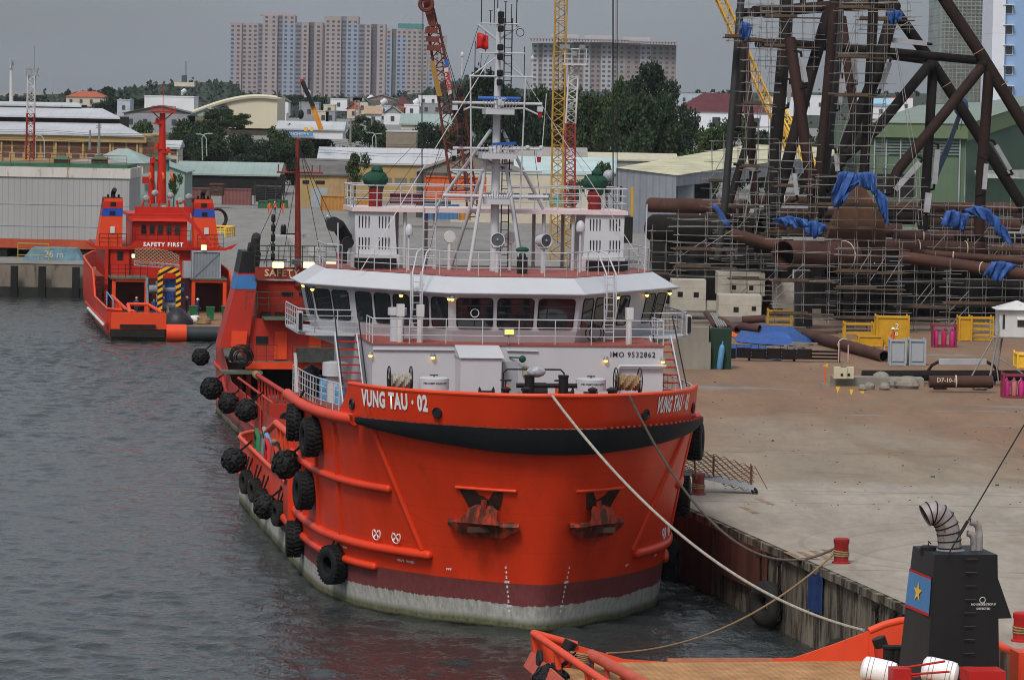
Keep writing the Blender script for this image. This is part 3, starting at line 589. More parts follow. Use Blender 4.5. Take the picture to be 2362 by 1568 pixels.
def window(i,t0,t1,z0=11.62,z1=12.86,skew=0,r=.1):
    a,b,c,d=wallpt(i,t0+skew,z0),wallpt(i,t1+skew,z0),wallpt(i,t1,z1),wallpt(i,t0,z1); nn=(b-a).cross(d-a).normalized(); 
    if nn.dot(Vector(((a.x-XC)*.3,-1 if abs(i-3)<3 else 0,0)))<0 : nn=-nn
    ex,ez=(b-a),(d-a); cs=[]
    L1,L2=ex.length,ez.length; rr=.14
    for cx_,cz_,a0 in((1,1,0),(0,1,1),(0,0,2),(1,0,3)):
        for k in range(4):
            t=(a0+k/3)*math.pi/2; u=(1-rr/L1 if cx_ else rr/L1)+rr/L1*math.cos(t); v=(1-rr/L2 if cz_ else rr/L2)+rr/L2*math.sin(t)
            cs.append(a.lerp(b,u).lerp(d.lerp(c,u),v))
    g=MB(); g.tube([p+nn*.015 for p in cs+[cs[0],cs[1]]],.03,6,False); fr=g.obj('window',BLACK,who,smooth=True)
    g=MB(); g.ext([p+nn*.006 for p in cs],nn*.012); g.obj('pane',GLASS,fr)
for t0,t1 in((.04,.32),(.36,.64),(.68,.96)): window(3,t0,t1)
for k in range(5): window(2,.045+k*.19,.045+k*.19+.155)
for k in range(4): window(4,.05+k*.19,.05+k*.19+.155)
for k in range(2): window(1,.06+k*.46,.06+k*.46+.4); window(5,.10+k*.44,.10+k*.44+.38)
for k in range(3): window(0,.45+k*.18,.45+k*.18+.15); window(6,.08+k*.18,.08+k*.18+.15)
g=MB(); c=wallpt(3,.18,12.25)+Vector((0,-.05,0)); g.torus(c,.17,.022,(0,1,0),18,5); g.obj('clear_view_disc',mat('pale metal',(.55,.55,.55),.4),who)
for i,t in((3,.0),(2,.5),(2,.97),(5,.05),(4,.55),(5,.98),(1,.03),(0,.3)):
    p=wallpt(i,t,13.0)+Vector((0,-.25,-.13)); blamp(p.x,p.y,p.z,S)
for x in(-7.6,): blamp(-6.6,17.5,10.6); blamp(-8.0,17.0,10.9)
def flood(x,y,z,m_,par=S,w_=.42,h_=.24):
    g=MB(); g.bx(x-w_/2,x+w_/2,y-.1,y+.14,z-h_/2,z+h_/2); g.tube([(x,y,z-h_/2),(x,y,z-.5)],.03,6); f=g.obj('floodlight',STEEL,par); g=MB(); g.bx(x-w_/2+.03,x+w_/2-.03,y-.125,y-.102,z-h_/2+.03,z+h_/2-.03); g.obj('lamp_glass',m_,f)
flood(-.35,6.4,11.55,LAMPO)
flood(-8.0,15.6,13.3,LAMPY,S,.45,.35) if 0 else None
# rails
g=MB(); g.rail([(-6.0,6.55,11.03),(6.2,6.55,11.03)],1.02,3,1.5); g.rail([(-6.0,6.6,11.03),(-6.0,8.6,11.03)],1.02,3,1.); g.rail([(6.2,6.6,11.03),(6.2,9,11.03)],1.02,3,1.); g.obj('bridge_front_railing',WHITE,S)
for sg in(-1,1):
    x0,x1=(XC+sg*5.9,XC+sg*8.45)
    g=MB(); g.ext([(x0,12.3,10.95),(x1-sg*.6,12.3,10.95),(x1,13.2,10.95),(x1,18.6,10.95),(x0,18.6,10.95)],(0,0,.1)); g.ext([(x0,13.5,10.94),(x1-sg*.3,13.5,10.94),(x0,13.5,10.2)],(0,.1,0)); g.obj('bridge_wing',WHITE,S)
    g=MB(); g.rail([(x0,12.35,11.05),(x1-sg*.6,12.35,11.05),(x1,13.2,11.05),(x1,18.5,11.05)],1.0,4,.95); g.obj('wing_railing',WHITE,S)
    # sidelight housing
    g=MB(); g.bx(x1-.12,x1+.12,12.6,13.2,11.1,11.95); sl=g.obj('sidelight_box',WHITE,S); g=MB(); g.bx(x1-.07,x1+.07,12.5,12.6,11.2,11.9); g.obj('lamp',BLACK,sl)
    # ladder with hoops on the wheelhouse front corner
    lx=XC+sg*3.85-(.25 if sg<0 else -.25); g=MB(); g.ladder((lx,8.2,11.05),(lx-sg*.0,8.4,13.9),(.2,0,0),10,.03); g.obj('ladder',WHITE,S)
    g=MB()
    for dx in(-.2,.2): g.tube([(lx+dx,8.0,11.9),(lx+dx,7.7,12.4),(lx+dx-sg*.0,7.9,13.9),(lx+dx+sg*-.25,8.5,14.7),(lx+dx-sg*.5,9.0,14.85)],.033,6)
    g.obj('ladder_handrail',WHITE,S,smooth=True)
    # stairs at the deckhouse side
    sx=XC+sg*6.75; g=MB()
    for k in range(8): g.box((sx,7.6+k*.36,8.75+k*.30),(.85,.26,.05))
    stt=g.obj('stairway',SIGRED,S); g=MB()
    for dx in(-.46,.46): g.bar((sx+dx,7.2,8.4),(sx+dx,10.5,11.1),.05,.24)
    g.obj('stringer',WHITE,stt); g=MB()
    for dx in(-.5,.5): g.tube([(sx+dx,7.1,9.3),(sx+dx,10.4,12.05)],.03,6)
    g.obj('handrail',BLACK,stt)
# bridge-deck consoles with covers
for x,y,h in((-4.75,7.4,1.25),(-3.95,7.2,1.25),(4.9,7.4,1.2)):
    g=MB(); g.lathe([(.13,11.03),(.13,11.03+h)],(x,y,0),10); g.box((x,y,11.1+h),(.3,.3,.5)); g.obj('covered_console',WHITE2,S,smooth=False)
g=MB(); g.lathe([(.3,11.0),(.3,12.1),(.4,12.12),(.4,12.42)],(-4.8,8.0,0),18); g.obj('vent_drum',WHITE,S,smooth=True)
g=MB(); g.torus((3.5,8.0,11.45),.33,.03,(0,1,0),18,5); g.torus((3.65,8.0,11.45),.3,.03,(.1,1,0),18,5); g.obj('cable_loop',BLACK,S)
# monkey island: rails, funnels, platform
g=MB(); g.rail([(XC-7.1,18.5,13.74),(XC-7.1,15.2,13.74),(XC-5.9,13.4,13.74),(XC-2.35,8.75,13.74),(XC+2.35,8.75,13.74),(XC+5.9,13.4,13.74),(XC+7.1,15.2,13.74),(XC+7.1,18.5,13.74)],1.0,3,.95); g.obj('upper_railing',WHITE,S)
for sg in(-1,1):
    x0=XC+sg*5.07; g=MB(); sk=sg*.12
    g.add([(x0-.9-sk,14.5,13.74),(x0+.9-sk,14.5,13.74),(x0+.9-sk,17.4,13.74),(x0-.9-sk,17.4,13.74),(x0-.86+0,14.75,16.3),(x0+.86,14.75,16.3),(x0+.86,17.0,16.3),(x0-.86,17,16.3)],[(3,2,1,0),(4,5,6,7),(0,1,5,4),(1,2,6,5),(2,3,7,6),(3,0,4,7)])
    fu=g.obj('funnel',WHITE,S)
    g=MB(); g.bx(x0-.95-sk,x0+.95-sk,14.35,17.45,13.74,14.35) ; g.obj('funnel_base',WHITE2,fu)
    g=MB()
    for dx in(-.45,.42):
        for zz in(15.72,14.80):
            for k in range(4): g.box((x0+dx+(k-1.5)*.14,14.50+(zz-13.74)*.098,zz),(.04,.05,.54))
    g.obj('louvre',BLACK,fu)
    g=MB(); g.bx(x0-.9,x0+.9,14.0,14.3,13.8,14.2); g.obj('bench',BLACK,S)
    g=MB(); xx=XC+sg*6.1; g.tube([(xx+sg*0,16,14.9),(xx-sg*-.4,15.8,15.5),(xx+sg*.7,15.2,15.6)],[.3,.3,.33],14); g.obj('exhaust',BLACK,S,smooth=True) if sg<0 else None
    g=MB(); g.tube([(XC+sg*6.7,13.9,13.7),(XC+sg*6.75,13.9,16.7 if sg>0 else 15.7)],.03,6); g.obj('whip_aerial',WHITE,S)
g=MB(); g.lathe([(.25,0),(.25,.2)],(-6.3,13.2,14.9),14,(0,-1,0)); g.obj('horn',BLACK,S)
g=MB(); g.bx(XC-6.05,XC+6.05,14.6,18,16.18,16.36); g.obj('fire_platform',mat('pinkish white paint',(.62,.50,.50),.5,.08),S)
g=MB(); g.rail([(XC-6.0,18,16.36),(XC-6.0,14.65,16.36),(XC-.9,14.65,16.36)],.95,3,1.1); g.rail([(XC+.9,14.65,16.36),(XC+6.0,14.65,16.36),(XC+6,18,16.36)],.95,3,1.1); g.rail([(XC-6,18,16.36),(XC+6,18,16.36)],.95,3,1.5); g.obj('platform_railing',WHITE,S)
for sg in(-1,1):
    for xx,yy in((3.7,15),(2.4,15),(3.7,17.6),(2.4,17.6)): rtube('platform_leg',[(XC+sg*xx,yy,13.74),(XC+sg*xx,yy,16.2)],.08,WHITE)
    x0=XC+sg*4.85; g=MB(); g.lathe([(.3,16.36),(.3,17.15),(.2,17.2)],(x0,16.2,0),12); fm=g.obj('fire_monitor',mat('deep red monitor',(.17,.012,.010),.5,.2,2),S,smooth=True)
    g=MB(); g.ball((x0,16.2,17.55),.47,14,10,(1.2,.9,.85)); g.ball((x0+.05,16.1,17.95),.2,10,8,(1.2,1,1)); g.ball((x0-.35,16.1,17.55),.25,10,8); g.ball((x0+.1,16.2,17.2),.3,10,8,(.95,1,.8))
    for i,v in enumerate(g.v): g.v[i]=v+Vector((rnd.uniform(-.05,.05),rnd.uniform(-.03,.03),rnd.uniform(-.03,.03)))
    g.obj('cover',GREENT,fm,smooth=True)
    # satellite dome
    x1=(-3.7 if sg<0 else 3.75); g=MB(); g.tube([(x1,12.9,13.74),(x1,12.9,15.3 if sg<0 else 15.45)],.05,8); dp=g.obj('dome_pole',WHITE,S); rr=.17 if sg<0 else .2; g=MB(); zb=15.25 if sg<0 else 15.5; g.lathe([(rr*.9,zb),(rr,zb+.05),(rr,zb+.2),(rr*.8,zb+.36),(rr*.4,zb+.46),(.02,zb+.48)],(x1,12.9,0),16); dm=g.obj('satellite_dome',WHITE,dp,smooth=True)
g=MB(); g.ladder((-2.6,14.4,13.74),(-2.6,14.5,17.1),(.27,0,0),9,.03); g.obj('platform_ladder',WHITE,S)
# searchlights
for x,ax in((0.0,(-.15,-1,.1)),(1.97,(.45,-1,.05))):
    g=MB(); g.tube([(x,12,13.74),(x,12,14.75)],.09,10); g.tube([(x-.28,12,14.95),(x-.2,12,14.78),(x+.2,12,14.78),(x+.28,12,14.95)],.03,6); sp_=g.obj('searchlight',WHITE,S)
    g=MB(); A=Vector(ax).normalized(); g.lathe([(.1,-.32),(.24,-.28),(.29,.1),(.31,.28),(.27,.28),(.24,0)],(x,12,15.12),20,tuple(A)); g.obj('lamp_drum',WHITE,sp_,smooth=True)
    g=MB(); c=Vector((x,12,15.12))+A*.2; g.lathe([(.01,0),(.25,0),(.25,.02),(.01,.03)],c,18,tuple(A)); g.obj('lamp_glass',GLASS2,sp_); g=MB(); g.ball(c+A*.06,.06,8,6); g.obj('reflector',STEEL,sp_)
for x in(-1.75,1.35-.45): 
    g=MB(); g.tube([(x,14.2,13.74),(x,14.2,14.9)],.08,8); g.lathe([(.25,-.1),(.27,0),(.25,.12)],(x,14.2,15.15),16,(0,1,0)); g.obj('shut_searchlight',WHITE2,S)
g=MB(); g.ball((.95,11.2,14.75),.22,12,8,(1.3,.9,.6)); g.ball((.95,11.2,14.5),.16,10,8); g.obj('covered_compass_hood',GREENT,S,smooth=True); g=MB(); g.bx(.75,1.15,11,11.4,13.74,14.45); g.obj('compass_stand',DARKST,S)
# mast
MY=13.5; MX=.1
M=rtube('mast',[(MX,MY,13.74),(MX,MY,19.6),(MX,MY,25.0)],[.2,.17,.09],WHITE,S,12)
for sg in(-1,1):
    for y1,xb in((13.1,1.15),(15.5,1.6)): rtube('mast_leg',[(MX+sg*xb,y1,13.74),(MX+sg*.4,MY,18.6)],.085,WHITE,M,10)
    rtube('outer_leg',[(MX+sg*2.35,15,16.4),(MX+sg*.25,MY,19.8)],.075,WHITE,M,10)
g=MB(); g.ladder((MX+.42,MY-.1,13.9),(MX+.42,MY-.1,24.6),(.16,0,0),30,.025); g.obj('mast_ladder',BLACK,M)
for z,w_,d_ in((16.9,.5,.8),(18.85,.75,.95),(20.75,.62,.9)):
    g=MB(); g.bx(MX-w_,MX+w_,MY-d_,MY+.2,z-.28,z); g.obj('mast_platform',WHITE,M)
    g=MB()
    for k in range(-5,6): g.tube([(MX+k*w_/5,MY-d_-.02,z),(MX+k*w_/5*1.25,MY-d_-.22,z+.32)],.018,4)
    g.obj('wave_guard',WHITE,M)
def yard(z,x0,x1,r=.05): return rtube('yardarm',[(MX+x0,MY-.1,z),(MX+x1,MY-.1,z)],r,WHITE,M)
yard(20.95,-1.95,1.95,.06); yard(19.0,-1.9,1.95,.055); yard(18.3,-.4,.4,.06); yard(22.1,-1.25,1.55,.04); yard(23.1,-.85,1.15,.035); yard(24.35,-.8,.85,.03); yard(16.95,-2.3,2.3,.08); yard(18.05,-2.0,2.0,.05)
for sg in(-1,1):
    rtube('cross_frame',[(MX+sg*1.05,MY-.15,16.4),(MX+sg*1.2,MY-.15,22.1)],.035,WHITE,M)
    rtube('brace',[(MX+sg*1.2,MY,22.05),(MX+sg*.1,MY,22.9)],.035,WHITE,M); rtube('brace',[(MX+sg*.9,MY,24.3),(MX+sg*.1,MY,23.7)],.05,WHITE,M)
    rtube('curved_arm',[(MX+sg*2.0,MY-.1,20.4),(MX+sg*1.2,MY-.1,20.75),(MX+sg*.3,MY-.1,20.72)],.04,WHITE,M)
    for z in(18.9,20.85): 
        g=MB(); g.box((MX+sg*1.85,MY-.15,z-.12),(.22,.25,.22)); lb=g.obj('lamp_box',WHITE,M); g=MB(); g.lathe([(.08,-.3),(.09,-.12),(.09,0),(.02,.02)],(MX+sg*1.85,MY-.15,z-.16),8); g.obj('lamp',SIGRED if sg>0 else BLACK,lb)
    g=MB(); 
    for k,z in enumerate((19.15,19.55,20.1,20.5,21.2)): 
        if sg<0: g.lathe([(.09,0),(.11,.05),(.11,.3),(.09,.35)],(MX-1.6,MY-.2,z),10)
    if sg<0: g.obj('signal_lamp',BLACK,M)
for z in(22.3,22.7,23.4,23.8,24.6,24.95,25.2): g=MB(); g.lathe([(.1,0),(.14,.05),(.14,.24),(.1,.28)],(MX+.05,MY-.33,z-.6),10); g.obj('masthead_lamp',BLACK,M)
g=MB(); g.tube([(MX,MY-.8,20.8),(MX,MY-.8,21.12)],.12,8); g.bx(MX-.14,MX+.14,MY-.95,MY-.65,20.85,21.05); rd=g.obj('radar',WHITE,M)
def scan(z,x0,x1,m_):
    g=MB(); g.lathe([(.075,x0),(.085,x0+.05),(.085,x1-.05),(.075,x1)],(MX,MY-.8,z),10,(1,0,0)); return g.obj('scanner_bar',m_,rd,smooth=True)
sb=scan(21.15,-.95,.9,BLUE); text('FURUNO',.12,WHITE,rd,lambda a,b:(MX+a,MY-.89,21.15+b),'lettering',fat=.006,space=1.1)
g=MB(); g.tube([(MX,MY-.85,18.85),(MX,MY-.85,19.15)],.12,8); g.obj('radar_pedestal',WHITE,M); g=MB(); g.bar((MX-.3,MY-.95,19.2),(MX+.75,MY-.6,19.25),.12,.12); g.obj('small_scanner',BLUE,M)
for x,z0,z1 in((-.75,24.3,25.6),(-.35,24.3,24.9),(-.05,24.4,25.5),(.3,24.3,25.3),(.78,24.2,25.8),(-1.55,22.1,23.0),(1.5,22.1,22.9)):
    g=MB(); g.tube([(MX+x,MY,z0),(MX+x,MY,z1)],.022,5)
    g.tube([(MX+x-.08,MY,z1),(MX+x+.08,MY,z1)],.02,4)
    if abs(x)>1: g.ball((MX+x,MY,z1),.08,8,6,(1,1,1.5))
    g.obj('aerial',WHITE2 if abs(x)>1 else BLACK,M)
rtube('aerial',[(MX-.75,MY,25.3),(MX-.78,MY,27.2)],.012,BLACK,M,5); rtube('aerial',[(MX+.8,MY,25.3),(MX+.85,MY,27.2)],.012,BLACK,M,5)
rtube('whip_aerial',[(MX+2.0,MY,18.98),(MX+2.15,MY,21.4)],.018,WHITE2,M,5)
for x in(.95,1.55): 
    g=MB(); g.lathe([(.1,0),(.11,.06),(.08,.13),(.02,.15)],(MX+x+.4,MY-.1,19.02),10); g.obj('gps_dome',WHITE,M)
def cable(name,a,b,r=.014,m_=DARKST): return rtube(name,[a,b],r,m_,S,4)
cable('halyard',(MX-.85,MY,24.3),(MX-2.9,15.5,16.5)); cable('halyard',(MX-.7,MY,23.1),(MX-1.0,14.5,18)); cable('stay',(MX+.6,MY,22.9),(7.0,14.4,13.8),.022,WHITE2); cable('stay',(MX-.5,MY,22.6),(-5.9,12,13.7),.022,WHITE2); cable('stay',(MX+1.2,MY,22),(2.3,15,17)); cable('stay',(MX-1.2,MY,22),(-1.4,15,17))
g=MB(); c=LS(1112,101,13.4)
g.loft([[Vector((c.x-.23+.5*i/6,13.4+.06*math.sin(i*1.5+j*.5),c.z+.45-.7*j/4-(.08*i*(j/4)*.3)+.04*math.sin(i)-(i/6)*.12*(1 if j<2 else -2.2)*.7)) for i in range(7)] for j in range(5)]); 
fl=MB(); fl.v=g.v; fl.f=g.f; o=fl.obj('flag',SIGRED,M,smooth=True); so=o.modifiers.new('s','SOLIDIFY'); so.thickness=.01
for x,z0,z1 in((-1.0,22.1,23.6),(1.15,22.1,23.4),(-.55,23.1,24.0),(.6,23.1,24.1),(1.7,20.95,21.6),(-1.75,20.95,21.5),(-.2,24.3,25.9),(.55,24.3,25.2)): rtube('aerial',[(MX+x,MY-.05,z0),(MX+x,MY-.05,z1)],.018,DARKST,M,5)
g=MB(); g.torus((MX+.95,MY,24.0),.17,.015,(0,1,0),16,4); g.obj('loop_aerial',DARKST,M)
for x0,z0,x1,y1,z1 in((-1.2,22,-4.5,14.7,16.4),(1.2,22,4.6,14.7,16.4),(-.4,23,-3.2,14.7,16.4),(-1.9,20.9,-5.8,14.8,16.4),(1.9,20.9,5.9,14.8,16.4),(-1.9,19,-3.4,10,13.8)): cable('stay',(MX+x0,MY,z0),(x1,y1,z1),.011)
# after part of the main ship
g=MB(); g.add([(-7.45,19.5,2.2),(7.45,19.5,2.2),(7.45,49,2.2),(5.8,52,2.2),(-5.8,52,2.2),(-7.45,49,2.2)],[(0,1,2,3,4,5)]); g.obj('work_deck',WOOD,S)
for sg in(-1,1):
    g=MB(); g.tube([Vector((sg*(aft(s,3)+.02),s,top(s)+.02)) for s in ss[2:]],.1,8); g.obj('bulwark_rail',ORLITE,S,smooth=True)
    g=MB(); g.tube([Vector((sg*(aft(s,1)+.08),s,1.75)) for s in ss],.2,10); g.obj('after_rubbing_strake',ORANGE,S,smooth=True)
    g=MB(); g.tube([(sg*6.1,24,4.5),(sg*6.1,44,4.5),(sg*6.3,46.5,3.8)],.17,10)
    for s in range(25,45,2): g.bar((sg*6.1,s,2.2),(sg*6.1,s,4.4),.16,.3)
    g.obj('crash_rail',ORLITE,S,smooth=True)
    g=MB(); [g.bar((sg*(aft(s,3)-.12),s,2.2),(sg*(aft(s,3)-.1),s,3.45),.08,.35) for s in range(23,50,2)]; g.obj('bulwark_stay',ORRED,S)
    g=MB(); g.ext([(sg*6.3,19.5,8.0),(sg*8.0,19.5,8.0),(sg*8,19.5,2.2),(sg*6.3,19.5,2.2)],(0,-.1,0)); g.obj('forecastle_end',ORANGE,S)
    g=MB(); g.bx(sg*6.1,sg*7.2,26,29,2.2,4.2); g.obj('deck_locker',ORRED,S)
# forecastle-deck rails and stores on the port side
for sg in(-1,1):
    g=MB(); pts=[hp(sg*u,shz(u)+.05,-.12) for u in(5.3,5.8,6.3,6.8,7.3,7.9)]; g.rail(pts,1.15,4,.95,.024); g.obj('side_railing',WHITE,S)
for x,y in((-7.2,12.5),(-7.0,14.2),(-6.9,9.4),(-7.3,16)):
    g=MB(); g.lathe([(.28,8.1),(.3,8.2),(.3,8.5),(.28,8.55),(.3,8.6),(.3,8.95),(.27,9.0)],(x,y,0),14); g.obj('blue_drum',BLUELT,S,smooth=True)
g=MB(); g.lathe([(.36,8.1),(.36,9.3),(.55,9.35),(.55,9.9),(.3,9.95)],(-7.0,11.0,0),18); g.obj('ventilator',WHITE,S,smooth=True)
g=MB(); g.lathe([(.3,8.1),(.33,8.4),(.33,9.35),(.1,9.5)],(-7.5,15.5,0),14); g.obj('wrapped_equipment',mat('black plastic sheet',(.02,.02,.025),.35,.4,4,bump=.5),S,smooth=True)
g=MB()
for k in range(5): g.bar((-8.0+.02*k,16.6+k*.35,8.2),(-8.1+.05*k,16.8+k*.35,9.9-.1*k),.12,.06)
g.obj('tilted_gangway',WHITE2,S)
for i,(x,y,m_) in enumerate(((-6.9,47,GREEN),(-6.4,48,mat('grey hose',(.2,.25,.25),.5)),(-6.6,44.5,BLUELT),(-6.9,41.5,SIGRED),(-6.6,39.5,DARKST),(-6.9,37,ORRED),(-6.6,34.5,DKRED))):
    g=MB(); g.tube([(x,y,2.2),(x+.1,y,3.4),(x+.05,y-.5,3.9),(x+.1,y-1.3,3.6),(x,y-2,2.5)],.12,8); g.obj('deck_hose',m_,S,smooth=True)
g=MB(); g.tube([(x_,50.0+.12*math.sin(x_*3),3.1-.2*abs(x_+5)) for x_ in(-6.2,-5.8,-5.4,-5,-4.5,-4)],.12,8); g.obj('mooring_coil',ROPE2,S)
# ---------------- tyres and ball fenders (hung on the ships) ----------------
def mk_tyre(name,label,c,ax,R=.78,wd=.6,up=None,chains=True,group='tyres hanging on the orange ship',m_=None):
    c=wor(*c); ax=Vector((CT*ax[0]-ST*ax[1],ST*ax[0]+CT*ax[1],ax[2])).normalized()
    t=thing(name,label,'tyre',tuple(c),0,group); q=Vector((0,0,1)).rotation_difference(ax)
    g=MB(); h=wd/2; prof=[(R*.44,-h*.8),(R*.60,-h),(R*.86,-h*.98),(R*.97,-h*.8),(R,-h*.4),(R,h*.4),(R*.97,h*.8),(R*.86,h*.98),(R*.60,h),(R*.44,h*.8),(R*.50,0),(R*.44,-h*.8)]
    n=32; vs=[q@Vector((r*math.cos(2*math.pi*k/n),r*math.sin(2*math.pi*k/n),z)) for r,z in prof for k in range(n)]
    g.add(vs,[(i*n+k,i*n+(k+1)%n,(i+1)*n+(k+1)%n,(i+1)*n+k) for i in range(len(prof)-1) for k in range(n)])
    ty=g.obj('tyre',m_ or RUB,t,smooth=True)
    g=MB()
    for k in range(26):
        a=2*math.pi*k/26
        for s_ in(-1,1):
            b=a+.08*s_; p0=q@Vector(((R+.012)*math.cos(b),(R+.012)*math.sin(b),s_*h*.1)); p1=q@Vector(((R-.01)*math.cos(b+.1),(R-.01)*math.sin(b+.1),s_*h*.85)); g.bar(p0,p1,.085,.06)
    g.obj('tread',m_ or RUB,ty)
    if chains:
        tp=Vector((0,0,R*.8)); side=ax.cross(Vector((0,0,1))).normalized(); inn=Vector((CT*-math.copysign(1,c.x*0+ (1 if up is None else up)),0,0))*0
        for s_ in(-1,1): g=MB(); chain(g,tp+side*.15*s_,tp+side*.3*s_+Vector((0,0,.75))-ax*h*1.1*(up or 0),7,.07); g.obj('chain',RUST2,t)
    return t
def outn(u,z): 
    a,b=hp(u-.05,z),hp(u+.05,z); d=(b-a).normalized(); n_=Vector((d.y,-d.x,0)); return n_
tl=['tall tyre hanging near the top of the port bow, left of its twin','tyre hanging at the port bow just under the white rail','tyre half way down the port bow below the middle strake','narrow-looking tyre low on the port bow near the waterline','tyre with open hub low on the port bow beside the propeller marks','tyre at the starboard bow corner under the ship name','tyre half way down the starboard bow, hanging over the quay edge','lowest tyre on the starboard bow, close to the dark water']
for (u,z,R,tw),lb in zip(((-6.95,7.1,.78,-.12),(-6.05,6.85,.8,.0),(-6.5,4.3,.8,.08),(-7.35,1.7,.78,-.08),(-5.45,1.6,.8,.22),(5.75,6.9,.8,.2),(5.9,4.4,.85,.1),(6.1,1.5,.82,.3)),tl):
    nn=outn(u,z); p=hp(u,z)+nn*.38; ax=(nn+Vector((nn.y,-nn.x,0))*tw*(1 if u<0 else -1)); 
    ax=(nn*1.0+Vector((0,-1,0))*tw).normalized(); mk_tyre('tyre_fender',lb,p,ax,R,.72,1)
for x,y,s_,lb in((570,1111,49,'first small worn tyre from the stern on the port side strake'),(590,1130,45,'second small worn tyre from the stern, against the first'),(644,1183,31,'worn tyre just ahead of the low ball fender on the port side'),(606,1155,36,'worn tyre half hidden behind the low ball fender')):
    p=LX(x,y,-7.75); mk_tyre('tyre_fender',lb,(-7.8,p.y,p.z),(-1,-.25,0),.58,.42,1,True,'tyres hanging on the orange ship',RUBD)
def mk_ball(label,c,R,par=None,group='black ball fenders along the ships'):
    c=wor(*c); t=thing('ball_fender',label,'fender',tuple(c),0,group)
    g=MB(); g.ball((0,0,0),R*.92,20,14); rn=random.Random(hash(label)%999 if 0 else len(label))
    g.obj('core',RUB,t,smooth=True); g=MB()
    for i in range(26):
        z=1-2*(i+.5)/26; a=i*2.39996; d=Vector((math.sqrt(1-z*z)*math.cos(a),math.sqrt(1-z*z)*math.sin(a),z)); g.torus(d*R*.90,R*.21,R*.085,tuple(d+Vector((rn.uniform(-.25,.25),rn.uniform(-.25,.25),rn.uniform(-.2,.2)))),12,6)
    n_=g.obj('tyre_net',RUB,t,smooth=True); n_['kind']='stuff'
    for s_ in(-1,1): g=MB(); chain(g,Vector((R*.5,.2*s_,R*.8)),Vector((R*1.3,.4*s_,R*1.5)),6,.07); g.obj('chain',RUST2,t)
    return t
def LXc(x,y,c): p=LX(x,y,c); return (c,p.y,p.z)
mk_ball('big black ball fender of tyres against the step of the main deck',LXc(660,1070,-8.5),.66)
mk_ball('black ball fender hanging off the after bulwark of the main ship, over open water',LXc(540,1062,-8.3),.66)
mk_ball('lowest black ball fender on the main ship, between worn tyres',LXc(613,1168,-8.3),.60)
for x,y,r,lb in((463,823,.60,'leftmost ball fender, high at the bow of the second red ship'),(488,895,.75,'large ball fender second from the bow of the middle red ship'),(527,929,.68,'third ball fender along the middle red ship'),(569,946,.70,'ball fender nearest the orange stern on the middle red ship')):
    mk_ball(lb,LXc(x,y,-4.7),r)
# ---------------- second ship (stern towards us, beyond the first) ----------------
S2=thing('red_workboat','weathered red ship with a blue-banded black funnel, moored ahead of the main ship','ship',tuple(wor(.8,66,0)),TH)
s2=lambda x,y,z: Vector((x-.8,y-66,z))      # ship-frame of the first ship -> this ship's frame
H2=hull_mat('faded red hull',.75,.35,(.40,.045,.03))
def hb2(s,k=1):
    b=4.75
    if s>104: b-= (s-104)**2*.03*k
    if s<69: b-=(69-s)**2*.12
    return b
g=MB(); ss2=[66,67,68,69,74,80,86,92,97,100,104,106,108,110,112,114]
def tp2(s): return 2.75 if s<94 else 2.75+min(1,(s-94)/5)*1.9+max(0,s-104)*.03
for sg in(-1,1): g.loft([[Vector((sg*hb2(s,1.6-.6*z),s-66,-1+(tp2(s)+1)*z)) for s in ss2] for z in(0,.2,.35,.5,.75,1)])
g.loft([[Vector((x*hb2(66),0,z)) for x in(-1,0,1)] for z in(-1,.5,1.6)])
g.obj('hull',H2,S2,smooth=True)
g=MB(); g.add([(-4.6,0,1.5),(4.6,0,1.5),(4.6,30,1.5),(-4.6,30,1.5)],[(0,1,2,3)]); g.obj('work_deck',WOOD,S2)
g=MB(); g.add([(-4.6,30,3.9),(4.6,30,3.9),(4.2,44,3.9),(0,48,3.9),(-4.2,44,3.9)],[(0,1,2,3,4)]); g.obj('upper_deck',GREEN if 0 else mat('green grey deck paint',(.10,.12,.09),.7,.3,1,rust=.2),S2)
g=MB(); g.tube([Vector((-hb2(s)-.05,s-66,1.45+(.0 if s<94 else min(1,(s-94)/6)*1.7))) for s in ss2],.13,8); g.obj('rubbing_strake',ORRED,S2,smooth=True)
for a,b in((72.5,76.5),(77.2,81.5),(82.2,86.5),(87,92.5)):
    g=MB(); g.ext([Vector((-4.82,s-66,z)) for s,z in((a,1.5),(b,1.5),(b-.3,2.95),(a+.3,2.95))],(-.06,0,0)); g.obj('bulwark_plate',ORRED,S2)
g=MB(); g.ext([s2(-3.9,69.2,1.5),s2(-3.9,69.2,3.4),s2(-2.2,69.2,3.4),s2(-1.2,69.2,1.5)],(0,.1,0)); sb_=g.obj('stern_bulwark',ORRED,S2); g=MB(); g.torus(s2(-2.95,69.15,2.6),.3,.07,(0,1,0),16,6); g.lathe([(.01,0),(.27,0),(.27,.03),(.01,.03)],s2(-2.95,69.12,2.6),16,(0,1,0)); g.obj('fairlead',BLACK,sb_)
g=MB(); g.tube([s2(-2.6,92,3.5),s2(-2.2,72,3.5)],.15,10)
for s in range(73,92,2): g.bar(s2(-2.4,s,1.5),s2(-2.4,s,3.4),.12,.3)
g.tube([s2(-3.6,92,3.2),s2(-3.4,72,3.2)],.08,8); g.obj('crash_rail',ORRED,S2,smooth=True)
g=MB(); [g.torus(s2(-2.6,91-.35*k,3.5),.19,.05,(0,1,0),10,5) for k in range(5)]; g.obj('rope_turns',ROPE2,S2)
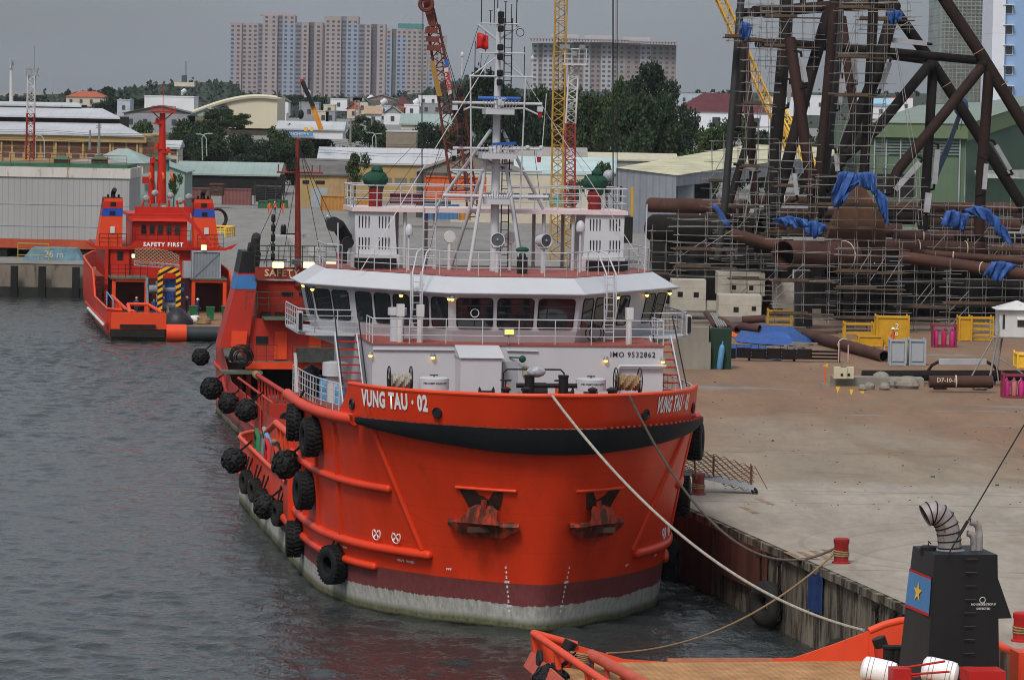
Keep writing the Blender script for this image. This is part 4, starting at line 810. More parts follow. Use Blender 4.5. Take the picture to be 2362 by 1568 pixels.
# leaning port and starboard funnels, joined by the lettered beam
def poly2(pts,s,dep,m_,name,par):
    g=MB(); g.ext([s2(*(LS(x,y,s))) for x,y in pts],(0,dep,0)); return g.obj(name,m_,par)
def fun2(mir=False):
    def pl(pts,s,dep,m_,name,par,off=0):
        q=[LS(x,y,s) for x,y in pts]; q=[Vector((1.6-p.x if mir else p.x,p.y-off,p.z)) for p in q]; g=MB(); g.ext([s2(*p) for p in q],(0,dep,0)); return g.obj(name,m_,par)
    f=pl([(560,583),(602,586),(596,632),(572,800),(506,803),(551,632)],97,3.2,ORRED,'funnel',S2)
    pl([(560,580),(602,583),(596,630),(550,630)],97,3.3,FUNK,'black_top',f,.03); pl([(550,630),(596,630),(595,634),(549,634)],97,3.3,SIGRED,'red_band',f,.03); pl([(549,634),(595,634),(590,667),(541,667)],97,3.3,mat('blue band paint',(.045,.16,.38),.5,.15),'blue_band',f,.03)
    pl([(535,765),(571,765),(567,800),(533,800)],96.5,.6,ORLITE,'locker',f,.0)
    g=MB(); 
    for x,y0,y1,r in((589,583,556,.3),(575,583,573,.14)):
        p=LS(x,y0,98); q=LS(x,y1,98); px_=1.6-p.x if mir else p.x; g.tube([s2(px_,98,p.z-.2),s2(px_,98,q.z),s2(px_+.1,98.6,q.z+.25)],r,12)
    g.obj('exhaust',BLACK,f,smooth=True)
fun2(); fun2(True)
g=MB(); bz=LS(690,631,96.5).z; g.bx(-3.0,3.1,30.6,30.9,bz-.38,bz+.38); bm_=g.obj('lettered_beam',DKRED,S2)
text('SAFETY - FIRST',.62,mat('faded cream lettering',(.55,.42,.25),.6,.25,4),bm_,lambda a,b:(LS(692,631,96.5).x-.8+a,30.55,bz+b),'lettering',fat=.02,space=1.12)
g=MB(); g.rail([(-3,30.8,bz+.4),(3.1,30.8,bz+.4)],1.35,4,.8,.03); g.rail([(-3.6,30.2,6.3+.9),(3,30.2,7.2)],1.2,3,.7,.025); g.obj('railing',mat('dark green rail',(.03,.05,.03),.6),S2)
for x in(641,712,762): p=LS(x,611,96.2); flood(p.x-.8,p.y-66,p.z,LAMPW,S2,.75,.42)
flood(LS(683,612,96.2).x-.8,30.3,bz+.75,GLASS2,S2,.6,.35)
g=MB(); p=LS(686,320,99); q=LS(688,625,99); g.tube([s2(q.x,99,q.z-1),s2(p.x,99,p.z)],[.25,.12],10); m2=g.obj('mast',mat('dark mast red',(.17,.022,.015),.55,.3,2),S2,smooth=True)
g=MB(); z_=LS(686,398,99).z; g.tube([s2(q.x-1.5,99,z_),s2(q.x+1.5,99,z_)],.06,6); [g.tube([s2(q.x+k,99,z_),s2(q.x+k,99,z_+.5)],.04,5) for k in(-1.4,-.9,.8,1.3)]; g.obj('yardarm',DKRED,m2)
g=MB(); z_=LS(686,540,99).z; g.tube([s2(q.x-1.2,99,z_),s2(q.x,99,z_)],.05,6); g.lathe([(.12,0),(.2,.15),(.18,.5),(.12,.6)],s2(q.x-1.0,99,z_),8); g.obj('masthead_lamp',BLACK,m2)
for dx in(-3.5,-2.4,-1.2,1.4,2.6,3.4): rtube('stay',[s2(q.x,99,17.5),s2(q.x+dx,97.5,bz+.5)],.025,DARKST,m2,4)
g=MB(); p=LS(629,612,97.5); z1=LS(629,512,97.5).z; g.tube([s2(p.x,97.5,p.z),s2(p.x,97.5,z1)],.05,6); [g.lathe([(.1,0),(.14,.05),(.14,.4),(.1,.5)],s2(p.x,97.5,p.z+.3+k*.62),8) for k in range(5)]; g.tube([s2(p.x-.9,97.5,p.z+.35),s2(p.x+.9,97.5,p.z+.35)],.05,5); g.obj('signal_mast',BLACK,S2)
for x,y,w_ in((671,547,1.2),(718,574,1.1)):
    g=MB(); p=LS(x,y,100); g.lattice(s2(p.x,100,bz),s2(p.x,100,p.z-.4),.35,.35,5,.03); g.box(s2(p.x,100,p.z-.2),(.5,.4,.4)); r_=g.obj('radar_post',WHITE2,S2); g=MB(); g.box(s2(p.x,100,p.z+.1),(w_*2,.12,.16)); g.obj('scanner_bar',WHITE2,r_)
# deckhouse
zb1,zb2=6.6,8.7
g=MB(); g.bx(-3.2,4.2,31.5,44,3.9,6.6); d1=g.obj('lower_house',ORRED,S2)
g=MB(); g.bx(-2.6,4.0,33,42,6.6,9.0); d2=g.obj('wheelhouse',ORRED,S2); g=MB(); g.bx(-2.8,4.2,32.8,42.2,9.0,9.12); g.obj('roof',WHITE2,d2)
g=MB(); g.bx(-2.4,3.2,30.2,33,6.6,6.72); g.obj('walkway',mat('green grey deck paint',(.10,.12,.09)),S2)
for x0,x1,y0,y1 in((681,711,717,743),(729,752,717,744),(632,655,718,740),(600,625,718,740)):
    a,b=LS(x0,y0,99),LS(x1,y1,99); g=MB(); g.bx(a.x-.8,b.x-.8,32.93,32.99,b.z,a.z); wf=g.obj('window',DKRED,d2); g=MB(); g.bx(a.x-.75,b.x-.85,32.9,32.925,b.z+.05,a.z-.05); g.obj('pane',GLASS,wf)
for x0,x1 in((650,675),(690,716)):
    a=LS(x0,672,99); b=LS(x1,681,99); g=MB(); g.bx(a.x-.8,b.x-.8,32.9,32.98,b.z,a.z); g.obj('vent_grille',DARKST,d2)
a,b=LS(590,775,97.5),LS(618,792,97.5); g=MB(); g.bx(a.x-.8,b.x-.8,31.4,31.48,b.z,a.z); g.obj('dark_opening',BLACK,d1)
for x in(-1.2,1.0): g=MB(); g.bx(x-.4,x+.4,31.42,31.48,4.0,5.8); g.obj('door',ORLITE,d1)
g=MB(); g.bx(-3.6,4.4,29.6,30.0,3.5,3.92); g.bx(4.2,4.4,8,30,3.5,3.9); g.obj('deck_beam',ORLITE,S2)
for x in(-3.4,-.2,2.4,4.0): g=MB(); g.bar((x,29.8,1.5),(x,29.8,3.6),.3,.3); g.obj('deck_pillar',ORRED,S2)
g=MB(); g.bx(-3.4,4.2,34,34.2,1.5,3.9); g.obj('winch_room_wall',DARKST,S2)
g=MB(); g.rail([(-3.6,29.8,3.95),(-1.6,29.8,3.95)],1.1,3,.6); g.rail([(-.6,29.8,3.95),(4.2,29.8,3.95)],1.1,3,.8); g.obj('railing',mat('dark green rail',(.03,.05,.03)),S2)
g=MB(); c=LS(556,833,95); 
for k in range(9): g.torus(s2(c.x+rnd.uniform(-.15,.15),95-.1*k,c.z+.35+rnd.uniform(-.05,.05)),.72-.09*(k%5),.035,(.05,1,.25),22,5)
g.obj('hose_coil',BLACK,S2,smooth=True)
g=MB(); g.bx(c.x-.8-1.3,c.x-.8+1.3,28,30,c.z-.75,c.z-.6); g.obj('hose_platform',mat('green grey deck paint',(.10,.12,.09)),S2)
g=MB(); g.bx(-.4,4.2,28.9,29.7,4.0,4.9); g.obj('tarpaulin_bundle',mat('grey green tarpaulin',(.05,.055,.05),.7,.4,3,bump=.6),S2)
g=MB(); g.lathe([(.35,1.5),(.4,2.3),(.38,2.5)],(3.0,27,0),14); g.obj('green_barrel',GREEN,S2)
# ---------------- third ship ----------------
C3=-.7
S3=thing('tug_supply_ship','bright red ship with two blue-banded funnels and SAFETY FIRST over its work deck','ship',tuple(wor(C3,176,0)),TH)
def s3p(x,y,s): p=LS(x,y,s); return Vector((p.x-C3,p.y-176,p.z))
def Z3(zx,zy,s): return s3p(196+.1839*zx,507.5+.1839*zy,s)
H3=hull_mat('bright red hull',.55,.2,(.54,.026,.010))
ss3=[0,1,2,4,8,14,20,24,26,30,36,42,48,52,55,57]
def hb3(s): return 5.0 if s<.5 else (5.9 if s<1.5 else 6.15)-(max(0,s-40)**2*.018)
def tp3(s): return 2.6 if s<20 else 2.6+min(1,(s-20)/4)*2.2+max(0,s-24)*.025
g=MB()
for sg in(-1,1): g.loft([[Vector((sg*hb3(s)*(1 if z>.3 else .93),s,-1+(tp3(s)+1)*z)) for s in ss3] for z in(0,.2,.4,.6,.8,1)])
g.loft([[Vector((x*5.9,.1,z)) for x in(-1,0,1)] for z in(-1,.5,1.1)]); g.obj('hull',H3,S3,smooth=True)
g=MB(); g.add([(-5.9,0,1.15),(5.9,0,1.15),(5.9,27,1.15),(-5.9,27,1.15)],[(0,1,2,3)]); g.obj('work_deck',mat('worn deck timber',(.22,.13,.075),.85,.35,1.2),S3)
g=MB(); g.add([(-5.9,27,4.1),(5.9,27,4.1),(5.6,44,4.1),(0,56,4.1),(-5.6,44,4.1)],[(0,1,2,3,4)]); g.obj('main_deck',DECKR,S3)
g=MB(); g.bx(-5.9,-1.3,-.3,.1,1.0,2.35); st_=g.obj('stern_bulwark',ORLITE,S3); g=MB(); g.bx(-5.2,-2.2,-.5,-.3,1.15,1.4); g.bx(-6,-1.4,-.5,.0,.35,.95); g.obj('stern_fender',RUBD,st_)
g=MB(); g.lathe([(.78,-1.3),(.78,.4)],(0,0,.65),20,(1,0,0)); g.obj('roller_cheek',ORLITE,S3,smooth=True)
g=MB(); g.lathe([(.62,.4),(.62,5.8)],(0,0,.65),24,(1,0,0)); g.obj('stern_roller',mat('black roller',(.03,.035,.04),.5,.2),S3,smooth=True)
g=MB(); g.tube([(-4.9,16,2.9),(-4.6,6,2.6),(-4.5,3,2.5),(-3.9,.4,2.4)],.15,8); g.tube([(-4.2,3.2,2.9),(-2.6,3.2,2.9),(-1.6,.5,2.35)],.15,8); g.tube([(-4.3,.5,2.3),(-4.3,3.2,2.9)],.15,8); g.tube([(-2.6,3.2,2.9),(-2.6,3.2,1.2)],.15,8)
[g.bar((-4.8,s,1.1),(-4.8,s,2.8),.12,.5) for s in(5,7,9,11,13,15)]; g.obj('crash_rail',ORLITE,S3,smooth=True)
g=MB(); g.tube([(-5.3,17,2.0),(-5.3,17,3.2),(-5.2,9,2.9),(-5.2,9,2.0)],.06,6); g.obj('light_blue_pipe',BLUELT,S3)
g=MB(); g.tube([(-6.25,s,1.35) for s in range(1,36,3)],.12,6); g.obj('rubbing_strake',ORRED,S3)
g=MB(); [g.ball((-6.42,2+.55*k,1.2),.13,6,4) for k in range(46)]; o=g.obj('white_float_line',WHITE2,S3)
g=MB(); [g.bar((-6.05,s,1.2),(-6.0,s,tp3(s)-.1),.1,.3) for s in range(20,40,3)]; g.obj('bulwark_stay',ORRED,S3)
g=MB(); [g.tube([(sg*hb3(s),s,tp3(s)) for s in ss3],.1,6) for sg in(-1,1)]; g.obj('bulwark_rail',ORLITE,S3)
# house: lettered deck edge, bridge, funnels
zk=LS(372,565,200).z
g=MB(); g.bx(-5.0,5.0,24.6,40,4.1,zk-.3); lh=g.obj('deckhouse',RED3,S3)
g=MB(); g.bx(-5.7,5.7,24.0,40,zk-.3,zk-.2); g.obj('bridge_deck',DKRED,S3)
g=MB(); g.ext([(-3.0,23.9,zk-.3),(3.0,23.9,zk-.3),(2.4,23.9,zk+.32),(-2.4,23.9,zk+.32)],(0,.15,0)); g.bx(-5.8,5.8,23.92,24.05,zk-.45,zk-.2); lb_=g.obj('lettered_fascia',RED3,S3)
text('SAFETY FIRST',.5,LW,lb_,lambda a,b:(a+.12,23.87,zk+.03+b),'lettering',fat=.02,space=1.22)
zw0,zw1=LS(372,547,202).z-.0,LS(372,505,202).z
g=MB(); g.bx(-2.5,2.5,27,36,zk-.2,zw1+.1); wh3=g.obj('wheelhouse',RED3,S3); g=MB(); g.ext([(-2.8,26.6,zw1-.25),(2.8,26.6,zw1-.25),(2.8,27.5,zw1+.35),(-2.8,27.5,zw1+.35)],(0,.3,0)); g.bx(-2.8,2.8,27.2,36,zw1+.1,zw1+.4); g.obj('roof',RED3,wh3)
for k in range(5):
    x=-1.45+k*.76; g=MB(); zc=LS(372,529,203).z; g.bx(x-.28,x+.28,26.93,26.99,zc-.45,zc+.45); wf=g.obj('window',DKRED,wh3); g=MB(); g.bx(x-.22,x+.22,26.9,26.92,zc-.38,zc+.38); g.obj('pane',GLASS,wf)
g=MB(); g.rail([(-5.6,24.1,zk-.2),(-3.2,24.1,zk-.2)],1.15,3,.8); g.rail([(-2.4,24.2,zk),(2.6,24.2,zk)],1.3,3,1.1,.018); g.rail([(3.2,24.1,zk-.2),(5.6,24.1,zk-.2)],1.15,3,.8); g.obj('railing',DARKST,S3)
for sg in(-1,1):
    x0=-4.35 if sg<0 else 3.75; zt=LS(283,458,200).z; zb=zk-.3
    def q4(w0,w1,y0,z0,z1,o0,o1): return [(x0-w0+o0,y0,z0),(x0+w0+o0,y0,z0),(x0+w1+o1,y0,z1),(x0-w1+o1,y0,z1)]
    def off(z): return .35*sg*(1-(z-zb)/(zt-zb))
    def wd(z): return 1.15-.32*(z-zb)/(zt-zb)
    def band(z0,z1,y0,dep,m_,name,par): g=MB(); g.ext(q4(wd(z0),wd(z1),y0,z0,z1,off(z0),off(z1)),(0,dep,0)); return g.obj(name,m_,par)
    hh=zt-zb; f=band(zb,zt,24.4,3.2,ORLITE,'funnel',S3); band(zb+hh*.64,zb+hh*.80,24.37,3.26,mat('strong blue band',(.02,.07,.38),.5),'blue_band',f); band(zb+hh*.8,zb+hh*.93,24.37,3.26,RED3,'red_band',f); band(zb+hh*.93,zt+.02,24.5,3.3,DARKST,'funnel_top',f)
    g=MB(); [g.bx(x0-.25+off(zb+hh*k),x0+.25+off(zb+hh*k),24.33,24.36,zb+hh*k-.18,zb+hh*k+.18) for k in(.7,.88)]; g.obj('louvre',BLACK,f)
    g=MB(); g.tube([(x0,25.5,zt-.1),(x0,25.5,zt+.45),(x0+.1,25.0,zt+.75)],.22,12); g.tube([(x0-.45,25.5,zt-.1),(x0-.45,25.4,zt+.3)],.1,8); g.tube([(x0+.5,25.5,zt-.1),(x0+.5,25.4,zt+.3)],.1,8); g.obj('exhaust',BLACK,f,smooth=True)
    g=MB(); g.bx(x0-.1+off(zb+2),x0+.3+off(zb+2),24.3,24.34,zb+1.3,zb+1.9); g.obj('notice_plate',WHITE2,f)
    g=MB(); g.ext([(sg*5.6,24,zk-.45),(sg*6.3,24,zk-.3),(sg*6.9,24,zk+.25),(sg*5.6,24,zk-.25)],(0,.15,0)); g.obj('side_boom_rest',RED3,S3)
g=MB(); a=s3p(415,480,198); b=s3p(487,566,197); g.bar(a,b,.28,.3); g.obj('deck_crane_jib',RED3,S3)
# red mast
mp_=lambda x,y: s3p(x,y,208)
g=MB(); a,b=mp_(372,470),mp_(375,262); g.tube([a,b],[.48,.27],12); m3=g.obj('mast',SIGRED if 0 else RED3,S3,smooth=True)
g=MB(); a,b=mp_(349,470),mp_(351,365); g.tube([a,b],[.35,.2],10); g.obj('second_mast',RED3,S3,smooth=True)
g=MB()
c=mp_(376,258); g.bx(c.x-1.1,c.x+1.1,c.y-.8,c.y+.8,c.z-.08,c.z+.06); g.rail([(c.x-1.1,c.y-.8,c.z),(c.x+1.1,c.y-.8,c.z)],.5,2,.5,.025); [g.bar((c.x+s_*1.0,c.y,c.z),(c.x,c.y,c.z-.9),.1) for s_ in(-1,1)]; g.tube([c+Vector((0,0,0)),c+Vector((0,0,2.6))],.03,5); g.obj('mast_platform',RED3,m3)
for x,y,w_ in((362,285,.8),(362,343,1.0),(388,352,1.2),(355,375,.6)):
    c=mp_(x,y); g=MB(); g.bx(c.x-w_/2,c.x+w_/2,c.y-.4,c.y+.4,c.z-.06,c.z+.06); g.lathe([(.14,.05),(.18,.1),(.1,.5)],c,8); g.obj('lamp_bracket',RED3,m3)
g=MB(); c=mp_(372,440)
for k,(dx,dz) in enumerate(((-1.6,0),(-.8,.5),(.6,.3),(1.5,-.2),(0,-.9),(2.3,.2))): g.lathe([(.2,0),(.3,.15),(.3,.5),(.15,.6)],(c.x+dx,c.y-2,c.z+dz-.7),10,(.2,-1,.1))
g.obj('lifeboat_gear',mat('grey machinery',(.3,.3,.3),.5,.4,2),S3)
g=MB(); [g.tube([(c.x+x_,c.y-3,zw1+.2),(c.x+x_*.8,c.y-3,zw1+1.6)],.09,6) for x_ in(-2.2,-1.4,-.5,.6,1.5,2.3)]; g.bx(c.x-2.6,c.x+2.8,c.y-3.2,c.y-2.8,zw1+.4,zw1+1.0); g.obj('roof_machinery',RED3,S3)
g=MB(); [g.torus((c.x+x_,c.y-1,c.z+1.3),.35,.1,(1,0,.2),10,6) for x_ in(-1.1,.1,.9)]; g.obj('orange_rope_loops',OVO,S3)
# after part: side structures, container, winch frame
for x0,x1 in((-4.5,-1.6),(2.6,5.4)):
    g=MB(); zz=Z3(500,740,196).z
    for x in(x0,x1): g.bar((x,20.3,1.15),(x,20.3,zz),.32,.3)
    g.bar((x0,20.3,zz-.1),(x1,20.3,zz-.1),.3,.3); fr=g.obj('portal_frame',ORLITE,S3)
    g=MB(); g.bx(x0-.3,x1+.2,20,24.4,zz,zz+.14); g.obj('platform',mat('green grey deck paint',(.10,.12,.09)),fr)
g=MB(); g.rail([(-4.8,20.1,zz+.14),(-1.5,20.1,zz+.14)],1.15,3,.7,.025); g.obj('railing',DARKST,S3)
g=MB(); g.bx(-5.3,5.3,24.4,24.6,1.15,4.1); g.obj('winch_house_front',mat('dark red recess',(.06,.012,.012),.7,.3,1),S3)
g=MB(); g.bx(-4.6,-2.9,24.2,24.4,3.9,zk-.3); g.bx(-5.1,-4.8,23.9,24.6,1.2,zk-.3); g.obj('corner_post',RED3,S3)
g=MB(); a=Z3(415,400,199); b=Z3(490,510,199); g.bx(a.x,b.x,24.15,24.19,b.z,a.z); g.obj('doorway',BLACK,S3)
g=MB(); [g.box((-5.45,18.5+k*.7,1.4+k*.36),(1.0,.35,.06)) for k in range(8)]; g.obj('stairway',DARKST,S3)
a=Z3(1350,745,196); b=Z3(1700,400,196)
ct=thing('deck_container','grey ribbed container standing on the red frame of the far ship','container',tuple(wor((a.x+b.x)/2+C3,197.3,a.z)),TH); w_=(b.x-a.x)/2; h_=b.z-a.z
g=MB(); g.bx(-w_,w_,-1.2,1.2,.02,h_); g.obj('box',mat('corrugated grey',(.21,.24,.27),.5,.15,1,lines=('x',.28,.3,.5)),ct); g=MB(); [g.bar((sx*w_,-1.22,.02),(sx*w_,-1.22,h_),.12) for sx in(-1,1)]; g.bar((-w_,-1.22,h_),(w_,-1.22,h_),.12); g.bar((-w_,-1.22,.06),(w_,-1.22,.06),.12); g.obj('frame',GREYP,ct); g=MB(); g.tube([(-w_,-1.28,.1),(w_,-1.28,h_)],.025,4); g.obj('lashing',STEEL,ct)
g=MB(); g.bx(-w_-.75,-w_-.05,-.6,1,.1,h_*.62); g.obj('side_unit',GREYP,ct)
flood(Z3(1490,345,196).x,20,Z3(1490,345,196).z,LAMPW,S3,.5,.5); flood(Z3(605,450,196).x,20,Z3(605,450,196).z,mat('lit green lamp',(.6,1,.2),.4,0,1,emit=5),S3,.3,.35)
g=MB(); p0=Z3(940,910,190); p1=Z3(1170,910,190); zt_=Z3(1000,625,190).z
for p in(p0,p1): g.bar((p.x,14,1.15),(p.x,14,zt_-.3),.42,.5)
for s_,p in((1,p0),(-1,p1)): g.bar((p.x,14,zt_-.35),(p.x+s_*.4,14,zt_),.4,.5)
g.bar((p0.x+.3,14,zt_),(p1.x-.3,14,zt_),.3,.5)
HZ=mat('black and yellow hazard stripes',(.75,.36,.02),.5,.1)
n=HZ.node_tree.nodes; l=HZ.node_tree.links.new; tc=n.new('ShaderNodeTexCoord'); sx=n.new('ShaderNodeSeparateXYZ'); l(tc.outputs['Object'],sx.inputs[0]); ab=n.new('ShaderNodeMath'); ab.operation='MULTIPLY_ADD'; ab.inputs[1].default_value=-.55; l(sx.outputs[0],ab.inputs[0]); l(sx.outputs[2],ab.inputs[2]); md=n.new('ShaderNodeMath'); md.operation='PINGPONG'; md.inputs[1].default_value=.27; l(ab.outputs[0],md.inputs[0]); cp=n.new('ShaderNodeMath'); cp.operation='GREATER_THAN'; cp.inputs[1].default_value=.13; l(md.outputs[0],cp.inputs[0]); mxx=n.new('ShaderNodeMix'); mxx.data_type='RGBA'; l(cp.outputs[0],mxx.inputs[0]); mxx.inputs[6].default_value=(.012,.012,.012,1); mxx.inputs[7].default_value=(.75,.36,.02,1); l(mxx.outputs[2],n['Principled BSDF'].inputs['Base Color'])
wf_=g.obj('winch_gantry',HZ,S3)
g=MB(); g.lathe([(.5,p0.x-.2),(.5,p1.x+.2)],(0,15.2,2.2),16,(1,0,0)); g.lathe([(.35,p0.x-.9),(.35,p1.x+.5)],(0,14.9,3.6),12,(1,0,0)); [g.bar((p0.x-1+.9*k,14.8,1.2),(p0.x-1.1+.9*k,15,4.6-.3*k),.22,.3) for k in range(4)]; g.obj('winch',mat('grey blue machinery',(.20,.24,.28),.5,.5,2),S3)
g=MB(); g.bx(p0.x+.5,p1.x-.3,14.6,14.9,2.6,4.5); g.bx(p1.x+.1,p1.x+.6,14.6,15.2,3.0,4.2); g.obj('blue_hose_bundle',mat('dark blue cloth',(.02,.05,.22),.7,.5,4),S3)
g=MB(); a,b=Z3(620,540,193),Z3(1180,590,193)
def net(mb,fn,nu,nv,r=.03):
    for i in range(nu):
        for j in range(nv):
            for (p,q) in(((i,j),(i+1,j+1)),((i+1,j),(i,j+1))): mb.tube([fn(p[0]/nu,p[1]/nv),fn(q[0]/nu,q[1]/nv)],r,4,False)
net(g,lambda u,v:Vector((a.x+(b.x-a.x)*u,17-.3*math.sin(u*6+v*2),a.z+(b.z-a.z)*u+1.55*v*(1-.35*abs(u-.4)-.5*max(0,u-.8)))),11,5,.035); nt_=g.obj('gangway_net',mat('tan netting',(.35,.27,.17),.9),S3); g=MB(); g.lattice(a,b,.35,.35,10,.04,(0,1,0)); g.obj('gangway',GREYP,nt_)
# things on its deck
def P3(zx,zy,s): p=LS(196+.1839*zx,507.5+.1839*zy,s); return wor(p.x,s,p.z)
g=MB(); 
rn=random.Random(3); n_=14; prof=[(1.35,0),(1.3,.35),(1.0,.8),(.45,1.25),(.05,1.5)]
vs=[Vector((r*(1+.12*math.sin(3*k+r*4))*math.cos(2*math.pi*k/n_),.8*r*math.sin(2*math.pi*k/n_),z)) for r,z in prof for k in range(n_)]; g.add(vs,[(i*n_+k,i*n_+(k+1)%n_,(i+1)*n_+(k+1)%n_,(i+1)*n_+k) for i in range(4) for k in range(n_)]+[tuple(4*n_+k for k in range(n_))])
p=wor(LS(196+.1839*1060,0,178.5).x*0-.7,180.5,1.17); one(g,'covered_pile',mat('black plastic sheet',(.02,.02,.025),.35,.4,4,bump=.5),'black plastic sheet peaked over a pile on the far work deck','cargo',(0,0,0),smooth=True).location=p
for i,(x,y,r) in enumerate(((-2.3,181.5,.55),(-1.1,182.2,.6),(.1,182.2,.55),(.9,181.8,.55))):
    g=MB(); g.ball((0,0,.3),r,10,7,(1.2,.9,.75)); one(g,'bulk_bag',mat('white woven bag',(.6,.58,.56),.8,.3,3),['white bulk bag left of the black sheet','white bulk bag just behind the black sheet peak','white bulk bag behind the right flank of the black sheet','rightmost white bulk bag, beside the rope coil'][i],'bag',(0,0,0),'white bags behind the black sheet',True).location=wor(x,y,1.17)
g=MB(); [g.torus((rn.uniform(-.08,.08),0,.1+.09*k),.6-.02*k,.06,(0,0,1),18,5) for k in range(6)]; one(g,'rope_coil',ROPE2,'tan rope coil lying right of the black plastic sheet','rope',(0,0,0)).location=wor(1.6,180.8,1.17)
for i,(x,y) in enumerate(((1.2,187.5),(2.6,186.3),(4.0,187.3),(4.6,186.3))):
    t=thing('wheelie_bin',['green bin nearest the striped gantry on the far deck','second green bin, in front of the red pillar','third green bin, close beside the last one','rightmost green bin on the far ship deck'][i],'bin',tuple(wor(x,y,1.17)),TH,'green bins on the far deck')
    g=MB(); g.add([(-.25,-.3,0),(.25,-.3,0),(.25,.3,0),(-.25,.3,0),(-.34,-.4,1.1),(.34,-.4,1.1),(.34,.4,1.1),(-.34,.4,1.1)],[(3,2,1,0),(0,1,5,4),(1,2,6,5),(2,3,7,6),(3,0,4,7),(4,5,6,7)]); g.obj('body',GREEN,t); g=MB(); g.box((0,0,1.15),(.74,.88,.08)); g.obj('lid',GREEN,t)
# ---------------- people ----------------
def person(label,at,m_top,m_leg,helm=HELM,rz=0,step=.15,h=1.72,arm=.15,group='people at the port'):
    k=h/1.72; t=thing('person',label,'person',tuple(at),rz,group); e=[];V=[];Rr=[]
    def ad(p,r,par=None): V.append(Vector(p)*k); Rr.append(r*k); i=len(V)-1; (e.append((par,i)) if par is not None else None); return i
    pel=ad((0,0,.93),.15); sp_=ad((0,0,1.15),.14,pel); ch=ad((0,0,1.36),.165,sp_); nk=ad((0,-.01,1.5),.06,ch); hd=ad((0,-.02,1.6),.085,nk); ad((0,-.02,1.68),.08,hd)
    for s_ in(-1,1):
        hip=ad((s_*.09,0,.86),.1,pel); kn=ad((s_*.11,-s_*step*.4-.02,.48),.065,hip); an=ad((s_*.11,s_*-step*.9+.02,.09),.05,kn); ad((s_*.12,s_*-step*.9-.13,.04),.04,an)
        sh=ad((s_*.19,0,1.42),.07,ch); el=ad((s_*.27,.03,1.14),.05,sh); wr=ad((s_*.25,-arm,.93),.036,el); ad((s_*.24,-arm-.06,.84),.035,wr)
    me=bpy.data.meshes.new('body'); me.from_pydata(V,e,[]); o=bpy.data.objects.new('body',me); COL.objects.link(o); sk=o.modifiers.new('s','SKIN'); 
    for i,r in enumerate(Rr): me.skin_vertices[0].data[i].radius=(r,r*.85)
    me.skin_vertices[0].data[0].use_root=True; sb=o.modifiers.new('d','SUBSURF'); sb.levels=1; sb.render_levels=1
    m2=bpy.data.meshes.new_from_object(o.evaluated_get(bpy.context.evaluated_depsgraph_get())); bpy.data.objects.remove(o)
    m2.materials.clear(); [m2.materials.append(q) for q in(m_top,m_leg,SKIN)]
    for f in m2.polygons:
        z=f.center.z/k; f.material_index=2 if z>1.5 or (z<.93 and abs(f.center.x)>.21*k) else (1 if z<.95 else 0); f.use_smooth=True
    b=bpy.data.objects.new('body',m2); COL.objects.link(b); b.parent=t
    if helm:
        g=MB(); g.lathe([(.125*k,0),(.12*k,.05*k),(.09*k,.11*k),(.02*k,.14*k)],(0,-.02*k,1.66*k),12); g.ext([Vector((x,y,1.66))*k for x,y in((-.08,-.12),(.08,-.12),(.05,-.2),(-.05,-.2))],(0,0,.02*k)); g.obj('helmet',helm,t,smooth=True)
    return t
for zx,zy,s,lb,mt,rz in((645,1050,190,'worker in navy and tan helmet standing under the far left frame, back turned',OVB,2.9),(865,1080,189,'bare-headed worker in blue overalls left of the striped gantry',mat('blue overalls',(.02,.05,.16),.8),.4),(995,1040,191,'worker in a white helmet inside the striped gantry',OVB,3.0),(1410,1060,189,'worker with a white helmet beside the green bins',mat('blue overalls',(.02,.05,.16),.8),1.2),(1275,1030,192,'worker in a white helmet crouched over a red crate',OVB,2)):
    p=P3(zx,zy,s); person(lb,(p.x,p.y,1.17),mt,mt,None if 'bare' in lb else (mat('tan helmet',(.6,.4,.25)) if 'tan' in lb else HELM),rz,h=1.7)
for x,y,lb,mt,ml,hl,rz in((621,494,'leftmost of three workers in orange overalls walking on the yard',OVO,OVO,None,.2),(634,494,'middle worker in an orange jacket and dark trousers with a white helmet',OVO,OVB,HELM,.1),(653,494,'right worker of the three in orange overalls',OVO,OVO,None,-.3),(755,528,'worker in dark teal walking alone across the grey yard',mat('teal overalls',(.02,.08,.12),.8),mat('teal overalls',(.02,.08,.12),.8),HELM,2.8),(803,560,'worker in blue walking just left of the white funnel',mat('teal overalls',(.02,.08,.12),.8),mat('teal overalls',(.02,.08,.12),.8),None,2.5),(2058,812,'worker in orange with a white helmet by the yellow cage',OVO,OVO,HELM,1.0)):
    p=G(x,y,3.3); person(lb,p,mt,ml,hl,rz,step=.3)
# ---------------- nearest ship (its stern enters at the bottom) ----------------
N0=-24
SN=thing('orange_tug','orange ship stern with timber deck and black funnel entering the bottom right corner','ship',tuple(wor(1.6,N0,0)),TH)
def n_(x,y,s): p=LS(x,y,s); return Vector((p.x-1.6,p.y-N0,p.z))
zd=n_(1660,1524,N0).z-.02; zr=n_(1231,1460,N0).z; xl=n_(1231,1460,N0).x
TD=mat('bleached timber deck',(.38,.20,.085),.8,.35,1.2,streak=1,lines=('x',.24,.45,.10),rust=.25,rustcol=(.25,.09,.03))
g=MB(); g.add([(xl+.2,0,zd),(8.6,0,zd),(8.6,-60,zd),(xl+.2,-60,zd)],[(0,1,2,3)]); g.obj('timber_deck',TD,SN)
g=MB(); g.bx(xl,8.8,-.05,.25,-1,zd-.05); g.bx(xl,xl+.2,-60,.1,-1,zd+.1); g.bx(8.6,8.9,-60,.1,-1,zd+.1); g.obj('hull',ORANGE,SN)
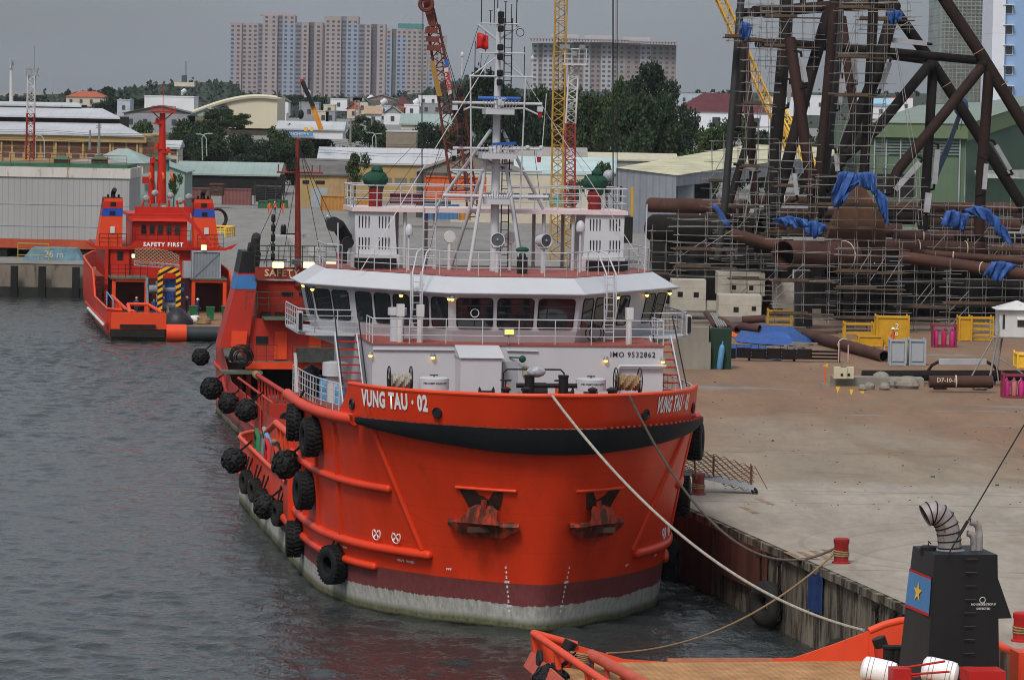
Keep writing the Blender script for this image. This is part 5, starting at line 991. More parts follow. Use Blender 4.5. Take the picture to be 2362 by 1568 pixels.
a,b=n_(1540,1527,N0),n_(1782,1519,N0); g=MB(); g.tube([(a.x,.1,zd-.12),(b.x,.1,zd-.12)],.24,14); g.obj('stern_roller',mat('rust stained steel',(.28,.10,.05),.7,.3,1.5,rust=.3),SN,smooth=True)
def sheet(pts_top,z0,th,m_,name,dy=0): 
    g=MB(); q=[n_(x,y,N0) for x,y in pts_top]; q=[Vector((p.x,dy,p.z)) for p in q]; g.ext(q+[Vector((q[-1].x,dy,z0)),Vector((q[0].x,dy,z0))],(0,th,0)); return g.obj(name,m_,SN)
NW=mat('sun-faded orange paint',(.68,.070,.026),.5,.15,.8,streak=2)
sheet([(1236,1462),(1290,1476),(1370,1499),(1440,1520),(1545,1527)],zd-.1,.1,NW,'stern_bulwark'); sheet([(1772,1519),(1830,1517),(1925,1485),(2004,1455)],zd-.1,.1,NW,'stern_bulwark')
g=MB(); q=[n_(x,y,N0) for x,y in((2004,1455),(2040,1440),(2075,1431),(2120,1428))]; g.tube(q+[q[-1]+Vector((1.0,-6,0)),q[-1]+Vector((1.0,-30,.2))],.13,10); g.ext([q[0],q[-1],Vector((q[-1].x,0,zd)),Vector((q[0].x,0,zd))],(0,-.08,0)); g.obj('quarter_bulwark',NW,SN,smooth=True)
def RR(x,y,z): p=loc(G(x,y,z)); return Vector((p.x-1.6,p.y-N0,z))
e=RR(1389,1568,zr); g=MB(); d=(e-Vector((xl,0,zr)))
g.tube([Vector((xl+.0,0,zr)),Vector((xl,0,zr))+d,Vector((xl,0,zr))+d*4],.13,10); q=n_(1370,1499,N0); g.tube([Vector((xl,0,zr)),n_(1290,1476,N0),n_(1330,1487,N0)],.13,10)
for k in(.0,.35,.8,1.25): p=Vector((xl,0,zr))+d*k; g.bar(p,Vector((p.x+.1,p.y,zd)),.18,.3)
g.obj('crash_rail',NW,SN,smooth=True)
g=MB(); g.ext([Vector((xl-.35,-.1,zd-.1)),Vector((xl-.1,-.1,zr-.6)),Vector((xl-.1,-14,zr-.6)),Vector((xl-.35,-14,zd-.1))],(.06,0,0)); bo=g.obj('side_bulwark',mat('dusty orange paint',(.45,.085,.055),.7,.25,1),SN)
g=MB(); c=n_(1219,1552,N0-1.2); g.torus((xl-.12,-2.0,zd+.35),.34,.07,(1,0,0),18,6); g.lathe([(.01,0),(.33,0),(.33,.03),(.01,.03)],(xl-.2,-2.0,zd+.35),18,(1,0,0)); g.obj('fairlead',BLACK,bo)
g=MB(); a=RR(1364,1509,zr-.5); b=RR(1469,1566,zr-.5); dd=b-a; g.tube([a,b,b+dd*3],.19,12)
for k in(0,.35,.7,1.05): p=a+dd*k; g.bar(p+Vector((0,0,.15)),Vector((p.x,p.y,zd)),.12,.45)
g.obj('inner_crash_rail',mat('dusty orange paint',(.45,.085,.055)),SN,smooth=True)
for (x0,y0,x1,y1),lb in zip(((1300,1515,1318,1478),(2040,1510,2026,1470)),'ab'):
    p,q=n_(x0,y0,N0-1),n_(x1,y1,N0-1); g=MB(); g.tube([p+Vector((0,0,-.3)),p.lerp(q,.45)],.27,14); bp=g.obj('towing_post',ORRED,SN,smooth=True); g=MB(); g.tube([p.lerp(q,.45),q],.24,14); g.obj('post_top',BLACK,bp,smooth=True)
g=MB(); c=n_(1340,1525,N0-1.5); [g.torus(c+Vector((0,0,.06*k)),.35,.05,(.2,.1,1),16,5) for k in range(5)]; g.obj('rope_turns',ROPE2,SN)
for x,y in((1357,1530),(1395,1550),(1408,1560)):
    g=MB(); c=n_(x,y,N0-2); g.tube([Vector((c.x,c.y,zd)),Vector((c.x,c.y,c.z))],.12,8); g.obj('deck_pipe',mat('blue black pipe',(.03,.05,.09),.5),SN)
# funnel
FS=-36; f_=lambda x,y,s=FS: n_(x,y,s)
tl_,tm,tr=f_(2105,1271),f_(2157,1279),f_(2301,1277); zt=tm.z; bl,bm2,br=f_(2070,1567),f_(2139,1567),f_(2305,1560)
dp=2.6; zb=zd
def ex(p,q,z): k=(z-p.z)/(q.z-p.z); return Vector((p.x+(q.x-p.x)*k,p.y+(q.y-p.y)*k,z))
# left face seen obliquely: its far edge lies further back
tl_=n_(2105,1271,FS+dp*.9); bl=n_(2070,1567,FS+dp)
v=[ex(tl_,bl,zt),ex(tm,bm2,zt),ex(tr,br,zt),ex(tr,br,zt)+Vector((0,dp,0)),ex(tl_,bl,zd),ex(tm,bm2,zd),ex(tr,br,zd),ex(tr,br,zd)+Vector((0,dp,0))]
g=MB(); g.add(v,[(0,1,2,3),(1,5,6,2),(2,6,7,3),(3,7,4,0),(7,6,5,4)]); fn=g.obj('funnel',FUNK,SN)
g=MB(); o_=Vector((-.012,-.004,0)); g.ext([v[0]+o_,v[1]+o_,v[5]+o_,v[4]+o_],(.006,0,0)); g.obj('funnel_face',FUNK2,fn)
def fp(u,z,o=.06):   # point on the left face, u 0 (far edge)..1 (corner)
    a=ex(tl_,bl,z); b=ex(tm,bm2,z); return a.lerp(b,.02+.95*u)+Vector((-o,-.02,0))
def zf(y,u=.9): return ex(tm,bm2,0).lerp(ex(tm,bm2,1),0).z if 0 else n_(2140,y,FS).z
z1,z2,z3,z4=[n_(2140,y,FS).z for y in(1331,1337,1415,1422)]
for za,zb_,m_,nm in((z2,z1,SIGRED,'red_band'),(z3,z2,mat('flag blue paint',(.07,.20,.42),.55,.15,1),'blue_band'),(z4,z3,SIGRED,'red_band')):
    g=MB(); g.loft([[fp(k/6,z) for k in range(7)] for z in(za,(za+zb_)/2,zb_)]); g.obj(nm,m_,fn)
g=MB(); c0=.5; zc=(z2+z3)/2; st=[]
for k in range(10):
    r=.34 if k%2==0 else .13; a=math.pi/2+k*math.pi/5; st.append(fp(c0+r*math.cos(a)*.55,zc+r*math.sin(a),.09))
cc=fp(c0,zc,.09); g.add([cc]+st,[(0,i+1,(i+1)%10+1) for i in range(10)]); g.obj('yellow_star',YEL2,fn)
lx0,lx1=f_(2226,1300),f_(2252,1300)
for k in range(9): g=MB(); z=zt-.12-k*.42; g.tube([(lx0.x,FS-N0-.07,z),(lx1.x,FS-N0-.07,z)],.02,5); g.obj('ladder_rung',FUNK2,fn)
text('NO SMOKE STOP IF',.09,mat('grey stencil',(.45,.45,.45),.6),fn,lambda a,b:(f_(2268,1393).x+a,FS-N0-.02,f_(2268,1393).z+b),'lettering',fat=.004); text('DETECTED',.09,mat('grey stencil',(.45,.45,.45)),fn,lambda a,b:(f_(2268,1401).x+a,FS-N0-.02,f_(2268,1403).z+b),'lettering',fat=.004)
g=MB(); c=f_(2266,1383); g.torus((c.x,FS-N0-.02,c.z),.09,.014,(0,1,0),14,4); g.obj('stencil_mark',mat('grey stencil',(.45,.45,.45)),fn)
g=MB(); q=[f_(2301,1330),f_(2334,1425),f_(2303,1426)]; g.ext(q,(0,1.4,0)); g.obj('side_fin',FUNK,fn)
EX=mat('rusted steel sheet',(.30,.28,.27),.6,.35,2.2,metal=.3,rust=.5,rustcol=(.16,.06,.035),bump=.3)
def bend(pts,r,name,m_,bands=0):
    q=[f_(x,y,FS+1.2) for x,y in pts]; g=MB(); g.tube(q,r,20 if r>.3 else 12,False); ex_=g.obj(name,m_,fn,smooth=True); g=MB(); d=(q[0]-q[1]).normalized(); g.lathe([(.01,0),(r*.93,0),(r*.93,.04),(.01,.04)],q[0]-d*.08,18,tuple(d)); g.obj('dark_mouth',BLACK,ex_)
    if bands:
        g=MB(); 
        for i in range(1,len(q)): g.torus(q[i],r*1.0,.022,tuple((q[min(i+1,len(q)-1)]-q[i-1])),22,5)
        g.obj('seams',RUST2,ex_)
bend([(2133,1189),(2143,1184),(2154,1183),(2166,1188),(2177,1198),(2184,1212),(2188,1228),(2190,1246),(2191,1262),(2191,1276)],.37,'main_exhaust',EX,1)
bend([(2237,1202),(2250,1206),(2257,1214),(2259,1235),(2258,1278)],.115,'small_exhaust',EX); bend([(2231,1229),(2240,1232),(2245,1240),(2246,1278)],.10,'small_exhaust',EX)
g=MB(); c=f_(2191,1276,FS+1.2); g.lathe([(.47,-.1),(.47,.12),(.40,.14)],c,20); c=f_(2250,1277,FS+1.2); g.lathe([(.2,-.1),(.2,.1)],c,12); g.obj('exhaust_collar',STEEL,fn,smooth=True)
g=MB(); c=f_(2141,1268,FS+1.3); g.lathe([(.25,-.15),(.25,.1),(.2,.14),(.03,.15)],c,18); g.tube([c+Vector((0,0,.1)),c+Vector((0,0,.28)),c+Vector((.08,0,.2))],.025,6); g.obj('hatch_cap',FUNK,fn)
g=MB(); a=f_(2184,1283,FS-.1); b=f_(2362,980,FS-.1); g.tube([a,a.lerp(b,1.25)],.022,6); g.tube([a.lerp(b,.16),a.lerp(b,.27)],.05,6); g.obj('stay_wire',BLACK,fn)
for i,(x,y) in enumerate(((2028,1548),(2168,1548))):
    p=n_(x,y,-40); W=wor(p.x+1.6,p.y+N0,p.z-.35); t=thing('liferaft_canister',['white liferaft canister left of the black funnel','white liferaft canister in front of the black funnel'][i],'liferaft',tuple(W),TH+.0,'liferaft canisters on the near ship')
    g=MB(); ax=Vector((.95,-.35,-.18)).normalized(); g.lathe([(.05,-.56),(.25,-.54),(.36,-.46),(.385,-.3),(.385,.3),(.36,.46),(.25,.54),(.05,.56)],(0,0,.35),24,tuple(ax)); can=g.obj('shell',mat('white fibreglass',(.8,.8,.8),.35,.05),t,smooth=True)
    g=MB(); [g.torus(Vector((0,0,.35))+ax*k,.388,.009,tuple(ax),26,5) for k in(-.33,-.2,.2,.33)]; g.obj('bands',STEEL,can)
    g=MB(); g.box((.28,-.33,.38),(.17,.02,.17),rz=-.35); g.obj('blue_label',BLUE,can)
    g=MB(); [g.bar((s_*.35,-.05,-.15),(s_*.35,.05,.1),.08,.5) for s_ in(-1,1)]; g.obj('cradle',SIGRED,t)
for a,b in(((2080,1540),(2180,1524)),((2080,1556),(2190,1548)),((2060,1568),(2120,1558))): 
    g=MB(); g.tube([n_(*a,-41),n_(*b,-41)],.035,8); g.obj('guard_rail',SIGRED,SN)
g=MB(); c=n_(2075,1558,-41); g.box(c,(.55,.6,.5)); g.obj('cable_box',SIGRED,SN); g=MB(); a,b=n_(2235,1548,-39),n_(2320,1575,-39); g.bx(a.x,b.x,a.y,a.y+1,b.z,a.z); g.obj('deck_box',SIGRED,SN)
g=MB(); a=n_(2350,1505,-34); b=n_(2400,1600,-34); g.bx(a.x,b.x,a.y,a.y+1,b.z-1,a.z); g.obj('deckhouse_corner',NW,SN)
g=MB(); [g.lathe([(.2,0),(.2,.7),(.24,.72),(.24,.8)],n_(x,1545,-31),14) for x in(2050,2066)]; g.obj('mooring_bitts',DARKST,SN,smooth=True); g=MB(); [g.torus(n_(2050,1535+6*k,-31),.25,.05,(0,0,1),16,5) for k in range(4)]; g.obj('rope_turns',ROPE2,SN)
mk_ball('black ball fender of tyres at the bottom edge beside the near orange stern',LS(1270,1572,N0-3.5),.62)
# ---------------- mooring ropes ----------------
def rope(name,label,a,b,sag,r,m_,n=40):
    a,b=Vector(a),Vector(b); g=MB(); g.tube([a.lerp(b,i/n)-Vector((0,0,sag*4*(i/n)*(1-i/n))) for i in range(n+1)],r,8); return one(g,name,m_,label,'rope',smooth=True)
A=wor(*bw(-.1,1,-.12)); B=wor(*LS(1992,1453,N0)); mid=LS
rope('mooring_rope','pale thick mooring rope from the orange bow down to the near ship',A,B,1.55,.055,ROPE)
A2=wor(*bw(1.75,1,-.12)); bol=G(1940,1290,3.3)
rope('mooring_rope','dark mooring rope from the bow dipping along the quay edge to the red bollard',A2,Vector((bol.x-.3,bol.y-.2,3.75)),2.6,.05,ROPED)
rope('mooring_rope','brown mooring rope crossing low over the water to the red bollard',wor(*LS(1400,1506,N0)),Vector((bol.x-.1,bol.y-.5,3.8)),1.0,.04,ROPE2)
rope('mooring_rope','dark slack rope hanging in front of the gangway to the far bollard',wor(*hp(5.6,7.6,.1)),G(1607,1135,3.3)+Vector((0,0,.5)),.3,.05,ROPE2)
# ---------------- yard on the right: jacket, pipes, scaffolds, stores ----------------
def pr(px,D): return px*D/F
def pbox(mb,x0,y0,x1,y1,D,dep,ty=None):
    a,b=P((x0+x1)/2,y0,D),P((x0+x1)/2,y1,D); w=(x1-x0)*D/F/2
    return mb.bx(a.x-w,a.x+w,D,D+dep,b.z if ty is None else ty,a.z)
def W(mb,name,m,par,smooth=False): return mb.obj(name,m,par,world=par,smooth=smooth)
def at(x,y,D): p=P(x,y,D); return (p.x,p.y,p.z)
JK=thing('steel_jacket','huge rusty offshore steel jacket of crossing tubes rising above the yard','steel structure',at(1950,740,325))
def memb(pts,rp,m,name='brace',D=None,n=14):
    q=[P(x,y,d) for x,y,d in pts]; g=MB(); g.tube(q,[pr(rp,p.y) for p in q],n); return W(g,name,m,JK,True)
legs=[([(1714,-60,322),(1672,470,318),(1655,600,318)],8.5,PRIM),([(1716,90,334),(1738,400,330),(1742,480,330)],10,RUST3),([(1738,285,330),(1690,440,326),(1668,520,324)],9,RUST2),
([(1814,-60,345),(1813,60,345),(1784,392,338),(1770,560,334)],15,RUST2),([(1822,90,330),(1868,400,326),(1880,500,326)],13,RUST3),([(1914,20,334),(1870,170,331),(1812,392,326),(1772,530,322)],14,RUST2),
([(1928,-60,320),(1921,60,320),(1891,392,316),(1878,505,316)],11,RUST),([(1941,-60,324),(1932,150,322),(1905,392,318),(1892,500,318)],9,PRIM),([(1941,40,342),(1969,250,340),(1980,330,338)],11,RUST3),
([(2017,-60,318),(2010,120,318),(1994,392,314),(1975,530,314)],11.5,RUST2),([(2062,22,330),(2018,180,328),(1969,290,326),(1930,392,324),(1886,500,322)],15,RUST2),
([(2062,22,330),(2100,75,331),(2147,140,332),(2257,312,332),(2306,392,332),(2365,485,332)],13,RUST2),([(2140,-70,318),(2179,0,318),(2262,125,318),(2362,288,318),(2420,380,318)],14,RUST),
([(2152,160,332),(2144,300,330),(2138,392,330),(2128,540,328)],11,RUST2),([(2282,160,318),(2272,300,318),(2264,392,318),(2258,540,318)],12.5,RUST)]
for p,r,m in legs: memb(p,r,m,'leg')
for p,r,m in [([(1740,27,332),(1805,24,334),(1920,15,334),(2062,9,332)],13,RUST),([(1745,100,340),(1837,102,338),(2040,119,330),(2257,140,318)],10,RUST2),([(1965,116,340),(2129,138,334)],10,RUST2),
([(2142,152,331),(2020,300,324),(1947,362,320)],12,RUST2),([(1947,362,320),(1903,440,318)],10,RUST2),([(2267,152,318),(2200,235,316),(2072,392,314),(2050,440,314)],12.5,RUST),([(1700,30,334),(1760,28,333)],10,RUST2),
([(1718,95,334),(1700,300,330)],8,RUST2),([(1850,30,350),(1856,-60,350)],7,RUST2),([(1890,20,348),(1900,-60,348)],7,RUST2)]: memb(p,r,m)
for x,y,dx,D in((2149,152,0,331),(2270,148,0,318),(2062,15,0,330)):
    g=MB(); c=P(x,y,D); g.ball(c,pr(16,D),14,10,(1,1,1)); W(g,'node',RUST2,JK,True)
for (x,y,D,r) in((2257,119,318,14.5),(2313,195,318,14.5),(2183,196,332,13.5),(2128,485,328,11.5)):
    g=MB(); c=P(x,y,D); d=(P(x+60,y+96,D)-c) if y<300 else Vector((0,0,1)); g.torus(c,pr(r,D)*.98,.035,tuple(d),20,5); W(g,'weld_ring',mat('bright weld',(.35,.2,.12),.7),JK)
for x0,y0,x1,y1,D,r in((1849,132,1859,190,325,5),(1967,127,1975,184,338,5.5),(2052,145,2031,206,326,5.5),(2058,93,2138,101,330,5.5),(1822,195,1819,237,330,4),(1942,182,1937,242,320,5),(2163,345,2155,425,327,6),(2275,378,2270,437,316,5),(2297,335,2330,392,326,5),(2122,375,2065,438,312,6),(2142,445,2137,490,312,7),(1722,385,1742,392,318,4),(1928,355,1932,395,316,5),(1838,450,1832,400,315,5)):
    g=MB(); g.bar(P(x0,y0,D),P(x1,y1,D),pr(r*2,D)); an_=W(g,'anode',ALU,JK); g=MB(); a,b=P(x0,y0,D),P(x1,y1,D); d=(b-a).normalized(); g.tube([a,a-d*.4,a-d*.55+Vector((-.45,.8,0))],.11,7); g.tube([b,b+d*.4,b+d*.55+Vector((-.45,.8,0))],.11,7); W(g,'bracket',RUST2,an_,True)
# foot of the jacket
g=MB(); q=[(1959,427),(1991,427),(2040,505),(2047,600),(1976,612),(1905,560),(1925,500)]; g.ext([P(x,y,312) for x,y in q],(0,2.5,0)); W(g,'gusset_plate',mat('brown rusted plate',(.10,.05,.03),.8,.35,.5,rust=.35,rustcol=(.2,.07,.03),bump=.3),JK)
def pipes(name,label,a,b,rp,m=RUST,wall=None,mk=None,rings=(),grp=None):
    m=RUSTP if m in(RUST,RUST3) else m; A,B=P(*a),P(*b); o=thing(name,label,'steel pipe',tuple((A+B)/2-Vector((0,0,pr(rp,A.y)))),0,grp); g=MB(); g.pipe(A,B,pr(rp,A.y),.08,28); pb=W(g,'barrel',m,o,True)
    for k in rings: g=MB(); g.torus(A.lerp(B,k),pr(rp,A.y)*1.005,.045,tuple(B-A),26,5); W(g,'chalked_weld',mat('chalk paint',(.55,.5,.42),.8,.3,5),o)
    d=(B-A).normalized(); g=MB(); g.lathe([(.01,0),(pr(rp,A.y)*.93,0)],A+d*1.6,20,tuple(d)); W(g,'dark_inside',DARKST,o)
    return o
GP='rusty pipes lying in the yard'
pipes('steel_pipe','largest open-ended rusty pipe raised in the middle of the scaffolding',(1806,588,303),(1962,590,309),34,RUST,rings=(.9,))
pipes('steel_pipe','thick rusty pipe with white weld rings running behind the gusset to the right edge',(2030,567,318),(2420,580,322),17,RUST,rings=(.22,.5),grp=GP)
pipes('steel_pipe','rusty pipe sloping down to the right edge in front, with chalk letters',(2078,592,306),(2420,640,300),13.5,RUST3,rings=(.55,))
pipes('steel_pipe','slimmer rusty pipe between the ringed pipe and the sloping pipe',(2105,582,311),(2420,606,309),8.5,RUST3,rings=(.3,))
pipes('steel_pipe','rusty pipe passing behind the bright blue sheets',(2120,516,330),(2350,520,332),14,RUST,rings=(.22,),grp=GP)
pipes('steel_pipe','highest rusty pipe at the foot of the green shed',(2045,477,345),(2420,481,347),12,RUST3,grp=GP)
pipes('steel_pipe','rusty pipe below the blue sheets, right of the gusset',(2060,542,324),(2300,540,328),9,RUST,grp=GP)
pipes('steel_pipe','rusty upper pipe beside the grey shed at the left end of the yard',(1500,473,341),(1720,478,334),17,RUST3)
pipes('steel_pipe','very thick dark pipe behind the left scaffold tower',(1512,527,334),(1760,533,322),33,RUST2)
pipes('steel_pipe','medium pipe pointing left of the central open pipe',(1690,540,312),(1830,575,308),13,RUST3,rings=(.8,))
pipes('steel_pipe','long thin rusty pipe lying far behind the legs',(1790,492,345),(1960,494,345),12,RUST,grp=GP)
pipes('steel_pipe','rusty pipe lying low in the scaffolding left of the open pipe',(1740,560,322),(1800,570,322),22,RUST2)
for i,(x0,y0,x1,y1,D,r,m_) in enumerate(((1740,498,2110,503,349,15,RUST2),(1690,528,2080,532,341,17,RUST),(2080,500,2420,506,349,12,RUST2),(2150,548,2420,556,336,15,RUST2),(1650,556,1800,562,328,16,RUST),(2060,545,2200,550,322,12,RUST3),(1560,498,1740,503,345,12,RUST),(1900,610,2130,618,325,22,RUST2),(2130,622,2420,632,322,20,RUST2),(1745,462,1960,466,352,11,RUST3))):
    pipes('steel_pipe',['long dark pipe passing behind the gusset, upper row','rusty pipe behind the left leg feet, middle row','dark pipe above the blue tent sheet','dark pipe under the ringed pipe at the right','rusty pipe between the left scaffold tower and the open pipe','short brown pipe at the right foot of the gusset','rusty pipe above the thick dark pipe on the left','thick dark pipe below the gusset among the scaffold tubes','thick dark pipe under the sloping pipe at the right','brown pipe at the foot of the grey shed side wall'][i],(x0,y0,D),(x1,y1,D),r,m_,rings=(.3,.7) if i%3==0 else (.5,),grp=GP)
# dark bulk below: piles, girders
BK=thing('pile_guide_frame','dark mass of pile sleeves and girders under the jacket, behind the scaffolding','steel structure',at(2100,770,330))
for x,r,y0,y1,D in((1853,21,625,752,309),(2062,55,615,775,326),(2150,48,620,775,330),(2240,50,625,775,328),(2330,52,625,775,326),(1985,38,610,770,322),(1920,26,620,765,326),(1640,34,560,720,338),(1562,28,545,700,335),(1720,30,590,700,330),(1780,26,620,745,324)):
    g=MB(); a,b=P(x,y0,D),P(x,y1,D); g.tube([a,b],pr(r,D),22); W(g,'pile_sleeve',RUST2 if D>310 else PRIM,BK,True)
for x0,x1,y,D,h in((1880,2380,650,318,10),(1880,2380,700,319,12),(1900,2380,745,320,9),(1500,1790,600,330,10),(1500,1700,640,326,9)):
    g=MB(); pbox(g,x0,y-h/2,x1,y+h/2,D,1.2); W(g,'girder',DARKST,BK)
g=MB(); pbox(g,1870,575,2420,790,337,.5); pbox(g,1500,548,1830,715,345,.5); W(g,'plate',DARKST,BK)  # dark backing sheets added so the gaps behind the scaffolds read dark
# scaffold towers
SG='tube scaffolds round the jacket'
def scaf(label,x0,x1,y0,y1,D,nx,nz,planks=(),dep=2.0,lean=0,jit=.35):
    a,b=P(x0,y1,D),P(x1,y1,D); t_=P(x0,y0,D); wd_=(x1-x0)*D/F; ht=t_.z-a.z; o=thing('scaffold',label,'scaffold',((a.x+b.x)/2,D,a.z),0,SG)
    rn=random.Random(int(x0*7+y0)); hw=wd_/2; g=MB()
    for i in range(nx+1):
        x=-hw+wd_*i/nx+rn.uniform(-.1,.1)
        for y in(0,dep): g.tube([(x,y,0),(x+lean+rn.uniform(-.05,.05),y,ht+rn.uniform(-.3,.9))],.021,5)
    st=g.obj('standards',GALV,o); g=MB()
    for j in range(nz+1):
        z=ht*(j+.3)/(nz+.3)+rn.uniform(-.15,.15)
        for y in(0,dep): g.tube([(-hw-rn.uniform(.1,1.0),y-.05,z+rn.uniform(-.06,.06)),(hw+rn.uniform(.1,1.0),y-.05,z+rn.uniform(-.06,.06))],.019,5)
        for i in range(nx+1): g.tube([(-hw+wd_*i/nx,-.2,z+.05),(-hw+wd_*i/nx,dep+.2,z+.05)],.03,4)
    g.obj('ledgers',GALV,o); g=MB()
    for k in range(max(2,nz//3)):
        i=rn.randrange(nx); z=ht*rn.random()*.7; g.tube([(-hw+wd_*i/nx,-.08,z),(-hw+wd_*(i+1)/nx,-.08,z+ht*.3)],.03,5)
    g.obj('braces',GALV,o)
    for z in planks: g=MB(); g.bx(-hw-.4,hw+.4,-.1,dep*.8,ht*z,ht*z+.09); g.bx(-hw-.3,hw*.2,-.16,-.1,ht*z+.05,ht*z+.3); g.obj('planks',WOOD,o)
    return o
for a in [('tall scaffold tower at the far left of the jacket, beside the grey shed end',1715,1770,-20,560,316,2,22,(.3,.55,.8)),
('wide scaffold wrapped round the left leg bundle near the picture top',1770,1880,-10,160,330,4,8,(.3,.7)),
('slim scaffold tower standing between the two centre legs, top to bottom',1935,2040,-20,385,312,3,17,(.4,.62,.9)),
('scaffold hung round the head of the blue-wrapped brace',1990,2098,5,75,322,3,4,(.4,)),
('scaffold deck above the brown gusset with pale rails',1885,2110,405,560,309,5,6,(.2,.55)),
('square scaffold tower in front of the thick dark pipe on the left',1565,1688,510,645,308,2,8,(.2,.5)),
('scaffold in front of the large open-ended pipe',1790,1912,555,745,300,2,6,(.1,.5)),
('long scaffold below the gusset, over the dark pile sleeves',1935,2075,570,765,303,4,9,(.15,.5,.7)),
('wide scaffold bay behind the yellow cages',2075,2190,600,770,306,3,6,(.35,)),
('scaffold at the right edge below the sloping pipe',2190,2400,620,770,303,5,7,(.45,)),
('scaffold under the right blue tarpaulin frame',2150,2310,475,600,318,5,5,()),
('leftmost low scaffold behind the white funnel',1500,1570,530,680,330,2,6,(.3,)),
('scaffold rising in front of the grey shed roof',1640,1700,330,510,330,2,8,(.5,)),
('scaffold tower left of the concrete blocks',1690,1790,590,700,312,3,6,(.5,)),
('low scaffold standing among the blue sheets and open pipe',1775,1900,490,570,318,3,3,(.4,)),
('scaffold behind the concrete blocks with a tall rail',1655,1790,450,600,322,3,7,(.4,.8)),
('small scaffold on the left leg, at the height of the crane boom',1680,1735,40,100,318,2,3,(.2,)),
('scaffold round the second leg bundle half way up',1800,1870,330,500,315,2,8,(.4,)),
('scaffold crossing behind the centre tower, low level',1950,2040,385,480,318,3,4,()),
('scaffold at the bottom right corner of the jacket foot',2290,2400,480,620,312,3,6,(.3,))]: scaf(*a)
# blue tarpaulins
def tarp(label,tops,bots,D,amp=.35,m=None,n=16,grp='blue sheets thrown over the jacket'):
    def lerp_(L_,t): 
        k=t*(len(L_)-1); i=min(int(k),len(L_)-2); return (L_[i][0]+(L_[i+1][0]-L_[i][0])*(k-i),L_[i][1]+(L_[i+1][1]-L_[i][1])*(k-i))
    rn=random.Random(len(label)); ph=[rn.uniform(0,6) for _ in range(6)]; rows=[]
    for j in range(7):
        v=j/6; row=[]
        for i in range(n*2+1):
            u=i/(2*n); a,b=lerp_(tops,u),lerp_(bots,u); x=a[0]+(b[0]-a[0])*v; y=a[1]+(b[1]-a[1])*v
            row.append(P(x,y,D)+Vector((.12*math.sin(u*31+ph[0]),amp*(math.sin(u*18+ph[1]+v*2)*.6+math.sin(u*41+ph[2]-v*4)*.4)*(.3+v),.10*math.sin(u*37+ph[3])*v)))
        rows.append(row)
    g=MB(); g.loft(rows); o=one(g,'tarpaulin',m or BLUET,label,'tarpaulin',group=grp,smooth=True); s=o.modifiers.new('s','SOLIDIFY'); s.thickness=.03
tarp('large blue sheet hanging left over the brown gusset',[(1931,398),(1955,395),(1975,400),(2000,398),(2020,408)],[(1920,440),(1921,470),(1934,486),(1950,452),(1962,425)],307)
tarp('blue sheet folded right of the gusset top, trailing down',[(1975,400),(2000,396),(2024,403)],[(1985,428),(2012,440),(2020,455)],306)
tarp('narrow blue strip hanging down the right flank of the gusset',[(2012,430),(2028,440),(2045,455)],[(2030,485),(2040,500),(2046,520)],306.5)
tarp('blue sheet knotted at the head of the big brace near the top',[(2045,22),(2060,20),(2078,30)],[(2050,50),(2060,60),(2076,45)],320,.5)
tarp('blue sheet wrapped on the left leg below the top platform',[(1710,50),(1722,52),(1736,60)],[(1704,70),(1718,100),(1728,88)],316,.4)
tarp('blue sheet arching over the right scaffold frame down to a point',[(2222,485),(2250,474),(2278,480),(2300,500),(2320,530)],[(2240,498),(2262,500),(2290,520),(2305,550),(2335,568)],309)
tarp('darker blue sheet hanging under the right arch like a tent',[(2186,486),(2200,484),(2220,492),(2235,492)],[(2170,522),(2190,522),(2215,530),(2222,540)],311)
tarp('light blue sheet draped over the sloping pipe at the right edge',[(2288,604),(2310,602),(2345,610)],[(2266,634),(2300,650),(2318,640)],301)
tarp('flat blue sheet left of the brown gusset',[(1780,505),(1820,498),(1860,506)],[(1800,515),(1835,528),(1862,520)],305)
tarp('crumpled blue sheet low against the leg left of the gusset',[(1858,512),(1880,508),(1905,520)],[(1858,538),(1880,548),(1900,535)],305)
tarp('long narrow blue strip hanging like a sling on the left',[(1645,470),(1650,472)],[(1672,520),(1690,524)],312,.1)
def flat(label,pts,z,m=BLUET,h=.25,name='tarpaulin',cat='tarpaulin'):
    q=[G(x,y,3.3) for x,y in pts]; c=sum(q,Vector())/len(q); g=MB(); n=len(q); rn=random.Random(n+int(c.x)); rings=[]
    for k in range(6):
        rings.append([c.lerp(p,1-k/6)+Vector((0,0,.06+z*min(1,k/2)+rn.uniform(-h,h)*.4*(k>0))) for p in q])
    g.loft(rings,close=True); g.add(rings[-1],[tuple(range(n))]); return one(g,name,m,label,cat,smooth=False)
flat('crumpled blue sheet on the ground in front of the concrete blocks',[(1688,772),(1740,768),(1850,775),(1878,792),(1835,800),(1760,796),(1700,790)],.7)
flat('long flat blue sheet lying behind the green cabinet',[(1600,804),(1640,800),(1740,798),(1790,806),(1812,818),(1800,832),(1740,826),(1640,820),(1605,815)],.25)
flat('small orange sheet at the left edge of the blue one',[(1676,772),(1700,766),(1712,772),(1700,782)],.25,OVO)
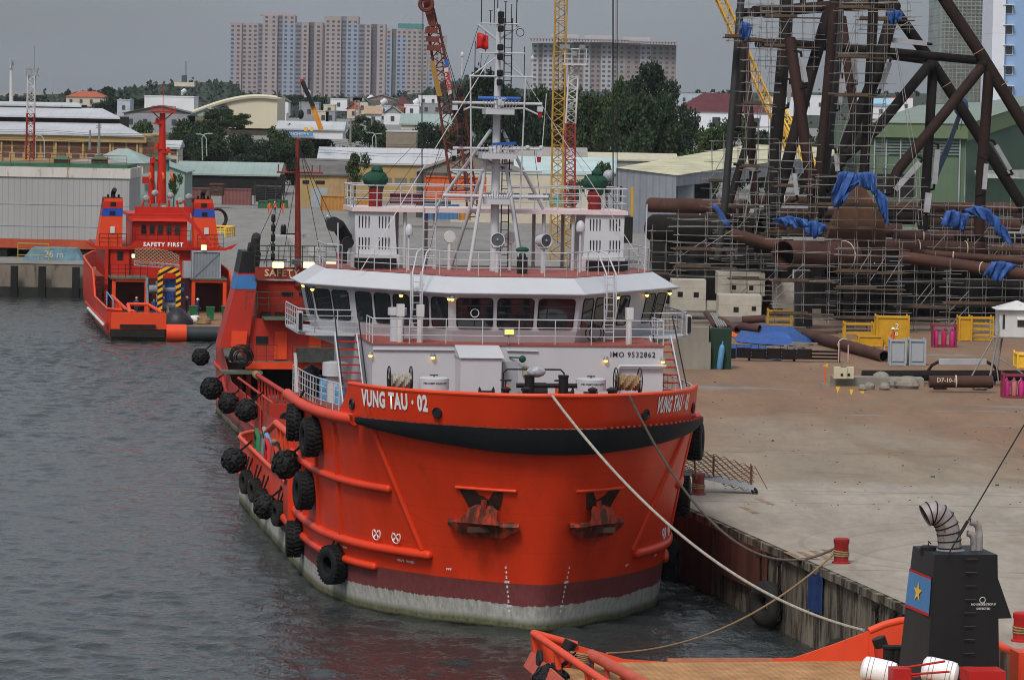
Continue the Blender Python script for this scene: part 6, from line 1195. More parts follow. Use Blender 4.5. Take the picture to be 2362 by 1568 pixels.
# concrete blocks
def block(label,x0,y0,x1,y1,D,dep,holes=()):
    o=thing('concrete_block',label,'concrete block',at((x0+x1)/2,y1,D),0,'pale concrete blocks'); g=MB(); pbox(g,x0,y0,x1,y1,D,dep); W(g,'block',CONC2,o)
    for hx,hy,r in holes: g=MB(); pbox(g,hx-r,hy-r,hx+r,hy+r,D-.02,.015); W(g,'square_hole',BLACK,o)
block('leftmost concrete block with a pipe stub and leaning planks',1549,646,1629,716,317,3,((1569,679,6),(1606,680,6)))
block('tall rust-stained concrete block behind the others',1656,630,1765,682,322,4,((1693,663,5),(1733,664,5)))
block('front concrete block with two square holes above the pipe pieces',1658,682,1757,731,305,3.5,((1698,714,6),(1739,712,5)))
block('small low concrete block between the two larger ones',1632,695,1660,715,309,1.6)
block('rust streaked pale block at the foot of the open pipe scaffold',1785,648,1830,712,313,2)
block('long low concrete kerb under the scaffold',1762,755,1860,772,302,1.2)
for i,(a,b,r,lb,m) in enumerate((((1660,738,286),(1700,760,280),9,'short rusty pipe piece with a dark flange',RUST3),((1706,752,280),(1752,758,279),9,'brown pipe piece between two others',RUST),((1712,738,284),(1765,735,284),9,'upper rusty pipe piece leaning on the blocks',RUST3),((1628,722,292),(1652,752,284),6,'slim pipe with a rusty end pointing at the viewer',RUST))):
    pipes('pipe_piece',lb,b if i in(0,3) else a,a if i in(0,3) else b,r,m)
g=MB(); [g.tube([P(1640+4*k,722,289),P(1655+5*k,752,281)],.06,6) for k in range(5)]; one(g,'tube_bundle',GALV,'bundle of thin grey tubes on the ground by the pipe pieces','tubes')
pipes('steel_pipe','long pipe lying diagonal toward the grey cabinets',(2040,822,270),(1860,770,292),14,RUST,rings=(.5,))
pD=246
o=pipes('steel_pipe','long dark rusty pipe on the ground, in front of the grey cabinets',(1988,866,250),(2420,866,250),12.5,RUST2,rings=())
g=MB(); g.bar(P(2165,834,250),P(2275,834,250),.35); W(g,'anode',ALU,o); g=MB(); g.tube([P(2165,834,250),P(2150,842,250),P(2140,856,250)],.1,7); g.tube([P(2275,834,250),P(2290,842,250),P(2302,856,250)],.1,7); W(g,'bracket',RUST,o)
o=pipes('steel_pipe','short rusty pipe piece marked D7-10-1 on blocks',(2143,880,243),(2290,880,243),14,RUST,rings=(.42,))
pp=P(2182,876,243); text('D7-10-1',.36,mat('chalk paint',(.55,.5,.42)),o,lambda a,b:(pp.x+a-getp(o)[0].x,pp.y-.385-getp(o)[0].y,pp.z+b-getp(o)[0].z),'lettering',fat=.008)
for i,(x,y) in enumerate(((2168,898),(2270,895),(2060,884))): 
    p=G(x,y,3.3); g=MB(); g.box((0,0,.22),(.7,.6,.44),rz=.2); g.box((.1,0,.52),(.5,.4,.18)); one(g,'timber_block',DARKST,['dark block under the left end of the marked pipe','dark block under the right end of the marked pipe','dark block under the long pipe by the boulders'][i],'block',(0,0,0),'blocks under pipes').location=p
for i,(x,y,r) in enumerate(((2030,886,.62),(2075,894,.55),(2092,896,.6),(2005,898,.35),(1990,900,.3),(2040,899,.35),(2260,900,.5))):
    p=G(x,y,3.3); g=MB(); g.ball((0,0,r*.5),r,10,7,(1.4 if i in(1,2) else 1,.9,.8)); rn=random.Random(i); g.v=[v*rn.uniform(.92,1.08) for v in g.v]
    one(g,'boulder',CONC,['round grey boulder in front of the long pipe','long grey boulder right of the round one','rightmost of the two long boulders','brownish stone at the left of the boulders','small stone at the left end of the row','small pale stone under the round boulder','broken concrete lump under the marked pipe'][i],'stone',(0,0,0),'stones by the long pipe').location=p
def crate(name,label,cat,x0,x1,yt,yb,dep,m,frame=None,solid=True,shelves=0,grp=None):
    b=G((x0+x1)/2,yb,3.3); D=b.y; w_=(x1-x0)*D/F/2; h=(yb-yt)*D/F; o=thing(name,label,cat,tuple(b),0,grp)
    if solid: g=MB(); g.bx(-w_,w_,0,dep,.08,h); g.obj('box',m,o)
    g=MB()
    for x in(-w_,w_):
        for y in(-.03,dep): g.bar((x,y,0),(x,y,h+.18),.12)
        for z in(.08,h): g.bar((x,0,z),(x,dep,z),.1)
    for y in(-.03,dep):
        for z in(.08,h)+tuple(h*(k+1)/(shelves+1) for k in range(shelves)): g.bar((-w_,y,z),(w_,y,z),.1)
    g.obj('frame',frame or m,o); return o,w_,h
c1,w1,h1=crate('tool_cage','yellow box with white scrawl behind the orange worker','cage',2022,2095,732,800,1.6,YEL)
text('2',.6,LW,c1,lambda a,b:(.3+a,-.06,1.5+b),'chalk_scrawl',fat=.0); text('c o',.5,LW,c1,lambda a,b:(.1+a,-.06,1.0+b),'chalk_scrawl')
crate('tool_cage','open yellow frame left of the yellow box','cage',1948,2014,748,790,1.4,YEL,solid=False,shelves=1)
crate('tool_cage','low yellow tray standing in front of the open frame','cage',1980,2034,776,800,1.0,YEL)
crate('tool_cage','yellow box at the right, beside the gas bottles','cage',2212,2240,734,786,1.5,YEL)
crate('tool_cage','open yellow shelf rack right of the yellow box','cage',2240,2290,734,786,1.5,YEL,solid=False,shelves=3)
crate('tool_cage','small yellow trestle below the rusty concrete block','cage',1772,1826,718,752,1.2,YEL,solid=False,shelves=1)
crate('tool_cage','yellow container corner at the right picture edge','cage',2347,2400,818,850,2,YEL2)
for i,(x,lb) in enumerate(((2071,'left pale grey cabinet standing on the yard'),(2116,'right pale grey cabinet standing on the yard'))):
    o,_,_=crate('steel_cabinet',lb,'cabinet',x-18,x+17,786,843,1.1,GREYP,grp='pale grey cabinets')
    g=MB(); g.bx(-.4,.4,-.08,-.05,.3,1.5); g.obj('door',GREYP,o)
def rack(label,x0,x1,yt,yb,n,cols):
    o,w_,h=crate('gas_bottle_rack',label,'bottle rack',x0,x1,yt,yb,1.0,mat('maroon rack',(.22,.03,.06),.5,.2),solid=False)
    g=MB(); g.bx(-w_,w_,0,1,.02,.1); g.obj('floor',DKRED,o)
    for k in range(n):
        for r_ in(0,1):
            x=-w_+.25+(2*w_-.5)*k/(n-1); g=MB(); g.lathe([(.15,.12),(.17,.2),(.17,h*.68),(.12,h*.76),(.04,h*.8),(.04,h*.88)],(x,.3+.4*r_,0),10); g.obj('gas_bottle',cols[(k+r_)%len(cols)],o,smooth=True)
rack('magenta gas bottles in a low maroon rack left of the white hut',2152,2205,752,801,3,[PINK,mat('deep pink',(.4,.02,.1),.4)])
rack('magenta and pink bottles in a roofed maroon rack at the right edge',2314,2400,866,918,5,[PINK,mat('dusty pink',(.45,.16,.16),.5)])
# guard hut on stilts
hb=at(2335,775,249); hut=thing('guard_hut','white guard hut with a pyramid roof on a steel tube stand at the right edge','hut',hb)
hx,hy_,hz=hb; g=MB(); g.bx(-.95,1.5,-.8,1.4,0,1.75); g.obj('walls',WHITE2,hut); g=MB(); g.add([(-1.2,-1.1,1.72),(1.75,-1.1,1.72),(1.75,1.7,1.72),(-1.2,1.7,1.72),(.28,.3,2.28)],[(3,2,1,0),(0,1,4),(1,2,4),(2,3,4),(3,0,4)]); g.obj('roof',WHITE2,hut)
g=MB(); g.bx(.2,.9,-.84,-.81,.65,1.25); w_=g.obj('window',GLASS,hut); g=MB(); g.ext([(.15,-.83,1.25),(.95,-.83,1.25),(.95,-1.15,1.1),(.15,-1.15,1.1)],(0,0,.03)); g.obj('awning',WHITE2,w_); g=MB(); g.bx(-.75,-.6,-.84,-.81,.5,1.4); g.obj('slot_window',GLASS,hut)
g=MB(); zg=3.3-hz
for x,y in((-1.1,-.8),(-.5,1.2),(1.6,-.8),(1.6,1.2)): g.tube([(x*.95,y,0),(x*1.1-.35*(x<0),y*1.05,zg)],.07,8)
g.tube([(-1.3,-.8,-.05),(1.8,-.8,-.05)],.07,8); g.tube([(-1.3,-.8,-.05),(-3.0,-1,zg)],.05,6); g.tube([(-1.0,-.8,zg*.4),(1.5,-.8,zg*.9)],.04,6); g.tube([(-1.35,-.85,-.1),(-.9,-.85,zg*.9)],.04,6); g.obj('stand',GALV,hut)
g=MB(); g.rail([(-1.6,-1.0,0),(-1.0,-1.0,0)],1.0,3,.6); g.obj('railing',GALV,hut)
# small stores by the ship
b=G(1664,852,3.3); o=thing('cabinet','dark green steel cabinet behind two blue gas bottles','cabinet',tuple(b)); g=MB(); g.bx(-.85,.65,.3,1.5,0,2.7); g.obj('body',mat('dark green paint',(.015,.04,.025),.6,.3),o); g=MB(); [g.torus((x,.9,2.75),.12,.03,(0,1,0),10,5) for x in(-.7,.5)]; g.obj('lifting_eye',DARKST,o)
for i,(x,m,lb) in enumerate(((1659,BLUELT,'left light blue gas bottle leaning on the green cabinet'),(1667,mat('bright bottle blue',(.05,.28,.55),.4),'right light blue gas bottle in front of the green cabinet'),(1678,DARKST,'black short cylinder right of the blue bottles'))):
    b=G(x,852-3*i,3.3); g=MB(); g.lathe([(.15,0),(.2,.1),(.2,1.35 if i<2 else 1.2),(.14,1.6),(.05,1.7),(.05,1.9)],(0,0,0),12); q=one(g,'gas_bottle',m,lb,'gas bottle',(0,0,0),'bottles by the green cabinet',True); q.location=b; q.rotation_euler=(0,R_([6,0,-6][i]),0)
g=MB(); [g.box(((k-3)*1.05,0,.5+.05*(k%2)),(1.0,.3,.7)) for k in range(8)]; [g.tube([((k-8)*.5,-.2,.8),((k-8)*.5,-.2,1.15)],.02,4) for k in range(16)]; one(g,'sheet_pile_row',RUST2,'row of rusty sheet piles with upright bars behind the green cabinet','steel',(0,0,0)).location=G(1715,832,3.3)
g=MB(); [g.box((0,.25*k,.25+.22*k),(6.3,.16,.14)) for k in range(3)]; g.box((-3.1,.3,.4),(.12,.8,.9)); g.box((0,.3,.4),(.12,.8,.9)); g.box((3.1,.3,.4),(.12,.8,.9)); one(g,'steel_beams',RUST2,'stack of rusty beams right of the blue sheet','steel',(0,0,0)).location=G(1832,834,3.3)
g=MB(); [g.box((.3*k,.2*k,.3+.1*k),(1.8,.25,.1),rz=.5*(k%2)-.2) for k in range(7)]; one(g,'timber_heap',CONC,'heap of grey timber offcuts on the beams','timber',(0,0,0)).location=G(1800,822,3.3)
g=MB(); g.box((0,0,.9),(2.3,1.1,1.8)); g.box((0,0,2.3),(2.0,1.0,1.0)); one(g,'concrete_kiosk',CONC,'grey concrete kiosk just behind the white bridge wing','block',(0,0,0)).location=G(1598,850,3.3)
g=MB(); g.box((-1,0,.3),(1.6,.8,.6),rz=.2); g.box((.4,.2,.22),(1.2,.9,.4)); one(g,'rubble',CONC,'brown concrete lumps left of the green cabinet','rubble',(0,0,0)).location=G(1634,848,3.3)
for x,y0,y1 in((2040,796,818),(1956,795,838),(1934,790,840)):
    p=G(x,y1,3.3); h=(y1-y0)*p.y/F; g=MB(); g.tube([(0,0,.15),(0,0,h)],.05,6); one(g,'barrier_post',mat('red and white post',(.55,.3,.27),.6,.3,6),{2040:'red and white post by the left grey cabinet',1956:'red and white post standing in a concrete foot',1934:'pale leaning post near the diagonal pipe'}[x],'post',(0,0,0)).location=p; 
p=G(1903,892,3.3); o=thing('marker_post','short orange post with a yellow flag and concrete foot','post',tuple(p)); g=MB(); g.tube([(0,0,.2),(0,0,1.35)],.05,6); g.obj('pole',OVO,o); g=MB(); g.box((0,0,.12),(.6,.4,.24)); g.obj('foot',CONC,o); g=MB(); g.ext([(-.15,-.02,1.3),(.15,-.02,1.5),(.12,-.02,1.25)],(0,.04,0)); g.obj('flag',YEL2,o)
a=G(1903,878,4.4); b=G(2003,896,3.5); g=MB(); g.tube([a.lerp(b,k/8)-Vector((0,0,.25*math.sin(math.pi*k/8))) for k in range(9)],.012,4)
for k in(2,4.5,6.5): q=a.lerp(b,k/8)-Vector((0,0,.25)); g.ext([q,q+Vector((.25,0,0)),q+Vector((.1,0,-.4))],(0,.02,0))
one(g,'pennant_line',YEL2,'string of small yellow pennants on the ground side of the long pipe','pennants')
for i,x in enumerate((1938,1954)):
    p=G(x,873,3.8); o=thing('box_unit',['left cream box unit on the low slab','right cream box unit with a black handle frame'][i],'box',tuple(p),0,'cream units on the slab'); g=MB(); g.bx(-.42,.42,0,.7,0,.72); g.obj('case',mat('cream paint',(.5,.45,.32),.5,.2),o); g=MB(); g.lathe([(.09,0),(.09,.02)],(.1,-.02,.25),10,(0,-1,0)); g.obj('round_port',BLACK,o)
p=G(1960,888,3.3); g=MB(); g.box((1.8,.8,.25),(5.8,1.8,.5)); one(g,'concrete_slab',CONC,'low concrete slab carrying the cream units by the long pipe','slab',(0,0,0)).location=p
# gangway with net and bollards
ga,gb=G(1738,1135,3.35),wor(7.6,23.0,4.7); gw=thing('gangway','grey ship gangway with rusty safety netting resting on the quay','gangway',tuple(ga)); ga,gb=Vector(ga),Vector(gb); L_=gb-ga
g=MB(); g.bar(ga+Vector((0,-.4,.25)),gb+Vector((0,-.4,.1)),.1,.22); g.bar(ga+Vector((0,.4,.25)),gb+Vector((0,.4,.1)),.1,.22); g.bar(ga+Vector((0,0,.25)),gb+Vector((0,0,.1)),.8,.06); W(g,'walkway',GREYP,gw)
for y in(-.45,.45):
    g=MB(); net(g,lambda u,v,y=y: ga+L_*u+Vector((0,y+.12*math.sin(u*9+v*3)*(1-v),.1+(1.05+.15*math.sin(u*4))*v-.25*math.sin(u*11)*(1-v)*.6)),14,5,.018)
    W(g,'netting',mat('rusty netting',(.13,.06,.035),.9,.3,4),gw)
g=MB(); [g.tube([ga+L_*u+Vector((0,y,.2)),ga+L_*u+Vector((0,y,1.25))],.03,6) for u in(0.02,.3,.6,.9) for y in(-.42,.42)]; g.tube([ga+Vector((0,-.42,1.25)),ga+Vector((.6*1,-.42,.2))],.02,5); W(g,'stanchion',mat('rusty netting',(.13,.06,.035)),gw); g=MB(); [g.torus(ga+Vector((.05,y,.05)),.1,.045,(0,1,0),12,6) for y in(-.35,.35)]; W(g,'wheel',BLACK,gw)
def bollard(label,p,m,roped=False):
    o=thing('bollard',label,'bollard',tuple(p),0,'mooring bollards on the quay'); g=MB(); g.lathe([(.36,0),(.36,.05),(.29,.08),(.28,.75),(.31,.8),(.31,.95),(.27,.98)],(0,0,0),18); g.obj('post',m,o,smooth=True)
    if roped: g=MB(); [g.torus((0,0,.3+.08*k),.29,.04,(.05*k,0,1),18,6) for k in range(3)]; g.obj('rope_turns',ROPE2,o)
bollard('red mooring bollard at the quay corner with ropes round it',G(1940,1298,3.3),mat('chipped red paint',(.27,.018,.014),.6,.3,3),True)
bollard('dull red bollard wrapped in rope beside the gangway',G(1610,1140,3.3),mat('dull red paint',(.2,.045,.04),.6,.3,2),True)
bollard('red bollard half hidden by the near ship at the right edge',G(2356,1478,3.3),SIGRED,True)
# quay tyre and timber marks
c=q_(14.4,-.5,1.0); g=MB(); nrm=Vector((QD.y,-QD.x,0)); g.torus(c,.62,.36,tuple(nrm+Vector((0,-.5,0))),26,10); one(g,'quay_fender',RUBD,'big hollow rubber fender chained to the quay wall where the ropes cross','fender',smooth=True)
c=q_(-2,-.5,.1); g=MB(); g.ball(c,.75,12,8,(1,1,.6)); one(g,'quay_fender',RUBD,'dark sunken fender between the orange hull and the quay','fender',smooth=True)
c=q_(26,-.6,.55); g=MB(); g.lathe([(.5,-.9),(.62,-.8),(.62,.8),(.5,.9)],c,18,tuple(QD)); one(g,'quay_fender',RUBD,'rubber fender on the quay wall just behind the orange bulwark','fender',smooth=True)
for k_,(x_,y_) in enumerate(((1807,1284),(1837,1283),(1866,1281),(1893,1278),(1705,1180),(1740,1160))):
    a=G(x_,y_-11-28*0,3.3); g=MB(); g.ext([a+Vector((0,0,.006)),a+Vector((.28,0,.006)),a+Vector((.75,-2.6,.006)),a+Vector((.45,-2.6,.006))],(0,0,.006)); o=g.obj('ground_stain',mat('brown timber stain',(.25,.17,.11),.9,.5,2)); o['kind']='structure'
rn=random.Random(5)
g=MB()
for k in range(260):
    x=rn.uniform(1620,2362); y=760+(rn.random()**1.3)*420; p=G(x,y,3.3)
    if p.x<q_((QA.y-p.y)/-QD.y if 0 else (p.y-QA.y)/QD.y,0).x+1: continue
    s=rn.uniform(.02,.06)*(1+1.5*(rn.random()<.05)); g.box(p+Vector((0,0,s*.3)),(s*1.6,s,s*.7),rz=rn.uniform(0,3))
o=g.obj('gravel_debris',mat('loose stones',(.12,.10,.08),.9,.6,3)); tag(o,'scattered stones and scraps over the muddy yard','debris',kind='stuff')
# cranes and light masts
cr_=thing('crawler_crane','rust red lattice crane boom with a yellow plate and PVC sign behind the bridge','crane',at(1080,480,345))
a,b=P(1000,60,345),P(1062,440,345); 
g=MB(); g.lattice(a,b,pr(26,345),pr(40,345),16,.11,(1,0,.1),1,.06); W(g,'boom',mat('rust red lattice',(.14,.035,.025),.7,.3,2),cr_)
g=MB(); g.lattice(P(1060,200,349),P(1092,500,349),pr(10,345),pr(26,345),14,.09,(1,0,.1),1,.05); W(g,'back_mast',mat('rust red lattice',(.14,.035,.025)),cr_)
g=MB(); q=[P(x,y,344.5) for x,y in((976,0),(988,-8),(1002,20),(1008,46),(1000,72),(988,56),(978,20))]; g.ext(q,(0,1.4,0)); g.torus(P(983,10,344),.55,.18,(0,1,0),16,6); [g.bar(P(981+k*2,70+k*20,344),P(1010+k*3,72+k*20,344),.3,.5) for k in range(3)]; W(g,'boom_head',mat('rust red lattice',(.14,.035,.025)),cr_)
g=MB(); g.ext([P(x,y,343.6) for x,y in((990,140),(1002,142),(1020,222),(1008,222))],(0,.1,0)); W(g,'yellow_plate',mat('ochre plate',(.30,.17,.04),.7),cr_)
g=MB(); g.ext([P(x,y,343.2) for x,y in((1024,158),(1033,155),(1043,215),(1034,220))],(0,.08,0)); sg_=W(g,'sign_board',WHITE2,cr_); o0=getp(cr_)[0]
g=MB(); g.ext([P(x,y,343.1) for x,y in((1024,138),(1033,136),(1036,150),(1027,154))],(0,.1,0)); W(g,'blue_panel',BLUE,cr_)
def mp2(a,b): 
    c=P(1033.5,187,343.0); ang=-math.atan2(60,10); return Vector((c.x+a*math.cos(ang)-b*math.sin(ang)-o0.x,c.y-o0.y,c.z+a*math.sin(ang)+b*math.cos(ang)-o0.z))
text('PVC-IC',.52,SIGRED,sg_,mp2,'lettering',fat=.03)
g=MB(); [g.tube([P(x0,5,344),P(x1,500,344)],.03,4) for x0,x1 in((974,971),(976,974))]; [g.tube([P(1002,30,344),P(x1,y1,346)],.04,4) for x1,y1 in((1062,230),(1050,330),(1085,340))]; W(g,'hoist_cables',DARKST,cr_)
tc_=thing('tower_crane_mast','tall ochre lattice crane boom rising out of the picture behind the platform','crane',at(1285,600,300))
g=MB(); g.lattice(P(1296,-60,300),P(1287,300,300),pr(26,300),pr(27,300),20,.075,(1,0,0),1,.05); g.lattice(P(1287,300,300),P(1282,600,300),pr(25,300),pr(27,300),17,.075,(1,0,0),1,.05); W(g,'boom',mat('ochre lattice',(.40,.24,.05),.6,.3,2,rust=.2),tc_)
g=MB(); [g.tube([P(x,-60,300.4),P(x-4,560,300.4)],.03,4) for x in(1290,1302)]; W(g,'cables',DARKST,tc_)
rt=thing('light_tower','red and white lattice light tower with floodlight platform','light tower',at(1316,600,285))
g=MB(); g.lattice(P(1324,150,285),P(1316,285,285),pr(22,285),pr(22,285),10,.07,(1,0,0),1,.045); W(g,'white_section',WHITE2,rt); g=MB(); g.lattice(P(1316,285,285),P(1314,480,285),pr(22,285),pr(23,285),14,.07,(1,0,0),1,.045); W(g,'red_section',mat('faded red',(.30,.05,.05),.6,.3),rt); g=MB(); g.lattice(P(1314,480,285),P(1312,620,285),pr(23,285),pr(24,285),10,.07,(1,0,0),1,.045); W(g,'lower_section',mat('ochre lattice',(.40,.24,.05)),rt)
g=MB(); pbox(g,1300,147,1354,151,284,1.6); W(g,'platform',WHITE2,rt); g=MB(); g.rail([P(1302,148,284),P(1352,149,284)],1.1,3,.5,.03); g.rail([P(1302,148,285.6),P(1352,149,285.6)],1.1,3,.5,.03); W(g,'railing',WHITE2,rt)
for x,y in((1298,108),(1309,108),(1343,109),(1325,124),(1316,246)): g=MB(); pbox(g,x-6,y-5,x+6,y+5,283.8,.5); W(g,'floodlight',STEEL,rt)
yc=thing('yellow_crane','yellow lattice crane boom leaning behind the left jacket legs','crane',at(1850,400,380))
g=MB(); g.lattice(P(1650,-30,400),P(1735,160,396),pr(20,400),pr(17,400),14,.09,(1,0,0),1,.05); g.lattice(P(1735,160,396),P(1820,345,390),pr(17,400),pr(14,400),14,.08,(1,0,0),1,.05); W(g,'boom',YEL,yc); g=MB(); g.lattice(P(1805,260,385),P(1880,400,380),pr(16,385),pr(20,385),9,.08,(1,0,0),1,.05); W(g,'second_boom',YEL2,yc)
mc=thing('mobile_crane','black and orange telescopic crane arm raised over the far sheds','crane',at(738,300,640))
g=MB(); g.bar(P(697,188,640),P(722,245,640),pr(9,640),pr(10,640)); W(g,'inner_arm',BLACK,mc); g=MB(); g.bar(P(719,241,640.5),P(741,300,640.5),pr(11,640),pr(11,640)); W(g,'outer_arm',mat('orange crane paint',(.55,.22,.03),.5,.2),mc); g=MB(); g.tube([P(694,188,640),P(694,262,640)],.06,5); g.ball(P(694,264,640),.5,8,6,(1,1,1.6)); W(g,'hook',BLACK,mc); g=MB(); pbox(g,692,183,702,188,639.8,1); W(g,'head',SIGRED,mc)
bc=thing('mobile_crane','dark telescopic crane arm in front of the green shed','crane',at(2150,520,350)); g=MB(); g.bar(P(2217,255,352),P(2190,330,352),pr(9,350),pr(10,350)); g.bar(P(2192,326,352),P(2152,420,352),pr(13,350),pr(13,350)); W(g,'arm',mat('black blue crane',(.02,.03,.05),.5),bc); g=MB(); q=P(2217,247,352); g.ball(q,.75,8,6,(.9,1,1.2)); W(g,'head',mat('dark blue paint',(.02,.05,.12)),bc); g=MB(); [g.tube([P(x,270,351.5),P(x-4,300,351.5)],.04,4) for x in(2212,2220)]; W(g,'cables',DARKST,bc)
g=MB(); [g.tube([P(x,-30,306),P(x+.5,492,306)],.035,4) for x in(1413,1415)]; [g.tube([P(x,-30,306),P(x,490,306)],.03,4) for x in(1421,1424)]; one(g,'hoist_cables',DARKST,'set of thin vertical hoist cables hanging beside the light tower','cable')
g=MB(); [g.tube([P(2275-3*k,60,311),P(2330-2*k,470,311)],.03,4) for k in range(0)]; g.tube([P(2062,90,309),P(2110,392,309),P(2120,520,309)],.03,4); g.tube([P(2068,110,309),P(2120,392,309),P(2128,520,309)],.03,4); one(g,'sling_ropes',GALV,'pair of pale slings hanging down the middle of the jacket','cable')
# ---------------- background: trees, sheds, town, towers ----------------
LEAF=[]
for i,(c,v) in enumerate((((.026,.048,.018),.5),((.018,.036,.017),.5),((.040,.070,.020),.5),((.05,.062,.035),.4))):
    LEAF.append(mat('foliage '+'abcd'[i],c,.7,v,.12,spec=.2))
BARK=mat('bark',(.06,.05,.04),.9)
def leafmesh(seed,w,h,n,size,blobs=9,mesh_name='crown',low=.25):
    rn=random.Random(seed); g=MB(); bl=[]
    for k in range(blobs):
        a=rn.uniform(0,6.28); r=math.sqrt(rn.random())*.40*w; z=h*(low+(1-low)*rn.uniform(.05,.84)); f=max(.45,math.sqrt(max(0,1-((z/h-.5)/.56)**2)))
        bl.append((Vector((r*math.cos(a)*f*1.3,r*math.sin(a)*f*1.3,z)),w*rn.uniform(.15,.25)*f,h*rn.uniform(.10,.17)))
    for k in range(n):
        c,rw,rh=bl[rn.randrange(blobs)]
        d=Vector((rn.gauss(0,1),rn.gauss(0,1),rn.gauss(0,1))).normalized()*(rn.random()**.35)*rn.uniform(.8,1.12)
        p=c+Vector((d.x*rw,d.y*rw,d.z*rh)); s=size*rn.uniform(.5,1.2)
        u=Vector((rn.gauss(0,1),rn.gauss(0,1),rn.gauss(0,.6))).normalized(); v=u.cross(Vector((rn.gauss(0,1),rn.gauss(0,1),rn.gauss(0,1)))).normalized()
        g.add([p-u*s*.5,p+v*s*.4,p+u*s*.5,p-v*s*.35],[(0,1,2,3)])
    return g
def trunkmesh(seed,w,h,low):
    rn=random.Random(seed+50); g=MB(); g.tube([(0,0,0),(rn.uniform(-.3,.3),0,h*low),(rn.uniform(-.5,.5),0,h*.6)],[w*.035+.1,w*.025+.07,w*.012+.04],7)
    for k in range(6): a=rn.uniform(0,6.28); g.tube([(0,0,h*low*rn.uniform(.7,1.2)),(math.cos(a)*w*.18,math.sin(a)*w*.18,h*.5),(math.cos(a)*w*.32,math.sin(a)*w*.32,h*rn.uniform(.55,.8))],[.16,.1,.04],5)
    return g
TR=[]
def tree_proto(seed,w,h,n,size,blobs,lm,low=.22):
    t=thing('tree','x','tree',(0,-500,0)); leafmesh(seed,w,h,n,size,blobs,low=low).obj('crown',lm,t); trunkmesh(seed,w,h,low).obj('trunk',BARK,t); TR.append((t,w,h)); return t
tree_proto(1,12,11,9000,.6,22,LEAF[0],.1); tree_proto(2,12,11,9000,.6,20,LEAF[1],.1); tree_proto(3,11,12,8000,.6,18,LEAF[2],.12); tree_proto(4,9,14,8000,.6,22,LEAF[1],.2); tree_proto(5,9,5.5,1500,.45,6,LEAF[2],.45)
used=set()
def tree(k,label,x0,x1,y0,y1,D,grp='trees behind the port sheds'):
    T,w,h=TR[k]; a=P((x0+x1)/2,y1,D); zb=min(a.z,3.3) if y1>300 else a.z; top=P((x0+x1)/2,y0,D).z; H_=top-zb; sw=(x1-x0)*D/F/w; sc=(sw*1.12,sw*1.12,H_/h*1.03)
    if k not in used: used.add(k); T.location=(a.x,D,zb); T.scale=sc; T.rotation_euler=(0,0,x0); T['label']=label; T['group']=grp; return T
    return dup(T,(a.x,D,zb),x0*1.0,label,grp,sc)
tree(0,'wide dark tree right behind the green-roofed shed on the left',405,520,268,400,790); tree(1,'dark tree beneath the blue lettered sign, left part',500,610,300,402,770); tree(2,'tree just behind the thin red ship mast',585,690,290,402,780); tree(1,'dark tree between the ship mast and the white shed roof',660,790,300,402,790)
tree(0,'round tree behind the top of the red ship mast',376,446,258,340,860); tree(0,'dark round tree top above the pale lamp posts',805,900,278,352,820); tree(1,'dark tree right of the lamp posts, before the dark gable',930,1035,272,350,800); tree(2,'small tree tuft among the houses at the lattice pylon',838,872,232,265,1250)
tree(3,'tall dark tree directly behind the white ship mast',1072,1160,160,350,720); tree(1,'broad dark tree between ship mast and ochre crane',1125,1240,188,350,730); tree(0,'dark tree behind the ochre crane and light tower',1215,1345,185,352,740); tree(2,'broad tree right of the light tower',1325,1440,185,352,730); tree(3,'tallest tree of the row with a rounded top',1455,1548,146,350,720); tree(0,'dark tree under the tallest one',1420,1550,200,352,700); tree(1,'dark tree at the right end of the row, beside the maroon roof',1500,1600,225,352,710)
tree(2,'lower tree in front of the maroon-roofed house',1600,1700,285,345,690); tree(2,'dense tree seen between the left jacket legs',1640,1740,258,345,760); tree(0,'tree behind the middle jacket legs',1800,1900,300,345,740); tree(1,'tree seen below the middle anode bars',1900,2030,262,345,730); tree(2,'bright green bush behind the red-brown leg',1860,1905,312,360,640)
tree(4,'small flat-topped green tree in front of the white-roofed shed',782,850,352,480,600); tree(4,'flat young tree beside the left warehouse corner',300,380,280,400,700); tree(4,'small bush in front of the far roofs right of the platform',1368,1430,374,470,560); tree(4,'bush behind the rails of the fire platform',1290,1345,415,480,520); tree(4,'small tree in front of the pale green gable',380,420,400,470,565)
tree(0,'tree by the lattice light tower behind the warehouse',60,105,218,245,1500); tree(1,'tree line clump left of the red-roofed house',0,60,222,245,1500); tree(3,'feathery tall tree right of the red-roofed house',236,262,200,240,1400); tree(0,'tree below the hill beside the white block',290,345,225,270,1150); tree(1,'dark tree left of the white block',225,300,218,262,1250); tree(0,'tree in front of the cream arched hall',480,545,248,300,840); tree(2,'green tree right of the cream arched hall',520,575,262,300,800); tree(2,'bush at the left of the middle town houses',600,660,262,300,1100); tree(0,'tree at the foot of the first tower block',655,700,218,245,1900); tree(1,'tree at the foot of the middle tower block',712,760,220,268,1150)
